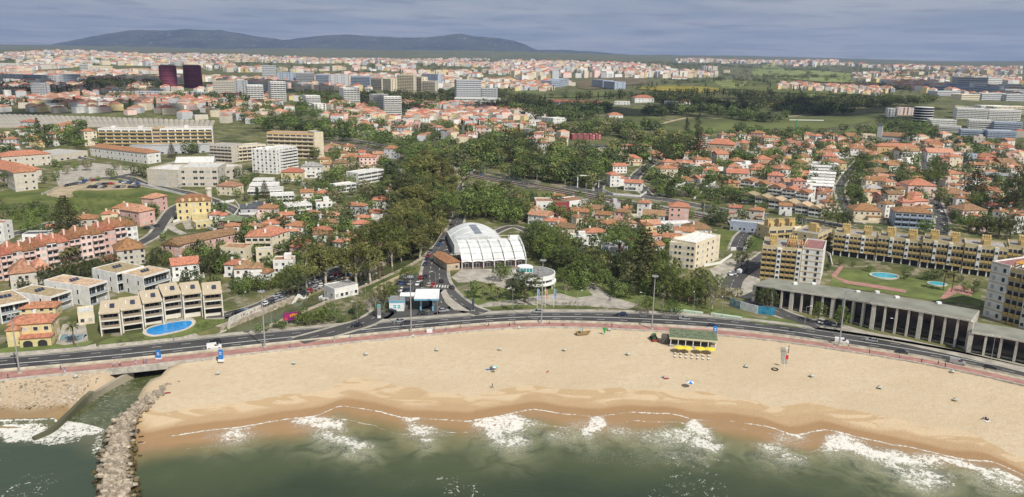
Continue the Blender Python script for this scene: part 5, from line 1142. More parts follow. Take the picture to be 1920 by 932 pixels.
for i in range(5): b(1142 + i * 16, 290, 1157 + i * 16, 290, 11, 15, wall='pqpqp'[i], roof='hip', rm='o', fl=2, cols=3, name='row_house', label='salmon pink row house with red roof, %s from the left of five' % ['first', 'second', 'third', 'fourth', 'fifth'][i], cat='house', group='salmon pink row', sides='')
for i in range(5): b(1073 + i * 11, 262, 1083 + i * 11, 262, 9, 9, wall='r', roof='flat', rm='w', fl=2, cols=2, name='row_house', label='dark red flat-roofed row house, %s from the left of five' % ['first', 'second', 'third', 'fourth', 'fifth'][i], cat='house', group='dark red row', sides='')
b(1037, 232, 1062, 230, 14, 9, wall='w', roof='flat', rm='w', fl=2, cols=8, name='school_building', label='white school slab among trees, right part', cat='school'); b(1006, 226, 1036, 231, 14, 7, wall='w', roof='flat', rm='w', fl=2, cols=8, name='school_building', label='white school slab among trees, left part', cat='school')
# church
e, W, D = b(1652, 264, 1692, 266, 14, 9, wall='g', roof='gable', rm='n', fl=1, cols=5, name='church', label='grey church with brown gabled roof and small bell tower', cat='church', rise=4)
s = MB(); s.box(-5, -2, 0, -.01, 4, 17); s.build('bell_tower', WALLS['g'], e); s = MB(); s.hip(-5, -2, -.01, 4, 17, 4, .3); s.build('spire', ROOFS['k'], e)
# --- far landmarks
def slab(x0, y0, x1, y1, depth, hp, wall, lb, fl, cols, style='win', rm='w', group=None, name='apartment_block', balm=None, **k):
    return b(x0, y0, x1, y1, depth, hp, wall=wall, roof='flat', rm=rm, fl=fl, cols=cols, scol=2, style=style, name=name, label=lb, cat='apartment block', group=group, balm=balm, ww=2.2, wh=1.6, sides='r', **k)
PURP = mat('plum_cladding', (0.19, 0.045, 0.075), .6, .5, .2, rand=.05); PURPL = mat('plum_light_band', (0.30, 0.11, 0.15), .6)
for i, (xa, xb, side) in enumerate(((301, 333, 'left'), (347, 379, 'right'))):
    A = G(xa, 164); B = G(xb, 164); c = (A + B) / 2; r_ = (B - A).length / 2; h = 40 / ppm(c)
    e = thing('residential_tower', 'dark plum oval tower with banded balconies, %s one of the twins' % side, 'tower', (c.x, c.y, c.z), 0, 'twin plum towers'); occupy(c.x, c.y, r_, r_, 0)
    mb = MB(); mb.cyl(0, 0, -3, h, r_ * .95, n=28); mb.build('wall', PURP, e)
    for f in range(13): mb = MB(); mb.cyl(0, 0, h * (f + .75) / 13, h * (f + 1) / 13 - .3, r_, n=28); mb.build('balcony_band', PURPL if f % 3 else PURP, e)
    mb = MB(); mb.cyl(0, 0, h, h + 1.5, r_ * .8, n=24); mb.build('roof_cap', ROOFS['g'], e)
WT = 'paired white towers'
for a in [(465, 192, 495, 192, 14, 30, 'white tower with dark balconies, leftmost of the paired towers', 9, 5), (509, 190, 537, 190, 14, 34, 'white tower with dark balconies, second of the paired towers', 10, 5), (645, 196, 675, 196, 14, 29, 'white tower with pink panels between two groves', 9, 5),
          (700, 206, 728, 206, 13, 27, 'white tower standing just behind the nearest white tower', 9, 5), (721, 216, 753, 217, 14, 33, 'nearest white tower with red-brown blinds', 10, 5), (574, 203, 601, 203, 13, 22, 'short white seven-storey tower with a stepped annex', 7, 5)]:
    slab(*a[:6], 'w', a[6], a[7], a[8], 'balc', group=WT)
slab(590, 209, 612, 209, 12, 13, 'w', 'stepped white annex below the short white tower', 4, 3)
# long ribbon of blocks
for i, (x0, x1, yb_, hp, wl, st) in enumerate([(520, 554, 154, 17, 'b', 'win'), (555, 590, 156, 19, 'g', 'balc'), (592, 616, 158, 18, 'b', 'balc'), (618, 656, 161, 20, 'g', 'win'), (658, 694, 166, 22, 'b', 'balc'), (696, 716, 168, 20, 'e', 'balc'), (718, 733, 171, 22, 'c', 'win'),
                                    (745, 776, 176, 34, 'c', 'balc'), (778, 791, 174, 28, 'c', 'balc'), (792, 816, 175, 22, 'e', 'balc'), (791, 821, 160, 20, 'b', 'win')]):
    slab(x0, yb_, x1, yb_ + 1, 14, hp, wl, '%s apartment slab in the long ribbon behind the white towers, %s along it' % (WN[wl], ['first', 'second', 'third', 'fourth', 'fifth', 'sixth', 'seventh', 'eighth', 'ninth', 'tenth', 'last'][i]), max(5, int(hp / 2.6)), max(4, int((x1 - x0) / 4)), st, group='long ribbon of apartment slabs')
slab(856, 189, 902, 190, 18, 37, 'g', 'tall grey hospital block with window bands', 10, 8, 'strip', rm='g', name='hospital_block')
slab(903, 189, 931, 190, 18, 22, 'g', 'stepped right part of the grey hospital', 6, 5, 'strip', rm='g', name='hospital_block')
slab(852, 192, 935, 196, 22, 10, 'w', 'low white hospital podium with dark window band', 2, 10, 'strip', name='hospital_podium')
for i in range(4): 
    A = G(866 + i * 13, 185); 
for a in [(1034, 165, 1050, 164, 30, 12, 'pale blue stepped office in the fields, left wing'), (1051, 164, 1066, 161, 26, 14, 'pale blue stepped office in the fields, right wing'), (1109, 163, 1130, 165, 26, 13, 'pale blue glazed office by the orchard, left wing'), (1131, 166, 1152, 168, 26, 13, 'pale blue glazed office by the orchard, right wing')]: slab(*a[:6], 'b', a[6], 4, 5, 'strip', name='office_block')
b(1032, 199, 1127, 200, 14, 8, wall='w', roof='gable', rm='r', fl=2, cols=18, name='barracks', label='very long low white building with a red gabled roof', cat='building', rise=3.5)
b(1190, 193, 1226, 192, 20, 9, wall='w', roof='hip', rm='r', fl=2, cols=6, name='institute_building', label='white institute with a red hipped roof among dark trees', cat='building'); b(1250, 201, 1272, 201, 14, 10, wall='w', roof='flat', rm='w', fl=3, cols=4, name='institute_building', label='white institute block with flat roof among dark trees', cat='building', style='strip')
b(1272, 196, 1294, 196, 12, 5, wall='w', roof='hip', rm='r', fl=1, cols=4, name='institute_building', label='low institute wing with a red roof right of the flat one', cat='building'); b(1142, 222, 1168, 222, 14, 6, wall='w', roof='hip', rm='o', fl=1, cols=4, name='institute_building', label='white pavilion with orange roof in the park forest', cat='building'); b(1152, 197, 1180, 197, 14, 6, wall='w', roof='flat', rm='w', fl=2, cols=5, name='institute_building', label='low white laboratory between the long red roof and the institute', cat='building')
b(1260, 148, 1288, 149, 14, 3, wall='w', roof='gable', rm='r', fl=1, cols=4, name='farmhouse', label='white farmhouse with red roof above the yellow field', cat='house')
# office park right
A = G(1719, 230); B = G(1757, 231); c = (A + B) / 2; r_ = (B - A).length / 2; h = 28 / ppm(c)
e = thing('round_office', 'black banded round office with white floor rings', 'office', (c.x, c.y + r_, c.z)); occupy(c.x, c.y + r_, r_, r_, 0)
mb = MB(); mb.cyl(0, 0, -3, h, r_ * .97, n=28); mb.build('glazing', mat('black_glass', (0.012, 0.013, 0.018), .15), e)
for f in range(7): mb = MB(); mb.cyl(0, 0, h * f / 6 - .35, h * f / 6 + .35, r_, n=28); mb.build('floor_band', WHITEP, e)
slab(1742, 235, 1793, 236, 16, 10, 'w', 'low white banded office beside the black round one', 3, 5, 'strip', name='office_block'); slab(1664, 219, 1682, 219, 16, 14, 'w', 'white apartment slab left of the black round office', 5, 3); slab(1683, 216, 1712, 216, 16, 13, 'q', 'pale pink apartment slab behind the black round office', 5, 4)
for i, (x0, x1, yb_, hp, wl) in enumerate([(1743, 1778, 172, 10, 'b'), (1780, 1815, 168, 11, 'b'), (1757, 1800, 180, 9, 'g'), (1802, 1840, 176, 12, 'b'), (1795, 1850, 160, 14, 'g'), (1852, 1878, 158, 12, 'w'), (1825, 1850, 166, 10, 'w'), (1842, 1880, 172, 9, 'b'), (1882, 1915, 168, 10, 'w'), (1884, 1920, 176, 8, 'g'), (1802, 1836, 188, 11, 'c'), (1840, 1884, 188, 13, 'g'), (1886, 1930, 190, 13, 'g')]):
    slab(x0, yb_, x1, yb_ + 1, 22, hp, wl, '%s office or housing block of the right hillside estate, %s in it' % (WN[wl], ORD[i] if 'ORD' in globals() else str(i)), max(3, int(hp / 3)), 5, 'strip', group='hillside business park', name='office_block')
for i, (x0, x1, yb_, hp, wl) in enumerate([(1792, 1850, 222, 18, 'w'), (1852, 1912, 224, 18, 'w'), (1790, 1835, 212, 12, 'c'), (1838, 1890, 210, 12, 'w'), (1815, 1860, 240, 14, 'w'), (1862, 1915, 243, 14, 'b'), (1862, 1930, 212, 13, 'c'), (1760, 1800, 246, 9, 'w'), (1800, 1845, 254, 10, 'b'), (1850, 1905, 258, 12, 'b')]):
    slab(x0, yb_, x1, yb_ + 2, 16, hp, wl, '%s balconied block of the dense right-hand estate, %s in it' % (WN[wl], ORD[i] if 'ORD' in globals() else str(i)), max(3, int(hp / 3)), 8, 'balc', group='dense white housing estate')
# left far blocks
for i, (x0, x1, yb_, hp, wl) in enumerate([(60, 86, 181, 24, 'g'), (0, 40, 155, 15, 'g'), (42, 80, 155, 14, 'b'), (82, 112, 155, 13, 'g'), (114, 146, 154, 14, 'b'), (240, 298, 157, 15, 'c'), (400, 440, 175, 22, 'e'), (441, 460, 173, 21, 'g'), (205, 250, 181, 9, 'e'), (250, 300, 182, 10, 'g'), (302, 350, 183, 10, 'c'), (352, 400, 184, 11, 'g'), (150, 166, 133, 12, 'w'), (170, 210, 134, 10, 'c'), (492, 518, 146, 22, 'g'), (0, 34, 128, 9, 'w'), (40, 56, 126, 8, 'w'), (62, 76, 126, 8, 'w'), (480, 534, 172, 14, 'g')]):
    slab(x0, yb_, x1, yb_ + 1, 13, hp, wl, '%s slab on the far left plain, %s of them' % (WN[wl], ORD[i] if 'ORD' in globals() else str(i)), max(3, int(hp / 2.8)), max(3, int((x1 - x0) / 5)), 'win' if i % 2 else 'strip', group='slabs on the far left plain')
# greenhouse roofs of the nursery
GHM = mat('greenhouse_film', (0.40, 0.36, 0.29), .5, .05, .15, rand=.08)
for i in range(46):
    t = i / 45; x0 = -20 + 410 * t; A = G(x0, 240 - 2 * t + 0 * (i % 2)); A2 = G(x0 + 9, 240 - 2 * t); L_b = G(x0 + 5 - 30 * (1 - t), 214 + 14 * t)
    W = (A2 - A).length; D = math.hypot(L_b.x - A.x, L_b.y - A.y); rz = math.atan2(L_b.y - A.y, L_b.x - A.x) - math.pi / 2
    mb = MB(); ns = 5; ar = [(W * k / ns, .8 + .8 * math.sin(math.pi * k / ns)) for k in range(ns + 1)]; nd = 8
    vs = []
    for q in range(nd + 1):
        yy_ = D * q / nd; wx = A.x - math.sin(rz) * yy_; wy = A.y + math.cos(rz) * yy_; zz_ = Tz(wx, wy) - A.z; vs += [(x, yy_, z + zz_) for x, z in ar]
    mb.add(vs, [(q * (ns + 1) + k, q * (ns + 1) + k + 1, (q + 1) * (ns + 1) + k + 1, (q + 1) * (ns + 1) + k) for q in range(nd) for k in range(ns)])
    mb.add([(x, -.02, z) for x, z in ar] + [(W, -.02, -.6), (0, -.02, -.6)], [tuple(range(ns, -1, -1)) + (ns + 2, ns + 1)])
    o = mb.build('greenhouse', GHM, None, A, rz); tag(o, 'pale arched greenhouse tunnel in the nursery, %s from the left' % ordinal(i), 'greenhouse', 'nursery greenhouses'); occupy((A.x + L_b.x) / 2, (A.y + L_b.y) / 2, W / 2, D / 2, rz)
# railway bridge
A = G(868, 330); B = G(1000, 352); W = math.hypot(B.x - A.x, B.y - A.y); rz = math.atan2(B.y - A.y, B.x - A.x); z0 = max(A.z, B.z)
BST = mat('bridge_steel', (0.22, 0.28, 0.36), .5, .5, .1, metal=.2)
e = thing('railway_bridge', 'blue-grey steel lattice railway bridge on concrete piers', 'bridge', (A.x, A.y, z0 + 1.0), rz)
mb = MB(); mb.box(0, -5, -.6, W, 5, 0); mb.build('deck', BALLAST, e)
for y_ in (-5.3, 5.1):
    mb = MB(); nb = 14; mb.box(0, y_, -1.2, W, y_ + .3, -.4); mb.box(0, y_, 2.2, W, y_ + .3, 2.7)
    for k in range(nb): a_ = W * k / nb; c_ = W * (k + 1) / nb; mb.tube((a_, y_ + .15, -.6), (c_, y_ + .15, 2.4), .16, n=4); mb.tube((a_, y_ + .15, -.8), (a_, y_ + .15, 2.4), .14, n=4)
    mb.build('truss', BST, e)
for x in (W * .3, W * .52, W * .75): mb = MB(); mb.box(x - .8, -4, -14, x + .8, -2, -.6); mb.box(x - .8, 2, -14, x + .8, 4, -.6); mb.build('pier', CONC, e)
for o_ in (-2.5, 2.5): mb = MB(); mb.box(0, o_ - .8, .0, W, o_ - .66, .15); mb.box(0, o_ + .66, .0, W, o_ + .8, .15); mb.build('track', mat('rail_steel', (0.2, 0.17, .15), .4), e)
# creek mouth bridge, abutments
A = P(232, 697, 5); B = P(410, 677, 5)
mbx = MB(); X = np.arange(A[0], B[0], 2.0); ya = prom_bot(X) - .65
for i in range(len(X) - 1): mbx.prism([(X[i], ya[i] - .5), (X[i + 1], ya[i + 1] - .5), (X[i + 1], ya[i + 1] + .55), (X[i], ya[i] + .55)], 3.4, 5.55)
e = thing('footbridge', 'concrete promenade bridge over the creek mouth', 'bridge', (0, 0, 0)); mbx.build('parapet_beam', CONC, e)
mbx = MB(); ra = road_top(X) + 3
for i in range(len(X) - 1): mbx.prism([(X[i], ya[i] + .6), (X[i + 1], ya[i + 1] + .6), (X[i + 1], ra[i + 1]), (X[i], ra[i])], 3.9, 4.95)
mbx.build('deck', CONC, e)
# --- hand-placed villas (px, py, width px, storeys, wall, roof tiles, rotation, roof shape)
V_ = [(584, 334, 40, 3, 'w', 'g', 8, 'hip'), (612, 322, 30, 2, 'c', 'l', -10, 'hip'), (640, 327, 34, 3, 't', 'n', 12, 'hip'), (655, 308, 34, 2, 'c', 'o', -12, 'hip'), (690, 315, 36, 3, 'q', 'o', 15, 'hip'), (710, 302, 24, 2, 'p', 'l', 30, 'gable'), (547, 338, 40, 2, 'y', 'r', 4, 'hip'), (577, 378, 28, 2, 'w', 'o', 20, 'gable'), (608, 380, 32, 2, 'w', 'o', 25, 'hip'),
      (715, 392, 34, 2, 'w', 'o', 6, 'hip'), (737, 370, 30, 2, 'w', 'o', 10, 'hip'), (700, 407, 34, 1, 'w', 'o', -20, 'hip'), (487, 395, 28, 1, 'g', 'k', 15, 'gable'), (552, 443, 38, 2, 'w', 'o', -8, 'hip'), (606, 452, 40, 2, 'r', 'r', 20, 'hip'), (350, 520, 58, 2, 'w', 'o', 30, 'gable'), (437, 487, 52, 2, 'c', 'l', -6, 'flat'), (466, 527, 56, 2, 'w', 'l', 14, 'L'), (440, 520, 36, 2, 'w', 'r', 0, 'hip'),
      (491, 523, 32, 1, 'w', 'o', -14, 'gable'), (532, 512, 40, 2, 'w', 'o', 8, 'flat'), (497, 492, 36, 2, 'c', 'w', 20, 'flat'), (234, 410, 46, 2, 'c', 'o', 12, 'hip'), (207, 412, 34, 1, 'c', 'o', 20, 'hip'), (162, 432, 48, 2, 'e', 'o', 24, 'hip'), (66, 452, 48, 1, 'w', 'k', 12, 'flat'), (100, 437, 26, 1, 'e', 'o', 10, 'gable'), (424, 366, 44, 2, 'c', 'n', -12, 'hip'), (467, 400, 34, 1, 'g', 'k', 14, 'gable'), (432, 434, 44, 2, 'r', 'v', -4, 'hip'), (-5, 452, 30, 3, 'w', 'o', 0, 'flat'),
      (1187, 310, 36, 2, 'c', 'o', 6, 'hip'), (1162, 325, 32, 2, 'w', 'o', 14, 'gable'), (1160, 350, 40, 3, 'w', 'o', 14, 'L'), (1186, 358, 38, 2, 'w', 'o', -16, 'gable'), (1253, 337, 38, 3, 'c', 'o', 8, 'hip'), (1283, 354, 36, 2, 'w', 'o', -8, 'hip'), (1320, 312, 36, 2, 'q', 'o', 6, 'L'), (1297, 300, 32, 2, 'e', 'o', -10, 'hip'), (1332, 334, 34, 2, 'w', 'o', -14, 'hip'), (1382, 339, 44, 2, 'e', 'o', -12, 'gable'), (1357, 281, 26, 2, 'c', 'o', 8, 'hip'),
      (1370, 302, 34, 2, 'w', 'o', 0, 'hip'), (1400, 280, 30, 2, 'c', 'o', 12, 'hip'), (1420, 300, 30, 2, 'w', 'n', 4, 'flat'), (1372, 358, 28, 2, 'o', 'o', -10, 'hip'), (1225, 422, 46, 2, 'g', 'l', -12, 'gable'), (1222, 440, 42, 2, 'w', 'l', 15, 'gable'), (1310, 440, 48, 1, 'w', 'n', 0, 'hip'), (1282, 444, 40, 1, 'w', 'o', -10, 'gable'), (1260, 456, 38, 1, 'c', 'o', -12, 'gable'), (1112, 410, 44, 2, 'e', 'n', -8, 'hip'),
      (1082, 412, 26, 2, 't', 'n', 10, 'gable'), (1007, 422, 48, 2, 'w', 'l', -28, 'gable'), (1034, 434, 36, 2, 'w', 'o', -8, 'hip'), (1057, 447, 42, 2, 'c', 'n', -4, 'hip'), (1118, 456, 46, 2, 'w', 'o', 12, 'hip'), (1142, 440, 36, 2, 'c', 'o', -6, 'gable'), (1130, 421, 32, 2, 'e', 'o', -18, 'gable'), (972, 386, 34, 2, 'w', 'o', 24, 'hip'), (985, 402, 28, 2, 'w', 'o', -20, 'gable'), (1182, 428, 22, 1, 'q', 'l', 0, 'hip'), (1178, 400, 14, 1, 'c', 'o', 0, 'gable'),
      (1232, 482, 38, 2, 'w', 'o', 24, 'gable'), (1150, 486, 54, 2, 'g', 'g', -12, 'flat'), (1085, 466, 36, 2, 'w', 'w', 0, 'flat'), (1102, 482, 24, 1, 'e', 's', 10, 'flat'), (1180, 462, 30, 1, 'w', 'o', 10, 'gable'), (1545, 300, 30, 2, 'w', 'o', -8, 'gable'), (1578, 296, 40, 2, 'w', 'o', 8, 'L'), (1565, 318, 44, 2, 'y', 'o', -4, 'hip'), (1472, 330, 38, 2, 'w', 'o', 6, 'hip'), (1467, 310, 34, 2, 'c', 'o', 0, 'L'),
      (1465, 346, 42, 1, 'w', 'w', -6, 'flat'), (1625, 413, 54, 2, 'c', 'o', -6, 'hip'), (1640, 370, 36, 2, 'c', 'g', 4, 'hip'), (1645, 355, 40, 2, 'w', 'o', -6, 'gable'), (1652, 337, 46, 2, 't', 'n', 4, 'hip'), (1652, 302, 42, 2, 'o', 'o', -4, 'L'), (1682, 322, 44, 2, 'y', 'o', 4, 'hip'), (1717, 338, 36, 2, 'o', 'n', -8, 'hip'), (1706, 301, 42, 3, 'w', 'l', 10, 'gable'), (1762, 304, 50, 3, 'w', 'q' if 0 else 'l', -6, 'gable'),
      (1797, 306, 28, 3, 'w', 'r', 0, 'flat'), (1820, 307, 22, 3, 'b', 'g', 4, 'flat'), (1852, 307, 40, 2, 'r', 'r', -4, 'hip'), (1890, 318, 34, 2, 'o', 'n', 6, 'gable'), (1865, 338, 30, 2, 'e', 'o', 4, 'hip'), (1795, 380, 44, 2, 'c', 'n', -2, 'hip'), (1865, 372, 44, 2, 'e', 'r', 6, 'L'), (1826, 412, 58, 2, 'q', 'n', 10, 'hip'), (1871, 404, 44, 2, 'w', 'r', -8, 'L'), (1790, 340, 30, 2, 'c', 'o', 10, 'hip'), (1435, 312, 34, 2, 'c', 'o', 10, 'hip'), (1500, 318, 30, 2, 'w', 'o', -6, 'hip'),
      (1508, 340, 28, 2, 'c', 'o', 8, 'gable'), (1610, 290, 34, 2, 'w', 'o', -6, 'hip'), (1478, 292, 36, 2, 'w', 'n', 12, 'hip'), (1512, 284, 34, 2, 'q', 'o', -8, 'hip'), (1440, 288, 30, 2, 'w', 'o', 0, 'flat'), (1400, 322, 30, 2, 'w', 'w', 4, 'flat'), (1336, 360, 26, 1, 'w', 'w', 8, 'flat'), (1236, 306, 24, 2, 'c', 'l', 0, 'hip'), (250, 640 - 400, 20, 2, 'w', 'o', 0, 'hip')]
for (px, py, wp, fl, wl, rm_, rt, rf_) in V_[:-1]: villa(px, py, wp, fl, wl, rm_, rt, rf_, rngv=random.Random(int(px * 7 + py)))
# --- villas filling the quarters
VR = random.Random(5)
def fill(poly, n, wr, walls='wwwwccqpeyg', roofs='oooolrn', tries=25, detail=1, flat=.12):
    xs_ = [q[0] for q in poly]; ys_ = [q[1] for q in poly]; k = 0
    for _ in range(n * tries):
        if k >= n: break
        x = VR.uniform(min(xs_), max(xs_)); y_ = VR.uniform(min(ys_), max(ys_))
        if not in_poly(np.array([x]), np.array([y_]), poly)[0]: continue
        w = VR.uniform(*wr); e = villa(x, y_, w, VR.choice([1, 2, 2, 2, 3]), VR.choice(walls), VR.choice(roofs), None, 'flat' if VR.random() < flat else None, rngv=VR, chk=True, detail=detail)
        if e: k += 1
fill([(600, 228), (760, 228), (900, 222), (1000, 225), (1050, 240), (1040, 262), (900, 262), (840, 262), (760, 262), (640, 258)], 40, (16, 25))
fill([(1300, 262), (1500, 258), (1720, 268), (1912, 262), (1912, 300), (1720, 300), (1500, 300), (1300, 300)], 62, (18, 28))
fill([(1400, 300), (1912, 300), (1912, 440), (1600, 415), (1440, 352), (1380, 340)], 90, (22, 36))
fill([(1200, 300), (1440, 300), (1440, 380), (1230, 345)], 14, (24, 34))
fill([(960, 375), (1200, 395), (1250, 470), (1100, 480), (1000, 430)], 10, (24, 34))
fill([(400, 395), (700, 395), (700, 480), (560, 500), (400, 450)], 24, (26, 36))
fill([(0, 250), (160, 235), (160, 262), (60, 290), (0, 290)], 14, (18, 30))
fill([(600, 262), (700, 280), (740, 300), (700, 335), (610, 320)], 8, (22, 30))
fill([(940, 262), (1040, 262), (1060, 275), (1000, 292), (940, 280)], 12, (18, 26))
fill([(1340, 405), (1500, 395), (1500, 415), (1400, 430)], 4, (24, 32))
# ================================================================== rocks, groyne, jetty
RKM = bpy.data.materials.new('limestone_rock'); RKM.use_nodes = True
n, l, node, attr, math_, mr, mix, noise, vor, geo = nt(RKM); b_ = n['Principled BSDF']; b_.inputs['Roughness'].default_value = .9
oi = node('ShaderNodeObjectInfo'); sp = node('ShaderNodeSeparateXYZ'); l.new(geo.outputs['Position'], sp.inputs[0])
c = mix(mr(noise(.9, 5), .35, .65), (0.31, 0.25, 0.18), (0.47, 0.40, 0.31)); algae = mix(mr(noise(.5, 4), .4, .6), (0.055, 0.045, 0.028), (0.16, 0.12, 0.035))
c = mix(mr(math_('ADD', sp.outputs[2], math_('MULTIPLY', noise(.3, 3), 1.2)), 2.2, 3.0), algae, c)
hs = node('ShaderNodeHueSaturation'); l.new(mr(oi.outputs['Random'], 0, 1, .6, 1.15, False), hs.inputs['Value']); l.new(c, hs.inputs['Color']); l.new(hs.outputs[0], b_.inputs['Base Color'])
bp = node('ShaderNodeBump'); bp.inputs['Strength'].default_value = .6; bp.inputs['Distance'].default_value = .2; l.new(noise(2.5, 5), bp.inputs['Height']); l.new(bp.outputs[0], b_.inputs['Normal'])
RK = []
for k in range(8):
    bm = bmesh.new(); bmesh.ops.create_icosphere(bm, subdivisions=1, radius=1); rr = random.Random(k)
    for v in bm.verts: v.co *= rr.uniform(.72, 1.12); v.co.z *= .72; v.co.x *= 1.15
    me = bpy.data.meshes.new('boulder'); bm.to_mesh(me); bm.free(); me.materials.append(RKM); RK.append(me)
GA = catmull([P(385, 684, 4.5), P(350, 700, 3.5), P(296, 742, 2), P(240, 786, 2), P(219, 850, 2), P(215, 932, 2), P(214, 1010, 2), P(214, 1100, 2)], 14)
def gw(t): return float(np.interp(t, [0, .12, .35, .5, .75, 1], [1.6, 2.2, 3.4, 4.6, 6.0, 6.2]))
core = MB(); N_ = len(GA)
for i in range(N_ - 1):
    w0, w1 = gw(i / N_), gw((i + 1) / N_); h0 = 3.8 - .6 * i / N_
    a0, a1 = offs(GA, w0)[i], offs(GA, w1)[i + 1]; c0_, c1_ = offs(GA, -w0)[i], offs(GA, -w1)[i + 1]; m0, m1 = offs(GA, w0 * .45)[i], offs(GA, w1 * .45)[i + 1]; k0, k1 = offs(GA, -w0 * .45)[i], offs(GA, -w1 * .45)[i + 1]
    core.add([(*a0, -1.5), (*a1, -1.5), (*m1, h0 - .6), (*m0, h0 - .6), (*k0, h0 - .6), (*k1, h0 - .6), (*c0_, -1.5), (*c1_, -1.5)], [(1, 0, 3, 2), (2, 3, 4, 5), (5, 4, 6, 7)])
tag(core.build('rock_groyne', RKM), 'packed rubble core of the rock groyne running into the sea', 'groyne')
rr = random.Random(3); rocks = []
acc = 0
for i in range(1, N_ - 1):
    seg = math.dist(GA[i - 1], GA[i]); w0 = gw(i / N_); acc += seg * w0 * 2 / 1.25
    while acc > 0:
        acc -= 1; u = rr.uniform(-1, 1); q = offs(GA, u * w0)[i]; h0 = 3.8 - .6 * i / N_
        z = h0 - .5 if abs(u) < .5 else h0 - .5 - (abs(u) - .5) / .5 * (h0 + .1)
        rocks.append((q[0] + rr.uniform(-1, 1), q[1] + rr.uniform(-1, 1), z, rr.uniform(.42, 1.0)))
for k in range(45):
    px_, py_ = rr.uniform(15, 195), rr.uniform(705, 770)
    if rr.random() < .5: px_ = rr.gauss(80, 45); py_ = rr.gauss(722, 10)
    if py_ > 775 or px_ < 0 or px_ > 190 or py_ < 712: continue
    g = G(px_, py_); rocks.append((g.x, g.y, g.z, rr.uniform(.25, .6)))
rocks = [q for q in rocks if q[1] > 145]
rocks.sort(key=lambda q: q[3] / q[1], reverse=True); first = None
for i, (x, y_, z, s) in enumerate(rocks[:300]):
    o = link('boulder', RK[i % 8], None, (x, y_, z), rr.uniform(0, 6.28)); o.rotation_euler = (rr.uniform(-.4, .4), rr.uniform(-.4, .4), rr.uniform(0, 6.28)); o.scale = (s, s * rr.uniform(.8, 1.15), s * rr.uniform(.8, 1.1))
    tag(o, 'limestone boulder piled on the rock groyne or strewn on the stony beach', 'boulder', 'boulders of the groyne and stony beach')
V = []; Fq = []; nv = 0
small = rocks[300:] + [(lambda g: (g.x, g.y, g.z, rr.uniform(.10, .3)))(G(min(250, max(0, rr.gauss(90, 60))), rr.uniform(712, 768))) for _ in range(420)]
for (x, y_, z, s) in small:
    me = RK[int(x * 7) % 8]; M = Matrix.Rotation(rr.uniform(0, 6.28), 3, 'Z') * s; V += [tuple(M @ v.co + Vector((x, y_, z))) for v in me.vertices]; Fq += [tuple(i + nv for i in p.vertices) for p in me.polygons]; nv += len(me.vertices)
me = bpy.data.meshes.new('rubble'); me.from_pydata(V, [], Fq); me.materials.append(RKM); tag(link('rubble', me), 'smaller stones strewn on the western beach and between the groyne boulders', None, None, 'stuff')
JT = catmull([P(248, 700, 2), P(212, 718, 1.8), P(172, 742, 1.6), P(132, 772, 1.4), P(98, 802, 1.2), P(62, 819, 1.0)], 8)
JM = bpy.data.materials.new('jetty_concrete'); JM.use_nodes = True
n, l, node, attr, math_, mr, mix, noise, vor, geo = nt(JM); b_ = n['Principled BSDF']; b_.inputs['Roughness'].default_value = .9; sp = node('ShaderNodeSeparateXYZ'); l.new(geo.outputs['Position'], sp.inputs[0])
l.new(mix(mr(math_('ADD', sp.outputs[1], math_('MULTIPLY', noise(.4, 4), 12)), 214, 230), (0.085, 0.085, 0.045), (0.33, 0.29, 0.22)), b_.inputs['Base Color'])
mb = MB(); A_ = offs(JT, .65); B_ = offs(JT, -.65)
for i in range(len(JT) - 1): z0, z1 = 2.9 - 2.1 * i / len(JT), 2.9 - 2.1 * (i + 1) / len(JT); L0, L1 = [max(q, Tz(*offs(JT, -2.6)[k]) + .12, Tz(*offs(JT, 2.6)[k]) + .12) for q, k in ((z0, i), (z1, i + 1))]; mb.prism([A_[i], A_[i + 1], B_[i + 1], B_[i]], -3, [L0, L1, L1, L0])
tag(mb.build('jetty', JM), 'curved low concrete training wall at the creek mouth, dark with algae at its tip', 'jetty')
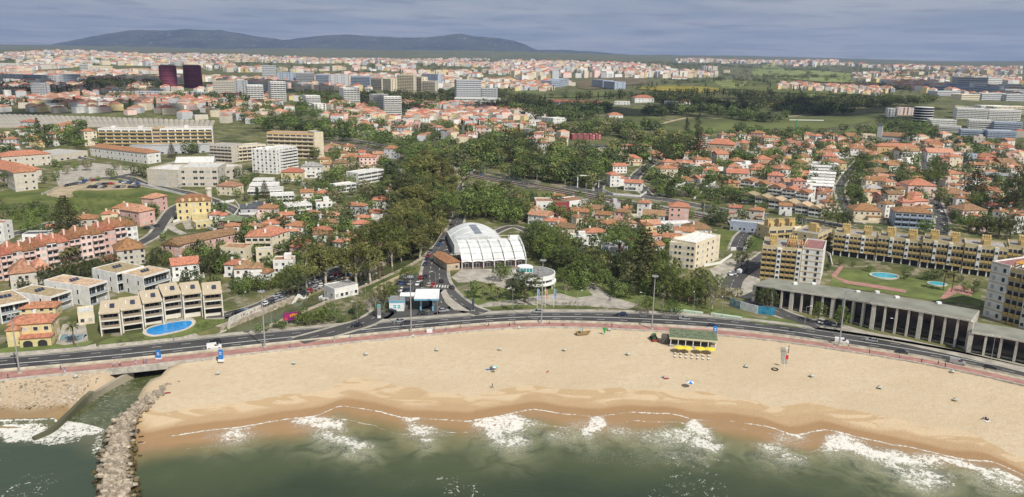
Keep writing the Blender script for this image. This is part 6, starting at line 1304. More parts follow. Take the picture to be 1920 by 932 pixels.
# ================================================================== vehicles
PAINT = {'black': (0.012, 0.013, 0.016), 'white': (0.75, 0.75, 0.74), 'silver': (0.42, 0.43, 0.45), 'dark blue': (0.02, 0.035, 0.09), 'red': (0.38, 0.02, 0.02), 'dark grey': (0.06, 0.062, 0.07), 'blue': (0.03, 0.12, 0.35), 'green': (0.02, 0.12, 0.05)}
TYRE = mat('tyre', (0.02, 0.02, 0.02), .9); LAMP = mat('lamp_lens', (0.65, 0.65, 0.6), .2); REDL = mat('tail_lens', (0.35, 0.02, 0.02), .3); CARG = mat('car_glass', (0.015, 0.02, 0.025), .06, spec=.7)
wb = MB(); wb.tube((0, -.1, 0), (0, .1, 0), .33, .33, 12); wb.tube((0, -.11, 0), (0, .11, 0), .17, .17, 8, 1); WHEEL = wb.mesh('wheel', [TYRE, STEEL])
def car_proto(col, kind):
    pm = mat('car_paint_' + col.replace(' ', '_'), PAINT[col], .25, metal=.3 if col in ('silver', 'dark grey') else 0, spec=.6)
    L, Wd = (4.3, .88) if kind == 'car' else (4.9, .98); e = thing('parked_car' if kind == 'car' else 'van', 'x', kind, (0, 0, -500)); mb = MB()
    pr = [(-L / 2, .32), (-L / 2 - .02, .62), (-L / 2 + .12, .92), (L / 2 - 1.15, .95), (L / 2 - .25, .78), (L / 2, .6), (L / 2, .32)]
    if kind == 'van': pr = [(-L / 2, .32), (-L / 2, 1.9), (L / 2 - 1.75, 1.98), (L / 2 - 1.0, 1.25), (L / 2 - .15, 1.0), (L / 2, .7), (L / 2, .32)]
    m = len(pr); vs = [(x, -Wd * (1 if z < .9 else .96), z) for x, z in pr] + [(x, Wd * (1 if z < .9 else .96), z) for x, z in pr]
    mb.add(vs, [tuple(range(m))[::-1], tuple(range(m, 2 * m))] + [(k, (k + 1) % m, m + (k + 1) % m, m + k) for k in range(m)])
    g = MB()
    if kind == 'car':
        lo = [(-L / 2 + .2, .9), (L / 2 - 1.1, .94)]; hi = [(-L / 2 + .75, 1.42), (L / 2 - 1.95, 1.42)]
        vs = [(lo[0][0], -.80, .9), (lo[1][0], -.80, .94), (lo[1][0], .80, .94), (lo[0][0], .80, .9), (hi[0][0], -.62, 1.42), (hi[1][0], -.62, 1.42), (hi[1][0], .62, 1.42), (hi[0][0], .62, 1.42)]
        g.add(vs, [(0, 1, 5, 4), (1, 2, 6, 5), (2, 3, 7, 6), (3, 0, 4, 7)]); mb.box(hi[0][0] - .02, -.64, 1.41, hi[1][0] + .02, .64, 1.46)
        for x in (-.1, ): mb.box(x - .05, -.82, .9, x + .05, -.60, 1.42); mb.box(x - .05, .60, .9, x + .05, .82, 1.42)
    else:
        g.add([(L / 2 - 1.72, -.9, 1.93), (L / 2 - 1.02, -.9, 1.30), (L / 2 - 1.02, .9, 1.30), (L / 2 - 1.72, .9, 1.93)], [(0, 1, 2, 3)]); g.v = [(x + .03, y_, z + .03) for x, y_, z in g.v]
        for s in (-1, 1): g.add([(L / 2 - 2.3, s * .975, 1.25), (L / 2 - 1.15, s * .975, 1.25), (L / 2 - 1.7, s * .965, 1.8), (L / 2 - 2.3, s * .965, 1.8)], [(0, 1, 2, 3) if s < 0 else (3, 2, 1, 0)])
    mb.build('body', pm, e); g.build('windows', CARG, e)
    for x in (-L / 2 + .8, L / 2 - .8):
        for s in (-1, 1): link('wheel', WHEEL, e, (x, s * (Wd - .06), .33), 0)
    for s in (-1, 1):
        h = MB(); h.box(L / 2 - .03, s * .6 - .17, .6, L / 2 + .02, s * .6 + .17, .74); h.build('headlight', LAMP, e); h = MB(); h.box(-L / 2 - .04, s * .65 - .12, .68, -L / 2 + .01, s * .65 + .12, .85); h.build('tail_light', REDL, e)
    return e
CP = {}; CUSED = set()
def car(x, y, rz, col, kind='car', label=None, z=None, grp='parked cars'):
    key = (col, kind)
    if key not in CP: CP[key] = car_proto(col, kind)
    zz_ = Tz(x, y) + .15 if z is None else z
    if key not in CUSED: CUSED.add(key); o = CP[key]; o.location = (x, y, zz_); o.rotation_euler = (0, 0, rz); KIDS.setdefault(o.name, [(c_, []) for c_ in o.children])
    else: o = dup(CP[key], (x, y, zz_), rz)
    o['label'] = label or '%s %s parked %s' % (col, kind, where(x, y)); o['group'] = grp; return o
def car_px(px, py, col, kind='car', d=0, label=None, **k):
    p = P(px, py, 5.1); s = 3.0; a = math.atan2(float(road_mid(p[0] + s) - road_mid(p[0] - s)), 2 * s); return car(p[0], p[1], a + (math.pi if d else 0), col, kind, label, 5.05, grp='cars driving on the seafront road')
for a in [(403, 642, 'black', 'car', 1, 'black car on the seafront road right of the creek mouth bridge'), (402, 653, 'white', 'van', 0, 'white van on the seafront road above the blue sign pillar'), (668, 612, 'black', 'car', 1, 'black car on the seafront road left of the petrol station'), (748, 604, 'silver', 'car', 1, 'silver car passing just in front of the petrol kiosk'), (762, 607, 'dark grey', 'car', 1, 'dark grey car passing in front of the petrol station forecourt'),
          (1008, 586, 'silver', 'car', 1, 'silver car on the seafront road in front of the round restaurant'), (1166, 591, 'dark blue', 'car', 1, 'dark blue car on the seafront road left of the tallest park mast'), (1283, 599, 'silver', 'car', 1, 'silver car on the seafront road behind the beach bar'), (1338, 613, 'dark blue', 'car', 0, 'dark blue car half hidden behind the blue sign by the beach bar'),
          (1578, 643, 'white', 'van', 0, 'white van beside the tall mast in front of the colonnade'), (1634, 640, 'silver', 'car', 1, 'silver car in front of the middle of the colonnade'), (1690, 662, 'dark grey', 'car', 0, 'dark grey car on the seafront road before the colonnade steps'), (1795, 682, 'silver', 'van', 0, 'silver van on the seafront road near the right edge'), (1856, 693, 'black', 'car', 0, 'black car on the seafront road nearest the right edge')]: car_px(*a)
def cg(px, py, col, ang, kind='car', label=None): p = G(px, py); return car(p.x, p.y, R(ang), col, kind, label)
for a in [(734, 586, 'black', 5, 'car', 'black car beside the petrol station kiosk'), (793, 590, 'dark grey', 3, 'car', 'dark grey car under the petrol station canopy'), (832, 585, 'silver', 20, 'car', 'silver car leaving the petrol station'), (828, 529, 'black', 100, 'car', 'black car on the avenue left carriageway'), (847, 541, 'dark grey', 115, 'car', 'dark grey car on the avenue by the zebra crossing'), (1810, 596, 'black', -20, 'car', 'black car on the ramp beside the white tower'),
          (1388, 512, 'white', 50, 'van', 'white van in the works yard'), (1478, 512, 'white', 0), (664, 585, 'green', 15, 'car', 'green car in the small lay-by above the slip road'), (1240, 480, 'white', 10), (1397, 508, 'black', 60)]: cg(*a)
CR_ = random.Random(21); CC = ['black', 'white', 'silver', 'dark blue', 'dark grey', 'silver', 'black', 'dark grey', 'white', 'red', 'blue']
def row(x0, y0, x1, y1, n, ang, p=.85):
    a = G(x0, y0); b2 = G(x1, y1)
    for i in range(n):
        if CR_.random() > p: continue
        q = a.lerp(b2, (i + .5) / n); car(q.x, q.y, R(ang + CR_.choice([0, 180]) + CR_.uniform(-4, 4)), CR_.choice(CC))
row(742, 545, 812, 552, 10, 85); row(745, 532, 815, 537, 10, 85); row(750, 522, 800, 522, 7, 80, .7); row(497, 572, 530, 562, 5, 60); row(508, 560, 560, 544, 7, 60); row(560, 556, 610, 536, 7, 20, .7); row(590, 532, 660, 505, 9, 60); row(612, 528, 680, 508, 8, 30, .8)
row(122, 350, 160, 343, 6, 100); row(165, 352, 262, 352, 14, 80); row(150, 341, 200, 338, 7, 90, .8); row(180, 347, 225, 346, 7, 20, .8); row(225, 342, 262, 347, 6, 80); row(430, 592, 470, 585, 4, 20, .7)
row(796, 500, 808, 470, 6, 80, .7); row(818, 470, 832, 448, 6, 70, .8); row(836, 500, 842, 478, 4, 95, .6); row(1366, 517, 1392, 510, 4, 90); row(1425, 420, 1520, 430, 14, 80, .8); row(1400, 412, 1460, 420, 8, 90, .6); row(1210, 352, 1240, 368, 6, 120, .8); row(1762, 408, 1768, 425, 3, 95); row(1757, 385, 1763, 400, 3, 95); row(720, 480, 745, 460, 5, 60, .8); row(700, 500, 740, 480, 5, 50, .7)
row(1535, 604, 1576, 613, 8, 70, .8); row(855, 325, 905, 330, 6, 90, .6); row(270, 430, 295, 425, 4, 10, .7); row(1005, 300, 1010, 300, 1, 0, 0)
# ================================================================== masts and lamps
def mast(px, py, top, lb):
    p = P(px, py, 5.1); h = (py - top) / ppm((p[0], p[1], 5)) / .955; e = thing('floodlight_mast', lb, 'mast', (p[0], p[1], 5.05), 0, 'tall floodlight masts of the promenade')
    mb = MB(); mb.cyl(0, 0, 0, h, .28, .13, 10); mb.build('pole', STEEL, e); mb = MB(); mb.cyl(0, 0, 0, .5, .7, .55, 10); mb.build('base', CONC, e); mb = MB(); mb.cyl(0, 0, h - .5, h - .3, .8, .8, 12); mb.build('crown_ring', STEEL, e)
    for k in range(6): a = k * math.pi / 3; mb = MB(); mb.box(-.25, -.2, -.2, .25, .2, .3); mb.build('floodlight', STEEL, e, (.95 * math.cos(a), .95 * math.sin(a), h - .3), a)
for a in [(37, 700, 590, 'tall floodlight mast at the left edge in front of the yellow villa'), (497, 651, 545, 'tall floodlight mast on the promenade right of the pool lawn'), (771, 622, 518, 'tall floodlight mast in front of the petrol station'), (1015, 606, 488, 'tall floodlight mast in front of the round restaurant'), (1222, 617, 517, 'tall floodlight mast left of the beach bar'), (1573, 648, 543, 'tall floodlight mast in front of the colonnade')]: mast(*a)
LP0 = None
def lampmesh():
    mb = MB(); mb.cyl(0, 0, 0, 8.6, .10, .06, 8); a = mb.mesh('pole', STEEL); mb = MB(); mb.tube((0, 0, 8.5), (1.6, 0, 8.9), .05, n=5); b2 = mb.mesh('arm', STEEL); mb = MB(); mb.box(1.3, -.16, 8.84, 2.1, .16, 9.0); return a, b2, mb.mesh('lamp_head', WHITEP)
LMs = lampmesh()
for i, (px, py) in enumerate([(147, 656), (327, 640), (510, 622), (629, 602), (670, 606), (686, 572), (820, 590), (961, 580), (1082, 583), (1207, 587), (1353, 598), (1508, 614), (1674, 639), (1858, 676), (817, 545), (832, 500), (850, 470), (880, 560), (1425, 560), (1180, 372), (1110, 360), (1070, 358), (460, 590), (575, 560), (700, 548), (1300, 588)]):
    g = G(px, py) if py < 580 else Vector((*P(px, py, 5), 5.1)); e = thing('street_lamp', 'single-arm street lamp ' + where(g.x, g.y), 'street lamp', g, CR_.choice([0, 1.57, 3.14]), 'single-arm street lamps')
    for nm, m_ in zip(('pole', 'arm', 'lamp_head'), LMs): link(nm, m_, e)
# railway catenary posts
for i in range(16):
    q = rl[min(len(rl) - 1, 26 + i * 5)]; z = Tz(*q); e = thing('catenary_post', 'steel overhead-line post beside the railway, %s from the left' % ordinal(i), 'post', (q[0], q[1] + 6, z), 0, 'overhead-line posts'); mb = MB(); mb.box(-.15, -.15, 0, .15, .15, 8.5); mb.build('pole', STEEL, e); mb = MB(); mb.box(-.06, -8, 7.4, .06, 0, 7.52); mb.build('arm', STEEL, e)
# ================================================================== signs and hoardings
SKYB = mat('sign_blue', (0.03, 0.20, 0.55), .5)
for i, (px, py, hh, lb) in enumerate([(298, 673, 3.0, 'blue sign pillar on the promenade above the creek bridge'), (415, 678, 4.2, 'tall blue sign pillar on a white plinth right of the creek bridge'), (1340, 628, 3.4, 'blue sign pillar beside the beach bar')]):
    x, y_ = P(px, py, 5); e = thing('sign_pillar', lb, 'sign', (x, y_, 5.1)); mb = MB(); mb.box(-.9, -.5, 0, .9, .5, .8 if i == 1 else .3); mb.build('base', WHITEP, e); mb = MB(); mb.box(-.7, -.25, .8 if i == 1 else .3, .7, .25, hh); mb.build('panel', SKYB, e)
    mb = MB(); mb.box(-.35, -.28, hh - 1.0, .35, -.255, hh - .75); mb.box(-.4, -.28, hh - 1.6, .4, -.255, hh - 1.4); mb.build('emblem', WHITEP, e)
A = G(532, 610); B2 = G(566, 605); W = math.hypot(B2.x - A.x, B2.y - A.y); e = thing('billboard', 'purple billboard with orange and pink lettering-like blobs in the creek bushes', 'billboard', (A.x, A.y, A.z), math.atan2(B2.y - A.y, B2.x - A.x)); mb = MB(); mb.box(0, 0, 1.6, W, .3, 4.8); mb.build('panel', mat('billboard_purple', (0.13, 0.02, 0.16), .5, .7, .5, col2=(0.35, .03, .10)), e)
mb = MB(); 
for k in range(5): mb.box(W * (.36 + .1 * k), -.02, 3.0 + .2 * math.sin(k * 2), W * (.43 + .1 * k), -.002, 4.0 + .25 * math.sin(k))
mb.build('picture_orange', mat('billboard_orange', (0.70, 0.25, 0.03), .5), e); mb = MB(); mb.box(W * .04, -.02, 2.0, W * .26, -.003, 2.9); mb.build('picture_pink', mat('billboard_pink', (0.55, 0.04, 0.08), .5), e)
for x in (W * .2, W * .8): mb = MB(); mb.box(x - .12, .05, -.5, x + .12, .25, 1.6); mb.build('post', STEEL, e)
# painted wall along the creek
gp = catmull(GP([(388, 632), (420, 616), (455, 602), (490, 590)]), 6); o = strip('graffiti_wall', mat('painted_white_wall', (0.55, 0.52, 0.46), .8, .6, .15), gp, .4, 0, h=2.4, kind=None, label='whitewashed wall with faded graffiti beside the slip road', cat='wall')
rg_ = random.Random(4); f_ = offs(gp, -.24)
for nm_, cc_ in (('pink', (0.55, .25, .22)), ('grey', (.22, .24, .28)), ('ochre', (.5, .32, .12)), ('pale', (.75, .74, .7))):
    mb = MB()
    for i in range(len(gp) - 1):
        if rg_.random() < .75: a, c_ = f_[i], f_[i + 1]; t0, t1 = rg_.uniform(0, .4), rg_.uniform(.5, 1); z = Tz(*a); p0 = Vector(a).lerp(Vector(c_), t0); p1 = Vector(a).lerp(Vector(c_), t1); z0 = rg_.uniform(.3, 1.0); z1 = z0 + rg_.uniform(.4, 1.1); d_ = .004 * len(nm_); mb.add([(p0.x, p0.y - d_, z + z0), (p1.x, p1.y - d_, z + z0 + .2), (p1.x, p1.y - d_, z + z1), (p0.x, p0.y - d_, z + z1 - .15)], [(0, 1, 2, 3)])
    if mb.v: mb.build('graffiti', mat('graffiti_' + nm_, cc_, .8), o)
for (pts, m, lb) in [([(1368, 572), (1388, 580)], mat('hoarding_pattern', (0.55, 0.60, 0.62), .6, .8, .3, col2=(0.15, .3, .4)), 'pale blue patterned hoarding by the park exit'), ([(1389, 580), (1420, 588)], mat('hoarding_white', (0.66, 0.68, 0.70), .6, .6, .15), 'white printed hoarding beside the patterned hoarding'), ([(1421, 588), (1452, 592)], mat('hoarding_blue', (0.04, 0.22, 0.35), .6, .5, .3), 'dark blue hoarding under the round dark tree')]:
    w_ = GP(pts); strip('hoarding', m, dense(w_, 3), .2, .2, h=3.2, kind=None, label=lb, cat='hoarding')
# low mural wall behind the road
TEALM = mat('mural_green', (0.30, 0.48, 0.38), .8, 1.2, .4, col2=(0.55, .52, .42))
for (x0, y0, x1, y1, lb) in [(1255, 582, 1318, 590, 'long sloping mural band in pale green beside the park lawn'), (1333, 591, 1390, 599, 'second pale green mural band beside the hoardings')]:
    w_ = dense([P(x0, y0, 5), P(x1, y1, 5)], 3); o = strip('mural_wall', TEALM, w_, 1.8, .1, h=.9, z=5.0, kind=None, label=lb, cat='wall')
band('mural', mat('road_mural', (0.42, 0.46, 0.46), .8, .5, .4, col2=(0.50, .30, .24), coord='World'), lambda x: prom_top(x) + .1, lambda x: prom_top(x) + 1.8, .15, xs=np.arange(P(1270, 620)[0], P(1420, 630)[0], 2.0))
# flags in the park
for i, (px, cc_) in enumerate([(1007, 'blue and white'), (1022, 'red and white'), (1038, 'blue and red')]):
    g = G(px, 577); e = thing('flag_pole', 'white flagpole with a hanging %s banner before the round restaurant' % cc_, 'flagpole', (g.x, g.y, g.z), 0, 'park flagpoles'); mb = MB(); mb.cyl(0, 0, 0, 8.5, .08, n=6); mb.build('pole', WHITEP, e); mb = MB(); mb.box(.08, -.04, 4.0, .95, .04, 8.2); mb.build('banner', mat('banner_%d' % i, [(.25, .3, .5), (.5, .25, .2), (.2, .25, .42)][i], .7, 1.5, .5), e)
# ================================================================== people
SKIN = mat('skin', (0.42, 0.24, 0.16), .6); HAIR = mat('hair', (0.03, 0.02, 0.015), .8)
def body_mesh(pose):
    J = {'pelvis': (0, 0, .95), 'chest': (0, .0, 1.35), 'neck': (0, 0, 1.5), 'head': (0, -.01, 1.66), 'top': (0, 0, 1.74)}
    if pose == 'stand': Lg = [(.1, .0, .9), (.11, -.02, .5), (.11, .02, .08), (.11, -.12, .04)], [(-.1, 0, .9), (-.11, -.02, .5), (-.11, .02, .08), (-.11, -.12, .04)]; Ar = [(.2, 0, 1.42), (.27, .02, 1.14), (.26, -.06, .9), (.26, -.08, .82)], [(-.2, 0, 1.42), (-.27, .02, 1.14), (-.26, -.06, .9), (-.26, -.08, .82)]
    elif pose == 'walk': Lg = [(.1, 0, .9), (.11, -.2, .52), (.11, -.3, .1), (.11, -.42, .06)], [(-.1, 0, .9), (-.11, .06, .5), (-.11, .36, .16), (-.11, .30, .05)]; Ar = [(.2, 0, 1.42), (.27, .14, 1.16), (.26, .16, .92), (.25, .14, .84)], [(-.2, 0, 1.42), (-.26, -.10, 1.15), (-.24, -.28, .98), (-.23, -.34, .94)]
    else:
        J = {'pelvis': (0, 0, .14), 'chest': (0, .12, .55), 'neck': (0, .13, .70), 'head': (0, .10, .86), 'top': (0, .1, .94)}
        Lg = [(.1, -.05, .14), (.14, -.45, .42), (.13, -.75, .08), (.13, -.87, .05)], [(-.1, -.05, .14), (-.14, -.48, .36), (-.13, -.78, .08), (-.13, -.90, .05)]; Ar = [(.2, .12, .62), (.27, .28, .36), (.26, .36, .12), (.26, .38, .06)], [(-.2, .12, .62), (-.26, -.08, .42), (-.2, -.36, .42), (-.2, -.42, .42)]
    vs = list(J.values()); es = [(0, 1), (1, 2), (2, 3), (3, 4)]; rd = [.14, .155, .055, .10, .07]
    for ch, at, rr_ in ((Lg[0], 0, (.1, .075, .05, .04)), (Lg[1], 0, (.1, .075, .05, .04)), (Ar[0], 1, (.06, .045, .035, .035)), (Ar[1], 1, (.06, .045, .035, .035))):
        pr = at
        for q, r_ in zip(ch, rr_): vs.append(q); rd.append(r_); es.append((pr, len(vs) - 1)); pr = len(vs) - 1
    me = bpy.data.meshes.new('person'); me.from_pydata(vs, es, []); o = bpy.data.objects.new('person_build', me); COL.objects.link(o); o.modifiers.new('s', 'SKIN')
    for v, r_ in zip(me.skin_vertices[0].data, rd): v.radius = (r_, r_ * .8)
    me.skin_vertices[0].data[0].use_root = True
    o.modifiers.new('u', 'SUBSURF').levels = 1; bpy.context.view_layer.update(); dg = bpy.context.evaluated_depsgraph_get(); out = bpy.data.meshes.new_from_object(o.evaluated_get(dg)); bpy.data.objects.remove(o); out.name = 'person'
    return out
BODY = {p_: body_mesh(p_) for p_ in ('stand', 'walk', 'sit')}
def cloth(me0, zlo, zhi, name, m, g=.02):
    """garment: the part of the body surface between two heights, grown outwards"""
    V = [Vector(v.co) for v in me0.vertices]; N = [v.normal.copy() for v in me0.vertices]; F_ = [tuple(p.vertices) for p in me0.polygons if zlo < p.center.z < zhi and abs(p.center.x) < .24]
    us = sorted(set(i for f in F_ for i in f)); mp = {i: k for k, i in enumerate(us)}; mb = MB(); mb.v = [tuple(V[i] + N[i] * g) for i in us]; mb.f = [tuple(mp[i] for i in f) for f in F_]; mb.m = [0] * len(F_); return mb.mesh(name, m)
for p_, me in BODY.items(): me.materials.clear(); me.materials.append(SKIN); me.polygons.foreach_set('material_index', [0] * len(me.polygons)); me.polygons.foreach_set('use_smooth', [True] * len(me.polygons))
CLO = {'white': (.7, .7, .68), 'black': (.02, .02, .02), 'navy': (.02, .03, .09), 'red': (.45, .04, .04), 'grey': (.2, .2, .21), 'blue': (.06, .16, .4), 'orange': (.55, .2, .04), 'green': (.05, .2, .08)}
PR_ = random.Random(2); CK = {}
def garment(pose, zone, col):
    k = (pose, zone, col)
    if k not in CK:
        zl = {'stand': {'shirt': (.98, 1.5), 'trousers': (.1, .97)}, 'walk': {'shirt': (.98, 1.5), 'trousers': (.15, .97)}, 'sit': {'shirt': (.26, .7), 'trousers': (.0, .25)}}[pose][zone]; CK[k] = cloth(BODY[pose], *zl, zone, mat('cloth_' + col, CLO[col], .9))
    return CK[k]
hb = bmesh.new(); bmesh.ops.create_icosphere(hb, subdivisions=2, radius=.12); HM = bpy.data.meshes.new('hair'); hb.to_mesh(HM); hb.free(); HM.materials.append(HAIR)
def person(x, y, z, pose, place, rz=None, grp='people on the promenade'):
    a, c_ = PR_.choice(list(CLO)), PR_.choice(['black', 'navy', 'grey', 'blue', 'white']); verb = {'stand': 'standing', 'walk': 'walking', 'sit': 'sitting'}[pose]
    e = link('person', BODY[pose], None, (x, y, z), PR_.uniform(0, 6.28) if rz is None else rz); tag(e, 'person in %s top, %s trousers, %s %s' % (a, c_, verb, place), 'person', grp)
    link('shirt', garment(pose, 'shirt', a), e); link('trousers', garment(pose, 'trousers', c_), e); hz_ = {'stand': 1.74, 'walk': 1.74, 'sit': .94}[pose]; h = link('hair', HM, e, (0, .03 + (.1 if pose == 'sit' else 0), hz_ - .03)); h.scale = (.85, .9, .7)
for i, (px, py) in enumerate([(12, 712), (114, 694), (122, 699), (213, 688), (216, 683), (225, 686), (254, 683), (270, 682), (275, 682), (544, 652), (627, 641), (657, 634), (814, 620), (836, 620), (864, 613), (912, 611), (916, 612), (955, 612), (965, 609), (1030, 608), (1056, 611), (1137, 610), (1147, 614), (1163, 615), (1347, 632), (1564, 652), (1590, 654), (1630, 663), (1688, 674), (1729, 681), (1759, 684), (1772, 688)]):
    x, y_ = P(px, py, 5.1); y_ = min(max(y_, float(prom_bot(x)) + .5), float(prom_top(x)) - .4); person(x, y_, 5.12, PR_.choice(['walk', 'walk', 'stand']), 'on the promenade, %s walker from the left' % ordinal(i), R(PR_.choice([90, -90]) + PR_.uniform(-15, 15)))
for px, py, po, pl in [(923, 728, 'walk', 'alone on the sand near the water'), (921, 690, 'sit', 'at the beach camp in mid beach'), (926, 692, 'sit', 'beside the white parasol in mid beach'), (923, 698, 'sit', 'on the near side of the beach camp'), (1027, 699, 'sit', 'alone on the empty sand'), (1244, 709, 'sit', 'on a dark red towel below the beach bar'), (1843, 787, 'sit', 'beside the bags at the far right of the beach'), (1848, 786, 'sit', 'in the middle of the far right group'), (1852, 789, 'sit', 'at the right of the far right group'), (1142, 565, 'walk', 'on the park path'), (1145, 564, 'walk', 'beside a companion in the park')]:
    g = G(px, py); person(g.x, g.y, g.z + .02, po, pl, None, 'people on the beach')
# beach things
def gz(px, py): g = G(px, py); return g
TW = {'dark red': (.28, .02, .04), 'blue': (.05, .15, .4), 'white': (.7, .7, .68)}
for px, py, c_, lb in [(1249, 710, 'dark red', 'dark red beach towel spread on the sand below the beach bar'), (916, 693, 'blue', 'blue beach towel at the camp in mid beach'), (924, 694, 'white', 'white beach towel at the camp in mid beach'), (1851, 790, 'white', 'white towel at the far right of the beach'), (314, 737, 'dark red', 'dark red towel by the groyne rocks')]:
    g = gz(px, py); mb = MB(); nn = 6
    vs = [(-.9 + 1.8 * i / nn, -.5 + 1.0 * j / 3, .05 + .03 * math.sin(i * 2 + j)) for j in range(4) for i in range(nn + 1)]; mb.add(vs, [(j * (nn + 1) + i, j * (nn + 1) + i + 1, (j + 1) * (nn + 1) + i + 1, (j + 1) * (nn + 1) + i) for j in range(3) for i in range(nn)]); o = mb.build('beach_towel', mat('towel_' + c_.replace(' ', '_'), TW[c_], .95), None, (g.x, g.y, g.z + .03), .3); tag(o, lb, 'towel')
def parasol(x, y, z, cols, label, rad=1.3, h=2.1):
    e = thing('parasol', label, 'parasol', (x, y, z)); mb = MB(); mb.cyl(0, 0, -.2, h, .03, n=6); mb.build('pole', WHITEP, e); mb = MB(); m = 12
    vs = [(0, 0, h + .35)] + [(rad * math.cos(2 * math.pi * k / m), rad * math.sin(2 * math.pi * k / m), h - (.06 if k % 2 else 0)) for k in range(m)]
    for k in range(m): mb.add([vs[0], vs[1 + k], vs[1 + (k + 1) % m]], [(0, 1, 2)], k // 2 % len(cols))
    for k in range(m): a, c_ = vs[1 + k], vs[1 + (k + 1) % m]; mb.add([a, c_, (c_[0], c_[1], c_[2] - .15), (a[0], a[1], a[2] - .15)], [(0, 3, 2, 1)], k // 2 % len(cols))
    mb.build('canopy', cols, e)
YP = mat('yellow_canvas', (0.72, 0.58, 0.06), .8); g = gz(1293, 727); parasol(g.x, g.y, g.z, [SKYB, WHITEP], 'small blue and white parasol standing alone on the sand'); g = gz(927, 695); parasol(g.x, g.y, g.z, [WHITEP, mat('teal_canvas', (.1, .4, .4), .8)], 'white and teal parasol at the camp in mid beach', 1.0, 1.5)
# litter stations
BAGS = [mat('bin_yellow', (0.55, 0.42, 0.08), .7), mat('bin_green', (0.12, 0.25, 0.15), .7), mat('bin_grey', (0.30, 0.31, 0.32), .7)]
mb = MB(); 
for k in range(4): a = math.pi / 4 + k * math.pi / 2; mb.tube((.95 * math.cos(a), .95 * math.sin(a), 0), (.12 * math.cos(a), .12 * math.sin(a), 1.7), .07, .05, 5)
LS = mb.mesh('frame', mat('weathered_timber', (0.30, 0.24, 0.16), .9)); mb = MB(); mb.add([(-.9, -.9, .75), (.9, -.9, .75), (.9, .9, .75), (-.9, .9, .75), (0, 0, 1.8)], [(0, 1, 4), (1, 2, 4), (2, 3, 4), (3, 0, 4)]); LR = mb.mesh('canopy', mat('grey_canvas', (0.42, 0.43, 0.40), .8))
bgm = []
for k in range(3): mb = MB(); mb.cyl(0, 0, 0, .85, .25, .32, 10); bgm.append(mb.mesh('bin', BAGS[k]))
for i, (px, py) in enumerate([(409, 702), (142, 708), (551, 683), (686, 666), (774, 632), (819, 658), (937, 657), (973, 616), (1058, 658), (1142, 620), (1177, 666), (1399, 689), (1521, 707), (1649, 729), (1785, 699), (1791, 752)]):
    g = gz(px, py); e = thing('litter_station', 'small pyramid litter station on the sand, %s along the beach from the left' % ordinal(i), 'bin', g, i * .7, 'litter stations along the beach', .75); link('frame', LS, e); link('canopy', LR, e)
    for k in range(3): link('bin', bgm[k], e, (.55 * math.cos(k * 2.1), .55 * math.sin(k * 2.1), 0))
# beach bar
A = G(1257, 649); B2 = G(1341, 656); W = math.hypot(B2.x - A.x, B2.y - A.y); rz = math.atan2(B2.y - A.y, B2.x - A.x); zb = 4.4
e = thing('beach_bar', 'beach bar pavilion with a moss green roof and white posts', 'beach bar', (A.x, A.y, zb), rz); D = 7
mb = MB(); mb.box(-.5, -.5, -2.2, W + .5, D, .15); mb.build('floor_deck', CONC, e); mb = MB(); mb.add([(-.6, -.9, 3.35), (W + .6, -.9, 3.35), (W + .6, D + .4, 4.1), (-.6, D + .4, 4.1), (-.6, -.9, 3.15), (W + .6, -.9, 3.15), (W + .6, D + .4, 3.9), (-.6, D + .4, 3.9)], [(0, 1, 2, 3), (7, 6, 5, 4), (0, 4, 5, 1), (1, 5, 6, 2), (2, 6, 7, 3), (3, 7, 4, 0)]); mb.build('roof', ROOFS['v'], e)
mb = MB(); mb.box(-.6, -.95, 2.75, W + .6, -.8, 3.4); mb.build('fascia', mat('cream_fascia', (.6, .55, .38), .7), e); mb = MB(); mb.box(0, 3.0, .15, W, D, 3.1); mb.build('wall', mat('bar_wall', (.16, .12, .07), .8), e)
for k in range(7): x = W * k / 6; mb = MB(); mb.box(x - .13, -.75, .15, x + .13, -.5, 2.75); mb.build('post', WHITEP, e)
for k in range(6): link('window', win_mesh(W / 6 - .6, 1.6, 'd'), e, (W * (k + .5) / 6, 3.0, 1.1))
mb = MB(); mb.box(-3.2, 1, -1.5, -.7, 5, 2.6); mb.build('store', mat('dark_store', (.10, .09, .08), .8), e)
for k, px in enumerate((1273, 1288, 1312, 1331)): g = gz(px, 661 + k); parasol(g.x, g.y, g.z, [YP], 'yellow parasol in front of the beach bar, %s from the left' % ORD[k], 1.9, 2.1)
def lounger_mesh():
    mb = MB(); mb.box(-.33, -.9, .28, .33, .35, .36); mb.add([(-.33, .35, .3), (.33, .35, .3), (.33, .95, .75), (-.33, .95, .75), (-.33, .35, .36), (.33, .35, .36), (.33, .92, .82), (-.33, .92, .82)], [(0, 1, 2, 3), (7, 6, 5, 4), (0, 4, 5, 1), (2, 6, 7, 3), (1, 5, 6, 2), (3, 7, 4, 0)]); return mb.mesh('seat', WHITEP)
LGm = lounger_mesh(); mb = MB(); mb.box(-.03, -.03, 0, .03, .03, .28); LEG = mb.mesh('leg', WHITEP)
for i in range(14):
    px = 1266 + (i % 7) * 10.5; py = 664 + (i // 7) * 6 + (i % 7) * .8; g = gz(px, py); e = thing('sun_lounger', 'white sun lounger before the beach bar, %s from the left in the %s row' % (ORD[i % 7], 'back' if i < 7 else 'front'), 'lounger', g, R(180 + PR_.uniform(-15, 15)), 'sun loungers of the beach bar'); link('seat', LGm, e)
    for lx in (-.28, .28):
        for ly in (-.8, .3): link('leg', LEG, e, (lx, ly, 0))
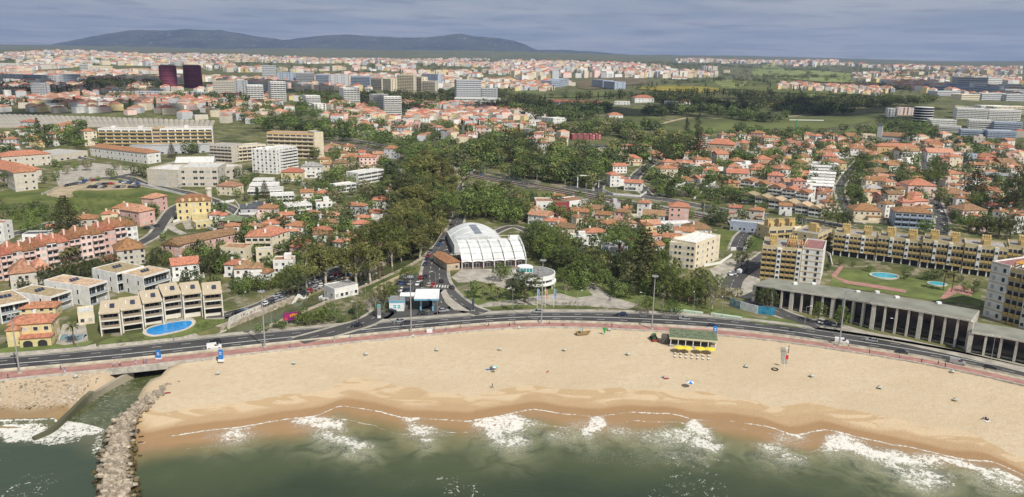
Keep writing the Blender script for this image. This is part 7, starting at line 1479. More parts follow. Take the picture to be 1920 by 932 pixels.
# tractor
g = gz(1225, 637); e = thing('tractor', 'green tractor with a red rake parked left of the beach bar', 'tractor', g, R(100)); GRN = mat('tractor_green', (.03, .17, .07), .4)
mb = MB(); mb.box(-.2, -.45, .8, 1.8, .45, 1.5); mb.box(-1.2, -.5, .7, -.2, .5, 1.3); mb.build('body', GRN, e); mb = MB(); mb.box(-1.1, -.6, 1.3, 0, .6, 2.5); mb.build('cab', CARG, e); mb = MB(); mb.box(-1.2, -.7, 2.5, .1, .7, 2.65); mb.build('cab_roof', GRN, e)
for x, r_, s in ((-.8, .8, .85), (1.3, .5, .75)):
    for q in (-1, 1): mb = MB(); mb.tube((0, -.2, 0), (0, .2, 0), r_, r_, 14); mb.build('wheel', TYRE, e, (x, q * s, r_))
mb = MB(); mb.box(-2.3, -1.2, .25, -1.6, 1.2, .6); mb.build('rake', mat('rake_red', (.35, .05, .03), .5), e)
# play ship, banner, tree at bar, white cabins
g = gz(1092, 628); e = thing('play_structure', 'wooden play ship with a short mast standing on the sand', 'play structure', g, .2); WD = mat('play_timber', (.32, .22, .11), .8)
mb = MB(); mb.add([(-2.2, -.8, .3), (1.8, -.8, .3), (2.8, 0, .5), (1.8, .8, .3), (-2.2, .8, .3), (-2.5, -1, 1.3), (2.0, -1, 1.2), (3.3, 0, 1.6), (2.0, 1, 1.2), (-2.5, 1, 1.3)], [(4, 3, 2, 1, 0), (0, 1, 6, 5), (1, 2, 7, 6), (2, 3, 8, 7), (3, 4, 9, 8), (4, 0, 5, 9)]); mb.build('hull', WD, e); mb = MB(); mb.cyl(0, 0, .3, 4.2, .1, n=6); mb.tube((-1.1, 0, 3), (1.1, 0, 3), .06, n=5); mb.build('mast', WD, e); mb = MB(); mb.box(-1.0, -.05, 1.5, -.1, .05, 2.9); mb.build('sail', mat('sail_cloth', (.35, .45, .42), .8), e)
for k in (-1, 1): mb = MB(); mb.box(k * 1.3 - .08, -.5, 0, k * 1.3 + .08, .5, .4); mb.build('foot', WD, e)
g = gz(1133, 628); e = thing('beach_banner', 'green triangular feather banner planted on the sand', 'banner', g); mb = MB(); mb.cyl(0, 0, -.2, 1.0, .05, n=6); mb.build('pole', STEEL, e); mb = MB(); mb.prism([(-.1, -.04), (.1, -.04), (.1, .04), (-.1, .04)], .4, .5); mb.add([(0, -.04, .3), (.95, -.04, 3.0), (-.95, -.04, 3.0), (0, .04, .3), (.95, .04, 3.0), (-.95, .04, 3.0)], [(0, 1, 2), (5, 4, 3), (0, 3, 4, 1), (1, 4, 5, 2), (2, 5, 3, 0)]); mb.build('cloth', mat('banner_green', (.04, .30, .08), .6), e)
g = gz(806, 624); 
for k in range(2): q = P(803 + k * 5, 623, 5.1); e = thing('utility_cabinet', 'white utility cabinet on the promenade edge, %s of two' % ['left', 'right'][k], 'cabinet', (q[0], q[1], 4.6)); mb = MB(); mb.box(-.55, -.5, 0, .55, .5, 2.2); mb.build('body', WHITEP, e); mb = MB(); mb.box(-.6, -.55, 2.2, .6, .55, 2.3); mb.build('top', CONC, e)
# lifeguard walkway and flag
g0 = gz(1469, 652); g1 = gz(1471, 682); strip('boardwalk', mat('weathered_boards', (.30, .27, .22), .9, 2, .2, coord='World'), dense([(g0.x, g0.y), (g1.x, g1.y)], 2), 1.8, .12, kind=None, label='grey weathered boardwalk crossing the sand to the flag post', cat='boardwalk')
g = gz(1470, 690); e = thing('flag_post', 'beach flag post with a red and white flag at the end of the boardwalk', 'flagpole', g); mb = MB(); mb.cyl(0, 0, -.3, 5.0, .06, n=6); mb.build('pole', WHITEP, e); mb = MB(); mb.box(.06, -.03, 3.2, 1.1, .03, 4.8); mb.build('flag', mat('flag_red', (.5, .03, .04), .7), e)
g = gz(1453, 693); bm = bmesh.new(); 
mb = MB(); m1, m2 = 20, 6
vs = [((1.0 + .22 * math.cos(2 * math.pi * j / m2)) * math.cos(2 * math.pi * i / m1), (1.0 + .22 * math.cos(2 * math.pi * j / m2)) * math.sin(2 * math.pi * i / m1), .15 + .18 * math.sin(2 * math.pi * j / m2)) for i in range(m1) for j in range(m2)]
mb.add(vs, [(i * m2 + j, ((i + 1) % m1) * m2 + j, ((i + 1) % m1) * m2 + (j + 1) % m2, i * m2 + (j + 1) % m2) for i in range(m1) for j in range(m2)]); tag(mb.build('rubber_ring', TYRE, None, g), 'large black rubber tyre lying on the sand left of the flag post', 'tyre')
g = gz(1478, 662); e = thing('shower_post', 'dark shower post beside the boardwalk', 'shower', g); mb = MB(); mb.box(-.1, -.1, 0, .1, .1, 3); mb.build('post', BLACKM, e); mb = MB(); mb.box(-1.2, -.08, 1.7, 0, .08, 2.0); mb.build('panel', WHITEP, e)
# tower crane far right
g = G(1492, 245); e = thing('tower_crane', 'green and white tower crane above the old village', 'crane', g); s_ = 1 / ppm(g); mb = MB(); mb.box(-.7, -.7, 0, .7, .7, 20 * s_ * 1.0); mb.build('mast', mat('crane_green', (.08, .25, .15), .6), e); mb = MB(); mb.box(-14 * s_, -.5, 19 * s_, 50 * s_, .5, 19 * s_ + 1.2); mb.build('jib', mat('crane_white', (.6, .62, .55), .6), e)
# railway pedestrian gantry and garden walls
A = G(1082, 352); e = thing('footbridge', 'white steel footbridge frame over the railway', 'bridge', (A.x, A.y, A.z), .1); mb = MB(); mb.box(0, 0, 9, 17, .5, 9.6); mb.build('beam', WHITEP, e)
for x in (0, 16.4): mb = MB(); mb.box(x, 0, 0, x + .6, .5, 9); mb.build('post', WHITEP, e)
WRND = random.Random(8)
def gwall(pts, lb, h=1.4, m=None): strip('garden_wall', m or WALLS['w'], dense(GP(pts), 5), .3, 0, h=h, kind=None, label=lb, cat='wall')
for pts, lb, *r_ in [([(78, 366), (120, 350), (175, 334), (215, 326), (275, 318), (330, 306)], 'long pale wall of the school grounds above the field car park', 1.4, CONC), ([(262, 346), (340, 366), (400, 380)], 'pale roadside wall below the beige college'), ([(0, 668), (60, 664), (160, 655), (180, 650)], 'low seafront garden wall in front of the yellow villa', 1.1, CONC), ([(186, 652), (260, 645), (340, 637), (392, 630)], 'low seafront wall along the pool lawn', 1.0, CONC),
                     ([(325, 418), (345, 412), (400, 432), (455, 440)], 'white garden wall below the yellow palace'), ([(400, 384), (440, 378), (450, 392), (436, 410)], 'white wall round the palace kitchen garden'), ([(1130, 358), (1150, 366), (1200, 370), (1212, 362)], 'pale kerb wall round the white houses in the bend'), ([(1180, 380), (1260, 392), (1330, 404)], 'retaining wall on the near side of the railway'),
                     ([(1330, 402), (1360, 412), (1375, 430)], 'pale boundary wall of the vacant plot'), ([(1320, 500), (1350, 495), (1372, 480)], 'pale wall round the works yard'), ([(560, 345), (600, 360), (640, 350)], 'stone terrace wall below the ochre villas', 1.8), ([(470, 480), (440, 500), (420, 520)], 'garden wall left of the balconied apartment house'), ([(1540, 470), (1556, 480), (1560, 500)], 'yellow wall at the entrance of the hotel garden'),
                     ([(1300, 375), (1330, 350), (1345, 340)], 'pale steep driveway wall beside the umbrella pine'), ([(620, 545), (560, 570), (500, 596)], 'low pale wall between the western car park and creek')]: gwall(pts, lb, *r_)
g = G(138, 634); e = thing('pool_enclosure', 'low arched glass pool enclosure beside the yellow villa', 'pool enclosure', g, .1); ns = 8
mb = MB(); mb.add([(x, 1.9 * math.cos(math.pi * k / ns), 1.3 * math.sin(math.pi * k / ns)) for x in (-4, 4) for k in range(ns + 1)], [(k, k + 1, ns + 2 + k, ns + 1 + k) for k in range(ns)]); mb.build('glazing', mat('blue_grey_glazing', (.16, .22, .25), .15), e)
for x in (-4, -1.35, 1.35, 4): mb = MB(); [mb.tube((x, 1.93 * math.cos(math.pi * k / ns), 1.33 * math.sin(math.pi * k / ns)), (x, 1.93 * math.cos(math.pi * (k + 1) / ns), 1.33 * math.sin(math.pi * (k + 1) / ns)), .06, n=4) for k in range(ns)]; mb.build('frame', WHITEP, e)
# zebra crossing
for k in range(8): p = Vector((*P(812 + k * 5.2, 536 + k * .2, 6), 0)); z = Tz(p.x, p.y) + .34; mb = MB(); mb.add([(p.x, p.y, z), (p.x + .6, p.y, z), (p.x + .6, p.y + 4, z), (p.x, p.y + 4, z)], [(0, 1, 2, 3)]); tag(mb.build('road_marking', LINE), kind='structure')
# ================================================================== trees
def leaf_mat(name, dark, light, rand=.18):
    m = bpy.data.materials.new(name); m.use_nodes = True
    n, l, node, attr, math_, mr, mix, noise, vor, geo = nt(m); b_ = n['Principled BSDF']; b_.inputs['Roughness'].default_value = .75; b_.inputs['Specular IOR Level'].default_value = .2
    c = mix(attr('tone'), dark, light)
    oi = node('ShaderNodeObjectInfo'); hs = node('ShaderNodeHueSaturation')
    l.new(mr(oi.outputs['Random'], 0, 1, 1 - rand, 1 + rand, False), hs.inputs['Value']); l.new(mr(oi.outputs['Random'], 0, 1, .485, .515, False), hs.inputs['Hue']); l.new(c, hs.inputs['Color']); l.new(hs.outputs[0], b_.inputs['Base Color'])
    tr = node('ShaderNodeBsdfTranslucent'); l.new(hs.outputs[0], tr.inputs['Color']); ms = node('ShaderNodeMixShader'); ms.inputs[0].default_value = .3
    l.new(b_.outputs[0], ms.inputs[1]); l.new(tr.outputs[0], ms.inputs[2]); l.new(ms.outputs[0], n['Material Output'].inputs['Surface'])
    return m
LM_ = {'E': leaf_mat('eucalyptus_leaves', (0.100, 0.108, 0.034), (0.32, 0.31, 0.105), .3), 'B': leaf_mat('fresh_leaves', (0.085, 0.112, 0.032), (0.239, 0.293, 0.085)), 'D': leaf_mat('dark_leaves', (0.055, 0.071, 0.030), (0.157, 0.180, 0.071)),
       'P': leaf_mat('pine_needles', (0.062, 0.085, 0.025), (0.185, 0.225, 0.066)), 'C': leaf_mat('cypress_needles', (0.041, 0.059, 0.024), (0.104, 0.128, 0.051)), 'N': leaf_mat('araucaria_needles', (0.051, 0.059, 0.024), (0.152, 0.149, 0.061)),
       'O': leaf_mat('dry_olive_leaves', (0.134, 0.122, 0.067), (0.293, 0.268, 0.159)), 'M': leaf_mat('palm_fronds', (0.091, 0.104, 0.037), (0.244, 0.232, 0.098))}
def clump_mesh(name, clumps, n_per, size, m, r, flat=1.0):
    """clumps: (x, y, z, radius); small leaf faces turned every way, spread through each clump"""
    Vs = []; tones = []
    for (x, y_, z, rad) in clumps:
        d = r.normal(size=(n_per, 3)); d /= np.linalg.norm(d, axis=1)[:, None]; q = d * (r.random((n_per, 1)) ** .45) * rad; q[:, 2] *= flat
        c = q + (x, y_, z); nrm = d + r.normal(size=(n_per, 3)) * .6 + (0, 0, .35); nrm /= np.linalg.norm(nrm, axis=1)[:, None]
        a = np.cross(nrm, r.normal(size=(n_per, 3))); a /= np.linalg.norm(a, axis=1)[:, None]; b_ = np.cross(nrm, a); s = size * r.uniform(.6, 1.35, (n_per, 1)); a = a * s; b_ = b_ * s * .62
        Vs.append(np.stack([c - a - b_ * .4, c + a * .2 - b_, c + a + b_ * .3, c - a * .1 + b_], 1).reshape(-1, 3)); t = np.clip(r.uniform(.1, .9) + r.normal(size=n_per) * .16, 0, 1); tones.append(np.repeat(t, 4))
    V = np.concatenate(Vs); n = len(V) // 4
    return np_mesh(name, V, np.arange(n * 4).reshape(n, 4), m, attrs={'tone': np.concatenate(tones)})
TPL = {}
def shell(r, n, rx, rz, zc, jit=.2, lo=-.5, inner=.35):
    out = []
    for k in range(n):
        z = lo + (1 - lo) * (k + .5) / n; a = k * 2.39996 + r.uniform(-.3, .3); rr = math.sqrt(max(0, 1 - z * z)); f = r.uniform(1 - jit, 1 + jit * .5) if r.random() > inner else r.uniform(.3, .8)
        out.append((rr * math.cos(a) * rx * f, rr * math.sin(a) * rx * f, zc + z * rz * f))
    return out
def trunk_mesh(name, top, r0, r1, limbs, m, r, lean=0.0):
    mb = MB(); p = Vector((0, 0, -1.0)); n = 5; pts = []
    for k in range(n + 1): t = k / n; pts.append(Vector((lean * t * t * top + r.uniform(-1, 1) * .02 * top * (k > 0), r.uniform(-1, 1) * .02 * top * (k > 0), -1.0 + (top + 1) * t)))
    for k in range(n): mb.tube(pts[k], pts[k + 1], r0 + (r1 - r0) * k / n, r0 + (r1 - r0) * (k + 1) / n, 7)
    for (x, y_, z, f) in limbs:
        s = pts[0].lerp(pts[-1], f); e_ = Vector((x, y_, z)); mid = s.lerp(e_, .5) + Vector((0, 0, -.04 * top)); mb.tube(s, mid, r1 * .9, r1 * .6, 5); mb.tube(mid, e_, r1 * .6, r1 * .2, 5)
    return mb.mesh(name, m)
NAMES = {'E': ('eucalyptus_tree', 'eucalyptus tree', 'olive-brown eucalyptus'), 'B': ('broadleaf_tree', 'tree', 'fresh green round tree'), 'D': ('evergreen_tree', 'tree', 'dark evergreen tree'),
         'P': ('umbrella_pine', 'pine', 'flat-crowned umbrella pine'), 'C': ('cypress_tree', 'cypress', 'slim dark cypress'), 'N': ('araucaria_tree', 'conifer', 'tiered dark araucaria'), 'M': ('palm_tree', 'palm', 'palm with arching fronds'), 'O': ('olive_tree', 'tree', 'greyish half-bare tree')}
def make_tpl(k, v):
    r = np.random.default_rng(ord(k) * 10 + v); rr = random.Random(ord(k) * 10 + v); T0 = None
    # every template is about 10 m tall with its base at z = 0
    if k == 'E':
        cl = []
        for j in range(9):
            a = j * 2.4 + rr.random(); R0 = rr.uniform(.5, 2.4); z = rr.uniform(4.4, 8.6)
            for q in shell(r, 7, rr.uniform(.9, 1.4), rr.uniform(.8, 1.2), 0, .3, -.8): cl.append((q[0] + math.cos(a) * R0 * (1.3 - z / 18), q[1] + math.sin(a) * R0 * (1.3 - z / 18), q[2] + z, rr.uniform(.45, .75)))
        c = clump_mesh('crown', cl, 44, .145, LM_[k], r); t = trunk_mesh('trunk', 7.5, .22, .09, [(q[0] * .8, q[1] * .8, q[2], rr.uniform(.35, .8)) for q in cl[::6]], PALEBARK, rr, .02)
    elif k in 'BD':
        cl = [(q[0] * rr.uniform(.85, 1.1), q[1], q[2], rr.uniform(.5, .95)) for q in shell(r, 60, 3.5 + .5 * v, 3.6, 5.6, .22, -.75)] if k == 'B' else [(q[0], q[1], q[2], rr.uniform(.55, .9)) for q in shell(r, 66, 3.9, 4.2, 5.4, .18, -.8)]
        c = clump_mesh('crown', cl, 52, .17, LM_[k], r); t = trunk_mesh('trunk', 5.0, .28, .14, [(q[0] * .7, q[1] * .7, q[2], rr.uniform(.5, .9)) for q in cl[::9]], BARK, rr)
    elif k == 'P':
        cl = [(q[0], q[1], q[2], rr.uniform(.6, .95)) for q in shell(r, 62, 5.2, 2.3, 7.2, .14, -.25)]
        c = clump_mesh('crown', cl, 60, .17, LM_[k], r, .75); t = trunk_mesh('trunk', 6.4, .28, .18, [(q[0] * .8, q[1] * .8, q[2] - .4, rr.uniform(.6, .95)) for q in cl[::7]], BARK, rr, .01)
    elif k == 'C':
        cl = [(math.cos(j) * .25 * (1 - j / 22), math.sin(j) * .25, .8 + 9.0 * j / 18, .95 * (1 - abs(j / 18 - .35) ** 1.5) * (.45 if j > 15 else 1)) for j in range(19)]
        c = clump_mesh('crown', cl, 55, .14, LM_[k], r); t = trunk_mesh('trunk', 3, .16, .1, [], BARK, rr)
    elif k == 'N':
        cl = []
        for j in range(15):
            z = 1.2 + 8.4 * j / 14; R0 = (3.4 if v else 2.9) * (1 - j / 15) ** .8 * rr.uniform(.85, 1.1) + .15; nb = max(5, int(11 - j * .4))
            for q in range(nb):
                a = 2 * math.pi * q / nb + j
                for f in (.45, .75, 1.0): cl.append((math.cos(a) * R0 * f, math.sin(a) * R0 * f, z + .12 * R0 * f, .32 if R0 > 1 else .2))
        c = clump_mesh('crown', cl, 12, .15, LM_[k], r, .6); t = trunk_mesh('trunk', 9.6, .22, .05, [], BARK, rr)
    elif k == 'O':
        cl = [(q[0], q[1], q[2], rr.uniform(.35, .7)) for q in shell(r, 46, 3.3, 3.2, 5.8, .3, -.6)]
        c = clump_mesh('crown', cl, 24, .13, LM_[k], r); t = trunk_mesh('trunk', 5.0, .24, .12, [(q[0] * .9, q[1] * .9, q[2], rr.uniform(.4, .9)) for q in cl[::3]], PALEBARK, rr)
    elif k == 'M':
        mb = MB(); tn = []; top = 8.0
        for j in range(34):
            a = j * 2.4; el = rr.uniform(-.5, 1.1); L = rr.uniform(2.3, 3.0); prev = None
            for s in range(6):
                t_ = s / 5; x = L * t_ * math.cos(el * (1 - t_ * .2)); z = top + L * t_ * math.sin(el) - 1.5 * t_ * t_; w_ = .38 * math.sin(math.pi * (t_ * .85 + .12)); c_ = Vector((x * math.cos(a), x * math.sin(a), z)); sd_ = Vector((-math.sin(a), math.cos(a), 0)) * w_
                row = (c_ - sd_ + Vector((0, 0, -w_ * .7)), c_, c_ + sd_ + Vector((0, 0, -w_ * .7)))
                if prev: mb.add(list(prev) + list(row), [(0, 1, 4, 3), (1, 2, 5, 4)])
                prev = row
        c = mb.mesh('crown', LM_[k]); at = c.attributes.new('tone', 'FLOAT', 'POINT'); at.data.foreach_set('value', r.random(len(c.vertices)).astype(np.float32))
        t = trunk_mesh('trunk', top, .28, .22, [], BARK, rr, .01)
    return c, t
def tpl(k, v):
    if (k, v) not in TPL: TPL[(k, v)] = make_tpl(k, v)
    return TPL[(k, v)]
TREES = []      # x, y, z, height, kind, width factor, px
def tree(px, py, hpx, k, wf=1.0):
    p = G(px, py); TREES.append((p.x, p.y, p.z, hpx / ppm(p) / .97, k, wf, True))
H_ = [(140, 648, 52, 'M'), (133, 500, 42, 'M'), (146, 498, 40, 'M'), (122, 502, 36, 'M'), (60, 532, 34, 'D'), (84, 534, 38, 'D'), (108, 532, 40, 'D'), (132, 528, 42, 'D'), (152, 524, 40, 'D'), (172, 518, 40, 'D'), (192, 514, 38, 'D'), (212, 508, 34, 'D'), (44, 548, 28, 'D'), (300, 496, 36, 'D'), (316, 500, 30, 'B'), (286, 500, 28, 'D'), (127, 440, 74, 'N', 1.2),
      (391, 515, 40, 'D'), (402, 506, 38, 'D'), (425, 503, 34, 'B'), (412, 500, 36, 'D'), (395, 532, 30, 'C'), (345, 505, 24, 'D'), (440, 500, 24, 'D'), (465, 548, 26, 'B'), (480, 545, 30, 'B'), (505, 545, 30, 'B'), (525, 540, 30, 'B'), (540, 528, 30, 'B'), (568, 486, 46, 'P', 1.1), (590, 500, 44, 'P'), (555, 478, 30, 'B'), (640, 495, 34, 'B'), (630, 480, 40, 'D'), (612, 470, 40, 'B'), (600, 520, 40, 'D'),
      (612, 532, 92, 'E', 1.2), (574, 540, 70, 'E', 1.3), (590, 528, 74, 'E', 1.2), (668, 545, 98, 'E', 1.2), (695, 533, 88, 'E', 1.2), (712, 524, 112, 'P', .8), (686, 524, 96, 'E', 1.2), (648, 520, 76, 'E', 1.2), (664, 505, 70, 'B'), (735, 505, 60, 'E', 1.2), (560, 552, 44, 'D'), (540, 555, 36, 'D'),
      (765, 532, 36, 'B', 1.1), (722, 570, 46, 'B', 1.0), (735, 560, 36, 'B'), (692, 585, 34, 'O'), (704, 578, 40, 'O'), (712, 592, 28, 'B'), (672, 592, 30, 'B'), (620, 603, 40, 'B'), (608, 608, 34, 'B'), (598, 606, 28, 'B'), (582, 612, 30, 'B'), (572, 608, 34, 'B'), (560, 608, 20, 'B'), (520, 616, 18, 'B'), (532, 618, 18, 'B'), (800, 550, 28, 'O'), (670, 600, 16, 'D'), (640, 606, 16, 'D'), (499, 622, 16, 'B'), (485, 625, 18, 'B'),
      (984, 566, 58, 'D', 1.5), (968, 560, 40, 'D', 1.2), (905, 562, 33, 'M', 1.25), (933, 566, 32, 'M', 1.3), (921, 556, 30, 'M', 1.2), (890, 552, 26, 'B'), (880, 560, 14, 'D'), (938, 528, 38, 'B'), (950, 522, 24, 'B'), (1060, 552, 28, 'O'), (1069, 545, 34, 'B'), (1052, 530, 30, 'B'), (1095, 545, 26, 'B'), (1205, 546, 118, 'N', 1.1), (1160, 496, 66, 'P', 1.25), (1172, 505, 40, 'D'), (1140, 500, 30, 'D'),
      (1130, 545, 44, 'B'), (1142, 530, 40, 'D'), (1158, 530, 34, 'D'), (1098, 530, 42, 'B'), (1112, 520, 44, 'B'), (1250, 560, 84, 'B', .95), (1236, 540, 78, 'B', .9), (1290, 572, 58, 'B', 1.15), (1302, 566, 50, 'B'), (1275, 570, 50, 'B'), (1335, 582, 52, 'O'), (1322, 572, 46, 'D'), (1310, 540, 40, 'D'), (1345, 545, 34, 'B'), (1240, 585, 34, 'O'), (1215, 588, 32, 'B'), (1255, 590, 30, 'B'), (1196, 584, 28, 'O'), (1180, 560, 30, 'D'),
      (1270, 590, 24, 'B'), (1438, 580, 42, 'D', 1.15), (1425, 572, 34, 'D'), (1533, 606, 44, 'B', .8), (1577, 618, 48, 'B', .85), (1360, 560, 24, 'O'), (1380, 565, 26, 'O'), (1390, 500, 32, 'D'), (1402, 470, 22, 'D'), (1350, 425, 28, 'D'), (1552, 508, 16, 'D'), (1576, 498, 12, 'D'), (1600, 500, 10, 'B'), (1631, 510, 14, 'B'), (1697, 524, 20, 'D'), (1740, 526, 20, 'D'), (1752, 524, 20, 'D'), (1762, 522, 18, 'D'), (1768, 545, 46, 'M', .8), (1784, 548, 46, 'M', .8),
      (1810, 548, 20, 'B'), (1826, 552, 16, 'D'), (1800, 530, 14, 'D'), (1785, 522, 12, 'D'), (1830, 540, 16, 'D'), (1605, 325, 30, 'B'), (1622, 318, 28, 'B'), (1600, 382, 40, 'B'), (1582, 380, 34, 'B'), (1560, 408, 38, 'B'), (1545, 420, 34, 'B'), (1592, 352, 34, 'B'), (1570, 425, 34, 'B'), (1588, 428, 34, 'D'), (1685, 350, 30, 'B'), (1675, 340, 26, 'D'), (1750, 325, 36, 'B'), (1745, 350, 36, 'B'), (1757, 340, 34, 'B'), (1760, 385, 36, 'B'), (1740, 345, 30, 'D'),
      (1826, 372, 62, 'N', 1.3), (1820, 395, 38, 'B'), (1838, 390, 30, 'B'), (1900, 410, 84, 'D', .8), (1912, 400, 90, 'D', .8), (1830, 438, 30, 'B'), (1815, 435, 34, 'B', 1.2), (1848, 440, 36, 'D', 1.2), (1872, 445, 44, 'B', 1.1), (1893, 448, 50, 'D', 1.1), (1740, 440, 26, 'B'), (1728, 436, 24, 'B'), (1775, 438, 20, 'D'), (1500, 425, 22, 'D'), (1488, 428, 18, 'B'), (1800, 425, 20, 'B'),
      (735, 352, 50, 'C', 3.2), (728, 354, 46, 'C', 3.0), (742, 350, 44, 'C', 3.0), (592, 300, 24, 'D'), (497, 372, 34, 'N'), (483, 375, 26, 'C'), (1352, 362, 34, 'P', 1.2), (1330, 372, 22, 'D'), (1370, 382, 30, 'D'), (1390, 378, 26, 'B'), (1310, 300, 60, 'N', .9), (1286, 262, 40, 'C', 2), (1307, 258, 44, 'C', 2), (1120, 352, 34, 'D', 1.2), (1096, 350, 30, 'B'), (1065, 335, 26, 'D'), (1035, 405, 26, 'B'), (1045, 395, 30, 'B', 1.2), (1065, 420, 28, 'B'), (1100, 425, 30, 'B'), (1090, 435, 26, 'D'),
      (1160, 452, 40, 'B', 1.3), (1205, 447, 30, 'B', 1.1), (1170, 458, 36, 'B'), (1085, 452, 30, 'M'), (1040, 470, 30, 'B'), (1230, 402, 22, 'D'), (1125, 387, 26, 'M'), (1390, 415, 24, 'D'), (1355, 418, 26, 'D'), (1336, 418, 24, 'D'), (1340, 402, 18, 'B'), (1320, 398, 18, 'D'), (323, 296, 28, 'N'), (355, 290, 26, 'D', 1.3), (365, 288, 22, 'D'), (385, 278, 18, 'C', 2), (165, 320, 22, 'O'), (268, 330, 18, 'O'), (272, 332, 22, 'M'), (355, 345, 30, 'M'), (255, 330, 22, 'D'), (82, 345, 16, 'D'), (10, 352, 30, 'P', 1.1),
      (12, 295, 26, 'P', 1.3), (72, 250, 26, 'N'), (240, 262, 20, 'P', 1.3), (232, 258, 18, 'P'), (130, 270, 28, 'B'), (115, 272, 26, 'B'), (150, 268, 24, 'D'), (90, 275, 26, 'D'), (105, 262, 20, 'B')]
for a in H_: tree(*a)
TR = random.Random(9)
def grove(poly, n, hr, kinds, gap=.55, wf=(.9, 1.2), tries=12, avoid=True):
    xs_ = [q[0] for q in poly]; ys_ = [q[1] for q in poly]; k = 0; loc = []
    for _ in range(n * tries):
        if k >= n: break
        # sample evenly over the ground inside the outline
        x = TR.uniform(min(xs_), max(xs_)); y_ = TR.uniform(min(ys_), max(ys_))
        if not in_poly(np.array([x]), np.array([y_]), poly)[0]: continue
        p = G(x, y_); h = TR.uniform(*hr) / ppm(p); r_ = h * .32
        if avoid and (blocked(p.x, p.y, 1.2) or on_road(p.x, p.y, .3)): continue
        if any((p.x - a) ** 2 + (p.y - c) ** 2 < ((r_ + q) * gap) ** 2 for a, c, q in loc): continue
        loc.append((p.x, p.y, r_)); TREES.append((p.x, p.y, p.z, h, TR.choice(kinds), TR.uniform(*wf), False)); k += 1
grove([(690, 500), (745, 500), (800, 470), (822, 452), (846, 400), (858, 350), (850, 330), (810, 320), (770, 365), (740, 400), (728, 430), (700, 465)], 74, (44, 66), 'EEEEBED', .42, (1.25, 1.7))
grove([(745, 500), (805, 480), (826, 455), (834, 440), (820, 440), (780, 460), (730, 490)], 16, (44, 60), 'EEB', .4, (1.2, 1.6))
grove([(850, 395), (880, 372), (960, 375), (990, 400), (985, 425), (950, 418), (905, 412), (866, 418), (850, 425)], 34, (30, 42), 'BBBBDB', .5, (1.1, 1.4))
grove([(990, 430), (1008, 440), (1075, 490), (1115, 530), (1100, 545), (1070, 520), (1040, 500), (990, 470)], 34, (34, 52), 'BBBD', .45, (1.1, 1.4))
grove([(1000, 440), (1050, 460), (1110, 495), (1130, 515), (1095, 510), (1050, 480)], 14, (30, 40), 'BBDE', .5)
grove([(860, 300), (960, 262), (1005, 290), (1130, 300), (1180, 290), (1285, 285), (1300, 300), (1240, 312), (1150, 320), (1120, 345), (980, 345), (900, 312)], 120, (24, 40), 'DDBDBE', .5, (1.1, 1.4))
grove([(1000, 345), (1060, 335), (1120, 340), (1118, 356), (1060, 352), (1000, 345)], 12, (30, 40), 'EDE', .5)
grove([(690, 262), (760, 275), (830, 300), (850, 325), (828, 330), (795, 322), (760, 345), (748, 330), (770, 312), (740, 290), (690, 275)], 34, (20, 30), 'PPPPB', .55, (1.2, 1.6))
grove([(790, 290), (850, 292), (905, 302), (905, 330), (870, 340), (840, 325)], 18, (24, 40), 'BDEO', .5)
grove([(480, 240), (620, 240), (700, 250), (690, 262), (640, 270), (560, 250), (480, 250)], 49, (16, 26), 'DBDP')
grove([(400, 190), (560, 205), (620, 215), (700, 225), (650, 245), (480, 238), (400, 215)], 87, (12, 20), 'DDBP', wf=(1, 1.4))
grove([(600, 290), (720, 300), (760, 340), (720, 400), (640, 420), (560, 430), (500, 400), (560, 380), (620, 340)], 72, (16, 30), 'BBDDPO')
grove([(400, 400), (560, 410), (690, 420), (710, 470), (640, 500), (560, 490), (480, 470), (400, 440)], 66, (18, 34), 'BDDBP')
grove([(270, 440), (480, 480), (600, 500), (560, 540), (440, 555), (330, 530)], 43, (14, 28), 'BDDB')
grove([(0, 260), (180, 240), (190, 290), (90, 300), (0, 310)], 34, (14, 24), 'BDDP')
grove([(60, 300), (300, 325), (330, 345), (260, 338), (110, 345)], 20, (9, 16), 'BBO')
grove([(0, 390), (130, 400), (220, 420), (330, 380), (330, 400), (240, 440), (100, 450), (0, 440)], 49, (12, 24), 'BDBO')
grove([(400, 330), (480, 330), (560, 345), (560, 365), (470, 380), (380, 365)], 16, (12, 22), 'BD')
grove([(1140, 380), (1360, 405), (1400, 425), (1340, 440), (1260, 405), (1180, 400)], 16, (9, 18), 'BDD')
grove([(960, 370), (1200, 400), (1280, 440), (1260, 500), (1120, 500), (1010, 450)], 63, (16, 30), 'BBDDO')
grove([(1200, 300), (1420, 300), (1440, 410), (1330, 385), (1210, 365)], 78, (14, 28), 'BBDDP')
grove([(1420, 300), (1912, 300), (1912, 440), (1640, 420), (1500, 360), (1420, 340)], 159, (14, 30), 'BDDDB')
grove([(1290, 255), (1912, 262), (1912, 300), (1300, 300)], 130, (10, 22), 'BDDBO')
grove([(560, 240), (1060, 240), (1060, 290), (860, 300), (760, 270), (600, 262)], 116, (12, 22), 'BDDBC')
grove([(1060, 495), (1130, 520), (1150, 560), (1200, 560), (1330, 575), (1300, 540), (1160, 505), (1090, 490)], 18, (20, 36), 'BDB')
# park fringes and the western bank
grove([(440, 560), (540, 540), (600, 520), (590, 508), (520, 528), (450, 545)], 10, (16, 26), 'BD')
grove([(1100, 430), (1250, 455), (1250, 500), (1180, 500)], 20, (16, 28), 'BD')
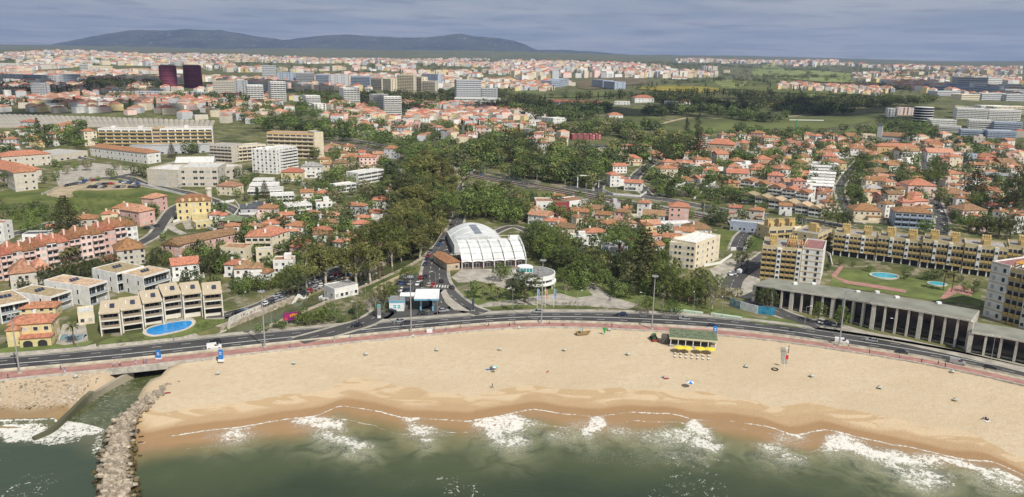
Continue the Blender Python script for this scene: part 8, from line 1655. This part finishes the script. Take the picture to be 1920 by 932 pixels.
# far woods and distant greenery
NEAR_N = len(TREES)
def wood(poly, n, hm, kinds, wf=(1.0, 1.5)):
    w = [tuple(ground_at(*q)) for q in poly]; xs_ = [q[0] for q in w]; ys_ = [q[1] for q in w]; k = 0; r = np.random.default_rng(n + int(poly[0][0]))
    X = r.uniform(min(xs_), max(xs_), n * 6); Y = r.uniform(min(ys_), max(ys_), n * 6); m = in_poly(X, Y, w); X = X[m][:n]; Y = Y[m][:n]
    keep = fbm(X, Y, 90, 77, 3) > .40; X = X[keep]; Y = Y[keep]; Z = T(X, Y)
    for x, y_, z in zip(X, Y, Z):
        if blocked(x, y_, 3): continue
        TREES.append((float(x), float(y_), float(z), TR.uniform(*hm), TR.choice(kinds), TR.uniform(*wf), False))
wood([(960, 205), (1100, 196), (1200, 190), (1330, 185), (1400, 190), (1480, 200), (1560, 205), (1600, 215), (1500, 225), (1430, 232), (1320, 215), (1240, 220), (1180, 215), (1060, 232), (1000, 225), (900, 205)], 1000, (9, 17), 'DDDB')
wood([(1060, 245), (1200, 240), (1300, 250), (1300, 285), (1180, 288), (1120, 262), (1060, 262)], 210, (9, 16), 'DBOE')
wood([(930, 190), (1060, 186), (1180, 183), (1300, 178), (1440, 180), (1560, 192), (1640, 200), (1500, 200), (1300, 190), (1000, 198)], 520, (9, 16), 'DDDC')
wood([(1440, 205), (1640, 205), (1740, 200), (1760, 190), (1640, 185), (1500, 185)], 260, (9, 15), 'DDB')
wood([(960, 168), (1200, 160), (1340, 164), (1560, 160), (1720, 170), (1740, 180), (1560, 182), (1200, 178)], 110, (8, 13), 'DDC')
wood([(0, 182), (300, 185), (480, 190), (480, 215), (300, 215), (0, 205)], 170, (8, 15), 'DDC')
wood([(150, 160), (300, 160), (300, 168), (160, 170)], 160, (10, 16), 'D'); wood([(0, 160), (150, 170), (150, 180), (0, 178)], 110, (9, 14), 'DC'); wood([(560, 180), (860, 182), (950, 200), (860, 212), (700, 215), (560, 205)], 330, (8, 15), 'DDB')
wood([(820, 175), (960, 172), (1000, 185), (940, 190), (830, 188)], 130, (8, 13), 'D')
wood([(0, 130), (480, 140), (900, 140), (1300, 150), (1912, 160), (1912, 128), (1300, 122), (700, 112), (0, 105)], 3600, (9, 17), 'DDB', (1.2, 2.4))
wood([(1200, 150), (1500, 142), (1700, 148), (1760, 165), (1500, 165), (1260, 160)], 230, (7, 12), 'DDB', (1.2, 2.0)); wood([(1640, 238), (1740, 236), (1790, 258), (1660, 262)], 60, (7, 12), 'BD'); wood([(1380, 245), (1640, 248), (1700, 258), (1380, 262)], 70, (8, 13), 'BD')
# the 300 trees that show largest stand on their own, with trunk and crown
def size_px(t): return t[3] * ppm(Vector(t[:3])) * (1.4 if t[6] else 1.0)
def infr(t):
    px, py = proj(t[0], t[1], t[2] + t[3] * .5); return -30 < px < 1950 and py > -50
TREES = [t for t in TREES if infr(t)]
TREES.sort(key=size_px, reverse=True)
PROTO = {}
GRP = {'E': 'eucalyptus trees', 'B': 'green broadleaf trees', 'D': 'dark evergreen trees', 'P': 'umbrella pines', 'C': 'cypresses', 'N': 'araucarias', 'M': 'palms', 'O': 'greyish half-bare trees'}
for i, (x, y_, z, h, k, wf, hand) in enumerate(TREES[:300]):
    v = i % (3 if k in 'EBD' else 2 if k in 'PN' else 1); key = (k, v); nm, cat, lb = NAMES[k]; s = h / 10; szw = ('tall ' if h > 16 else 'small ' if h < 7 else '') if k not in 'N' else ''
    if key not in PROTO:
        c, t = tpl(k, v); e = thing(nm, lb, cat, (0, 0, 0), 0, GRP[k]); link('crown', c, e); link('trunk', t, e); PROTO[key] = e; r_ = e
    else: r_ = dup(PROTO[key], (0, 0, 0))
    r_.location = (x, y_, z - .1); r_.rotation_euler = (0, 0, i * 2.4); r_.scale = (s * wf * TR.uniform(.92, 1.08), s * wf * TR.uniform(.92, 1.08), s)
    r_['label'] = (szw + lb + ', ' + where(x, y_)) ; r_['group'] = GRP[k]
# the rest is one mass: low-cost crowns made of leaf clumps
rest = TREES[300:]
def mass(name, items, label, nleaf):
    r = np.random.default_rng(3); kinds = sorted(set(t[4] for t in items)); mats = [LM_[k] for k in kinds]; Vs = []; tn = []; mi = []
    for (x, y_, z, h, k, wf, hand) in items:
        d0 = math.hypot(x, y_); n = int(np.clip(nleaf * 700 / d0, 26, nleaf)) ; big = (nleaf / n) ** .5
        prof_ = {'C': (.10, .5), 'P': (.50, .2), 'N': (.26, .45), 'E': (.28, .38)}.get(k, (.40, .40)); rx = h * prof_[0] * wf; rz = h * prof_[1]; zc = z + h - rz
        d = r.normal(size=(n, 3)); d /= np.linalg.norm(d, axis=1)[:, None]; lump = 1 + .22 * np.sin(d[:, 0] * 5 + x) * np.sin(d[:, 1] * 5 + y_) + .12 * np.sin(d[:, 2] * 7 + x)
        rad = (r.random(n) ** .33 * .45 + .58)[:, None]; q = d * rad * lump[:, None] * np.array([rx, rx, rz]); 
        if k == 'N': q[:, :2] *= np.clip(.75 - q[:, 2:3] / (2.2 * rz), .1, 1.3)
        q += (x, y_, zc)
        nrm = d + r.normal(size=(n, 3)) * .5 + (0, 0, .3); nrm /= np.linalg.norm(nrm, axis=1)[:, None]; a = np.cross(nrm, r.normal(size=(n, 3))); a /= np.linalg.norm(a, axis=1)[:, None]; b_ = np.cross(nrm, a)
        s = (h * .052 * big * r.uniform(.7, 1.4, (n, 1))); a = a * s; b_ = b_ * s * .75
        Vs.append(np.stack([q - a - b_ * .4, q + a * .2 - b_, q + a + b_ * .3, q - a * .1 + b_], 1).reshape(-1, 3)); t0 = TR.uniform(.15, .75); tn.append(np.repeat(np.clip(t0 + r.normal(size=n) * .2 + (lump - 1) * .8, 0, 1), 4)); mi.append(np.full(n, kinds.index(k)))
    V = np.concatenate(Vs); n = len(V) // 4
    tag(link(name, np_mesh(name, V, np.arange(n * 4).reshape(n, 4), mats, np.concatenate(mi), {'tone': np.concatenate(tn)})), label, None, None, 'stuff')
mid_ = [t for t in rest if t[1] < 1150]; far_t = [t for t in rest if t[1] >= 1150]
mass('garden_trees', mid_, 'greenery of smaller trees between the houses and along the roads', 300)
mass('distant_woods', far_t, 'distant woods, hedgerows and tree belts on the plain and hills', 150)
# shrubs and ground cover
def scrub(name, poly, n, hr, k, label):
    w = [tuple(ground_at(*q)) for q in poly]; xs_ = [q[0] for q in w]; ys_ = [q[1] for q in w]; r = np.random.default_rng(n)
    X = r.uniform(min(xs_), max(xs_), n * 5); Y = r.uniform(min(ys_), max(ys_), n * 5); m = in_poly(X, Y, w) ; X = X[m]; Y = Y[m]; m = fbm(X, Y, 14, 13, 2) > .45; X = X[m][:n]; Y = Y[m][:n]
    it = [(float(x), float(y_), Tz(x, y_), TR.uniform(*hr), k, 1.4, False) for x, y_ in zip(X, Y) if not blocked(x, y_, .5) and not on_road(x, y_, -.5)]
    if it: mass(name, it, label, 90)
scrub('undergrowth', [(440, 640), (600, 590), (700, 545), (735, 528), (700, 545), (560, 596), (470, 620)], 170, (1.2, 2.6), 'B', 'bushes along the creek bank and slip road')
scrub('undergrowth', [(0, 370), (120, 362), (300, 370), (330, 385), (220, 412), (80, 430), (0, 430)], 420, (.8, 2.6), 'B', 'rough scrub on the vacant meadow')
scrub('undergrowth', [(905, 574), (1080, 567), (1200, 575), (1330, 590), (1440, 603), (1330, 580), (1200, 585), (1080, 582), (905, 583)], 130, (.6, 1.3), 'D', 'low planting bed between park and seafront road')
scrub('undergrowth', [(1345, 432), (1440, 437), (1420, 468), (1370, 470), (1335, 458)], 150, (.6, 2.0), 'B', 'scrub on the vacant plot by the station')
scrub('undergrowth', [(1135, 376), (1270, 392), (1330, 402), (1260, 404), (1150, 390)], 130, (.6, 1.8), 'B', 'scrub on the railway slope')
scrub('undergrowth', [(400, 395), (700, 395), (720, 500), (560, 540), (400, 530), (270, 480)], 420, (1.0, 2.6), 'D', 'garden hedges and bushes of the western quarter')
scrub('undergrowth', [(960, 370), (1200, 400), (1280, 440), (1260, 500), (1120, 500), (1010, 450)], 300, (1.0, 2.6), 'D', 'garden hedges and bushes above the park')
scrub('undergrowth', [(1200, 290), (1912, 270), (1912, 430), (1640, 420), (1200, 365)], 1700, (1.2, 2.8), 'D', 'garden hedges and bushes of the eastern quarter')
scrub('undergrowth', [(206, 640), (232, 652), (280, 642), (284, 634), (240, 634)], 26, (.7, 1.4), 'O', 'reddish clipped hedge at the lower end of the pool lawn')
scrub('undergrowth', [(356, 616), (400, 600), (412, 598), (414, 606), (380, 622), (358, 624)], 34, (.7, 1.5), 'B', 'curved hedge at the right end of the pool lawn')
# ------------------------------------------------------------------ the far town as one mass
def far_town(name, regions, label):
    r = np.random.default_rng(17); V = []; Fq = []; mi = []; mats = [WALLS['w'], WALLS['c'], WALLS['q'], WALLS['g'], ROOFS['l'], ROOFS['r'], ROOFS['n'], ROOFS['g'], WALLS['y'], WALLS['e']]; nv = 0
    for poly, n, wr, hr, dens in regions:
        w = [tuple(ground_at(*q)) for q in poly]; xs_ = [q[0] for q in w]; ys_ = [q[1] for q in w]
        X = r.uniform(min(xs_), max(xs_), n * 8); Y = r.uniform(min(ys_), max(ys_), n * 8); m = in_poly(X, Y, w); X = X[m]; Y = Y[m]
        m = fbm(X, Y, 260, 91, 3) > dens; X = X[m][:n]; Y = Y[m][:n]; Z = T(X, Y)
        for x, y_, z in zip(X, Y, Z):
            if blocked(x, y_, 8 if y_ > 800 else 5) or (y_ < 800 and on_road(x, y_, 4)): continue
            if y_ < 800: BOXES.append((x, y_, 5, 4, 1, 0))
            W = r.uniform(*wr); D = W * r.uniform(.5, .9); h = r.uniform(*hr); a = round(r.uniform(0, 3)) * .5 + r.normal() * .12; ca, sa = math.cos(a), math.sin(a); tile_ = r.random() < (.72 if h < 10 else .35)
            P_ = [(-W / 2, -D / 2), (W / 2, -D / 2), (W / 2, D / 2), (-W / 2, D / 2)]; P_ = [(x + p[0] * ca - p[1] * sa, y_ + p[0] * sa + p[1] * ca) for p in P_]
            rise = min(W, D) * .24 if tile_ else .1; R_ = [(x - (W - D) / 2 * ca, y_ - (W - D) / 2 * sa), (x + (W - D) / 2 * ca, y_ + (W - D) / 2 * sa)]
            V += [(p[0], p[1], z - 6) for p in P_] + [(p[0], p[1], z + h) for p in P_] + [(q[0], q[1], z + h + rise) for q in R_]
            Fq += [(nv, nv + 1, nv + 5, nv + 4), (nv + 1, nv + 2, nv + 6, nv + 5), (nv + 2, nv + 3, nv + 7, nv + 6), (nv + 3, nv, nv + 4, nv + 7), (nv + 4, nv + 5, nv + 9, nv + 8), (nv + 5, nv + 6, nv + 9, nv + 9), (nv + 6, nv + 7, nv + 8, nv + 9), (nv + 7, nv + 4, nv + 8, nv + 8)]
            wl_ = int(r.choice([0, 0, 1, 1, 2, 3, 3, 9, 9, 8])); rf_ = int(r.choice([4, 5, 6, 6, 6])) if tile_ else 7; mi += [wl_] * 4 + [rf_] * 4; nv += 10
    me = bpy.data.meshes.new(name); me.from_pydata(V, [], [tuple(dict.fromkeys(f)) for f in Fq])
    for m in mats: me.materials.append(m)
    me.polygons.foreach_set('material_index', np.array(mi, dtype=np.int32)); me.update()
    tag(link(name, me), label, None, None, 'stuff')
far_town('distant_town', [
    ([(0, 180), (480, 185), (560, 215), (480, 235), (400, 228), (150, 212), (0, 212)], 190, (10, 16), (5, 8), .25),
    ([(600, 222), (760, 225), (900, 216), (1050, 225), (1060, 262), (860, 268), (620, 262)], 150, (8, 13), (5, 8), .1),
    ([(1290, 262), (1912, 262), (1912, 300), (1300, 300)], 160, (8, 13), (5, 8), .1),
    ([(600, 208), (760, 212), (900, 205), (1000, 212), (1000, 224), (900, 221), (760, 227), (600, 227)], 110, (10, 15), (5, 8), .3),
    ([(0, 165), (480, 168), (560, 190), (480, 205), (300, 208), (0, 200)], 420, (9, 15), (5, 9), .40),
    ([(560, 195), (860, 198), (960, 205), (1000, 215), (900, 222), (700, 225), (600, 215)], 240, (10, 15), (5, 8), .42),
    ([(0, 128), (480, 138), (900, 142), (1000, 165), (860, 172), (480, 165), (0, 160)], 1150, (11, 20), (6, 13), .49),
    ([(0, 100), (480, 104), (900, 112), (1200, 122), (1440, 135), (1300, 142), (1100, 148), (900, 146), (480, 142), (0, 132)], 3300, (12, 30), (6, 17), .53),
    ([(960, 120), (1250, 130), (1400, 138), (1290, 146), (1050, 150), (960, 150)], 900, (14, 34), (10, 26), .35),
    ([(1250, 118), (1450, 122), (1700, 135), (1912, 140), (1912, 128), (1600, 124), (1300, 112)], 700, (18, 50), (8, 22), .50),
    ([(1440, 118), (1570, 118), (1570, 124), (1440, 124)], 110, (20, 36), (14, 34), .45),
    ([(1600, 140), (1760, 140), (1912, 150), (1912, 162), (1700, 160), (1600, 152)], 500, (12, 24), (7, 14), .42),
    ([(1560, 162), (1640, 160), (1680, 172), (1640, 180), (1560, 176)], 220, (9, 15), (6, 9), .2),
    ([(1460, 158), (1570, 164), (1560, 172), (1450, 168)], 70, (10, 18), (6, 9), .3),
    ([(960, 158), (1040, 155), (1080, 162), (1020, 172), (960, 172)], 180, (10, 18), (6, 10), .3),
    ([(1640, 150), (1912, 165), (1912, 185), (1760, 182)], 120, (12, 24), (6, 12), .4),
    ([(1790, 240), (1912, 245), (1912, 262), (1790, 262)], 60, (10, 16), (6, 10), .3),
], 'distant orange-roofed town spread over the plain to the foot of the mountains')

# ------------------------------------------------------------------ clouds high over the town, above the picture: their shade lies on the far quarters
CM = mat('cloud_white', (0.85, 0.86, 0.88), 1.0)
def cloud(px, py, rx, ry, n, seed):
    g = G(px, py); H_c = 1500; c = Vector((g.x, g.y, 0)) + Vector((sd.x, sd.y, 0)) * (H_c / sd.z); r = random.Random(seed); bm = bmesh.new()
    for k in range(n):
        a = r.uniform(0, 6.28); q = r.random() ** .6; R_ = r.uniform(.10, .26) * min(rx, ry) * (1.3 - q * .8)
        M = Matrix.Translation((c.x + rx * q * math.cos(a), c.y + ry * q * math.sin(a), H_c + r.uniform(-20, 60))) @ Matrix.Diagonal((R_ * 1.5, R_, R_ * .4, 1)); bmesh.ops.create_icosphere(bm, subdivisions=2, radius=1, matrix=M)
    for v in bm.verts: v.co += Vector((r.uniform(-1, 1), r.uniform(-1, 1), r.uniform(-.5, .5))) * 12
    me = bpy.data.meshes.new('cloud'); bm.to_mesh(me); bm.free(); me.materials.append(CM); tag(link('cloud', me), 'fair-weather cloud drifting high over the town', None, None, 'stuff')
cloud(110, 160, 560, 330, 34, 1); cloud(1230, 200, 700, 170, 34, 2); cloud(1650, 165, 600, 300, 60, 4); cloud(60, 205, 260, 90, 26, 5)
# ------------------------------------------------------------------ haze
hz = bpy.data.materials.new('haze'); hz.use_nodes = True
n = hz.node_tree.nodes; l = hz.node_tree.links; n.remove(n['Principled BSDF'])
pv = n.new('ShaderNodeVolumePrincipled'); pv.inputs['Color'].default_value = (0.42, 0.56, .95, 1); pv.inputs['Density'].default_value = 5.5e-5; pv.inputs['Anisotropy'].default_value = 0.1
l.new(pv.outputs[0], n['Material Output'].inputs['Volume'])
o = MB().box(-13500, -300, -75, 13500, 15800, 800).build('haze', hz)
tag(o, 'thin blue air haze over the whole coast', None, None, 'stuff')
# ------------------------------------------------------------------ wording: what would share a label is told apart by its place
from collections import defaultdict
bpy.context.view_layer.update()
dd_ = defaultdict(list)
for o in scene.objects:
    if o.parent is None and o.get('label') and o.get('kind') != 'stuff' and not o.name.startswith('boulder'): dd_[o['label']].append(o)
for lb, os_ in dd_.items():
    if len(os_) < 2: continue
    os_.sort(key=lambda o: float(proj(*o.location)[0]))
    for i, o in enumerate(os_): o['label'] = '%s, %s from the left' % (lb, ordinal(i))
for o in scene.objects:
    if o.parent is None and o.get('label'):
        for a, c_ in ((' in front of ', ' before '), (', behind the ', ' behind '), (', left of the ', ' left of '), (', right of the ', ' right of '), (' round tree', ' tree'), (' before the ', ' before ')):
            if len(o['label'].replace('-', ' ').split()) > 16: o['label'] = o['label'].replace(a, c_)
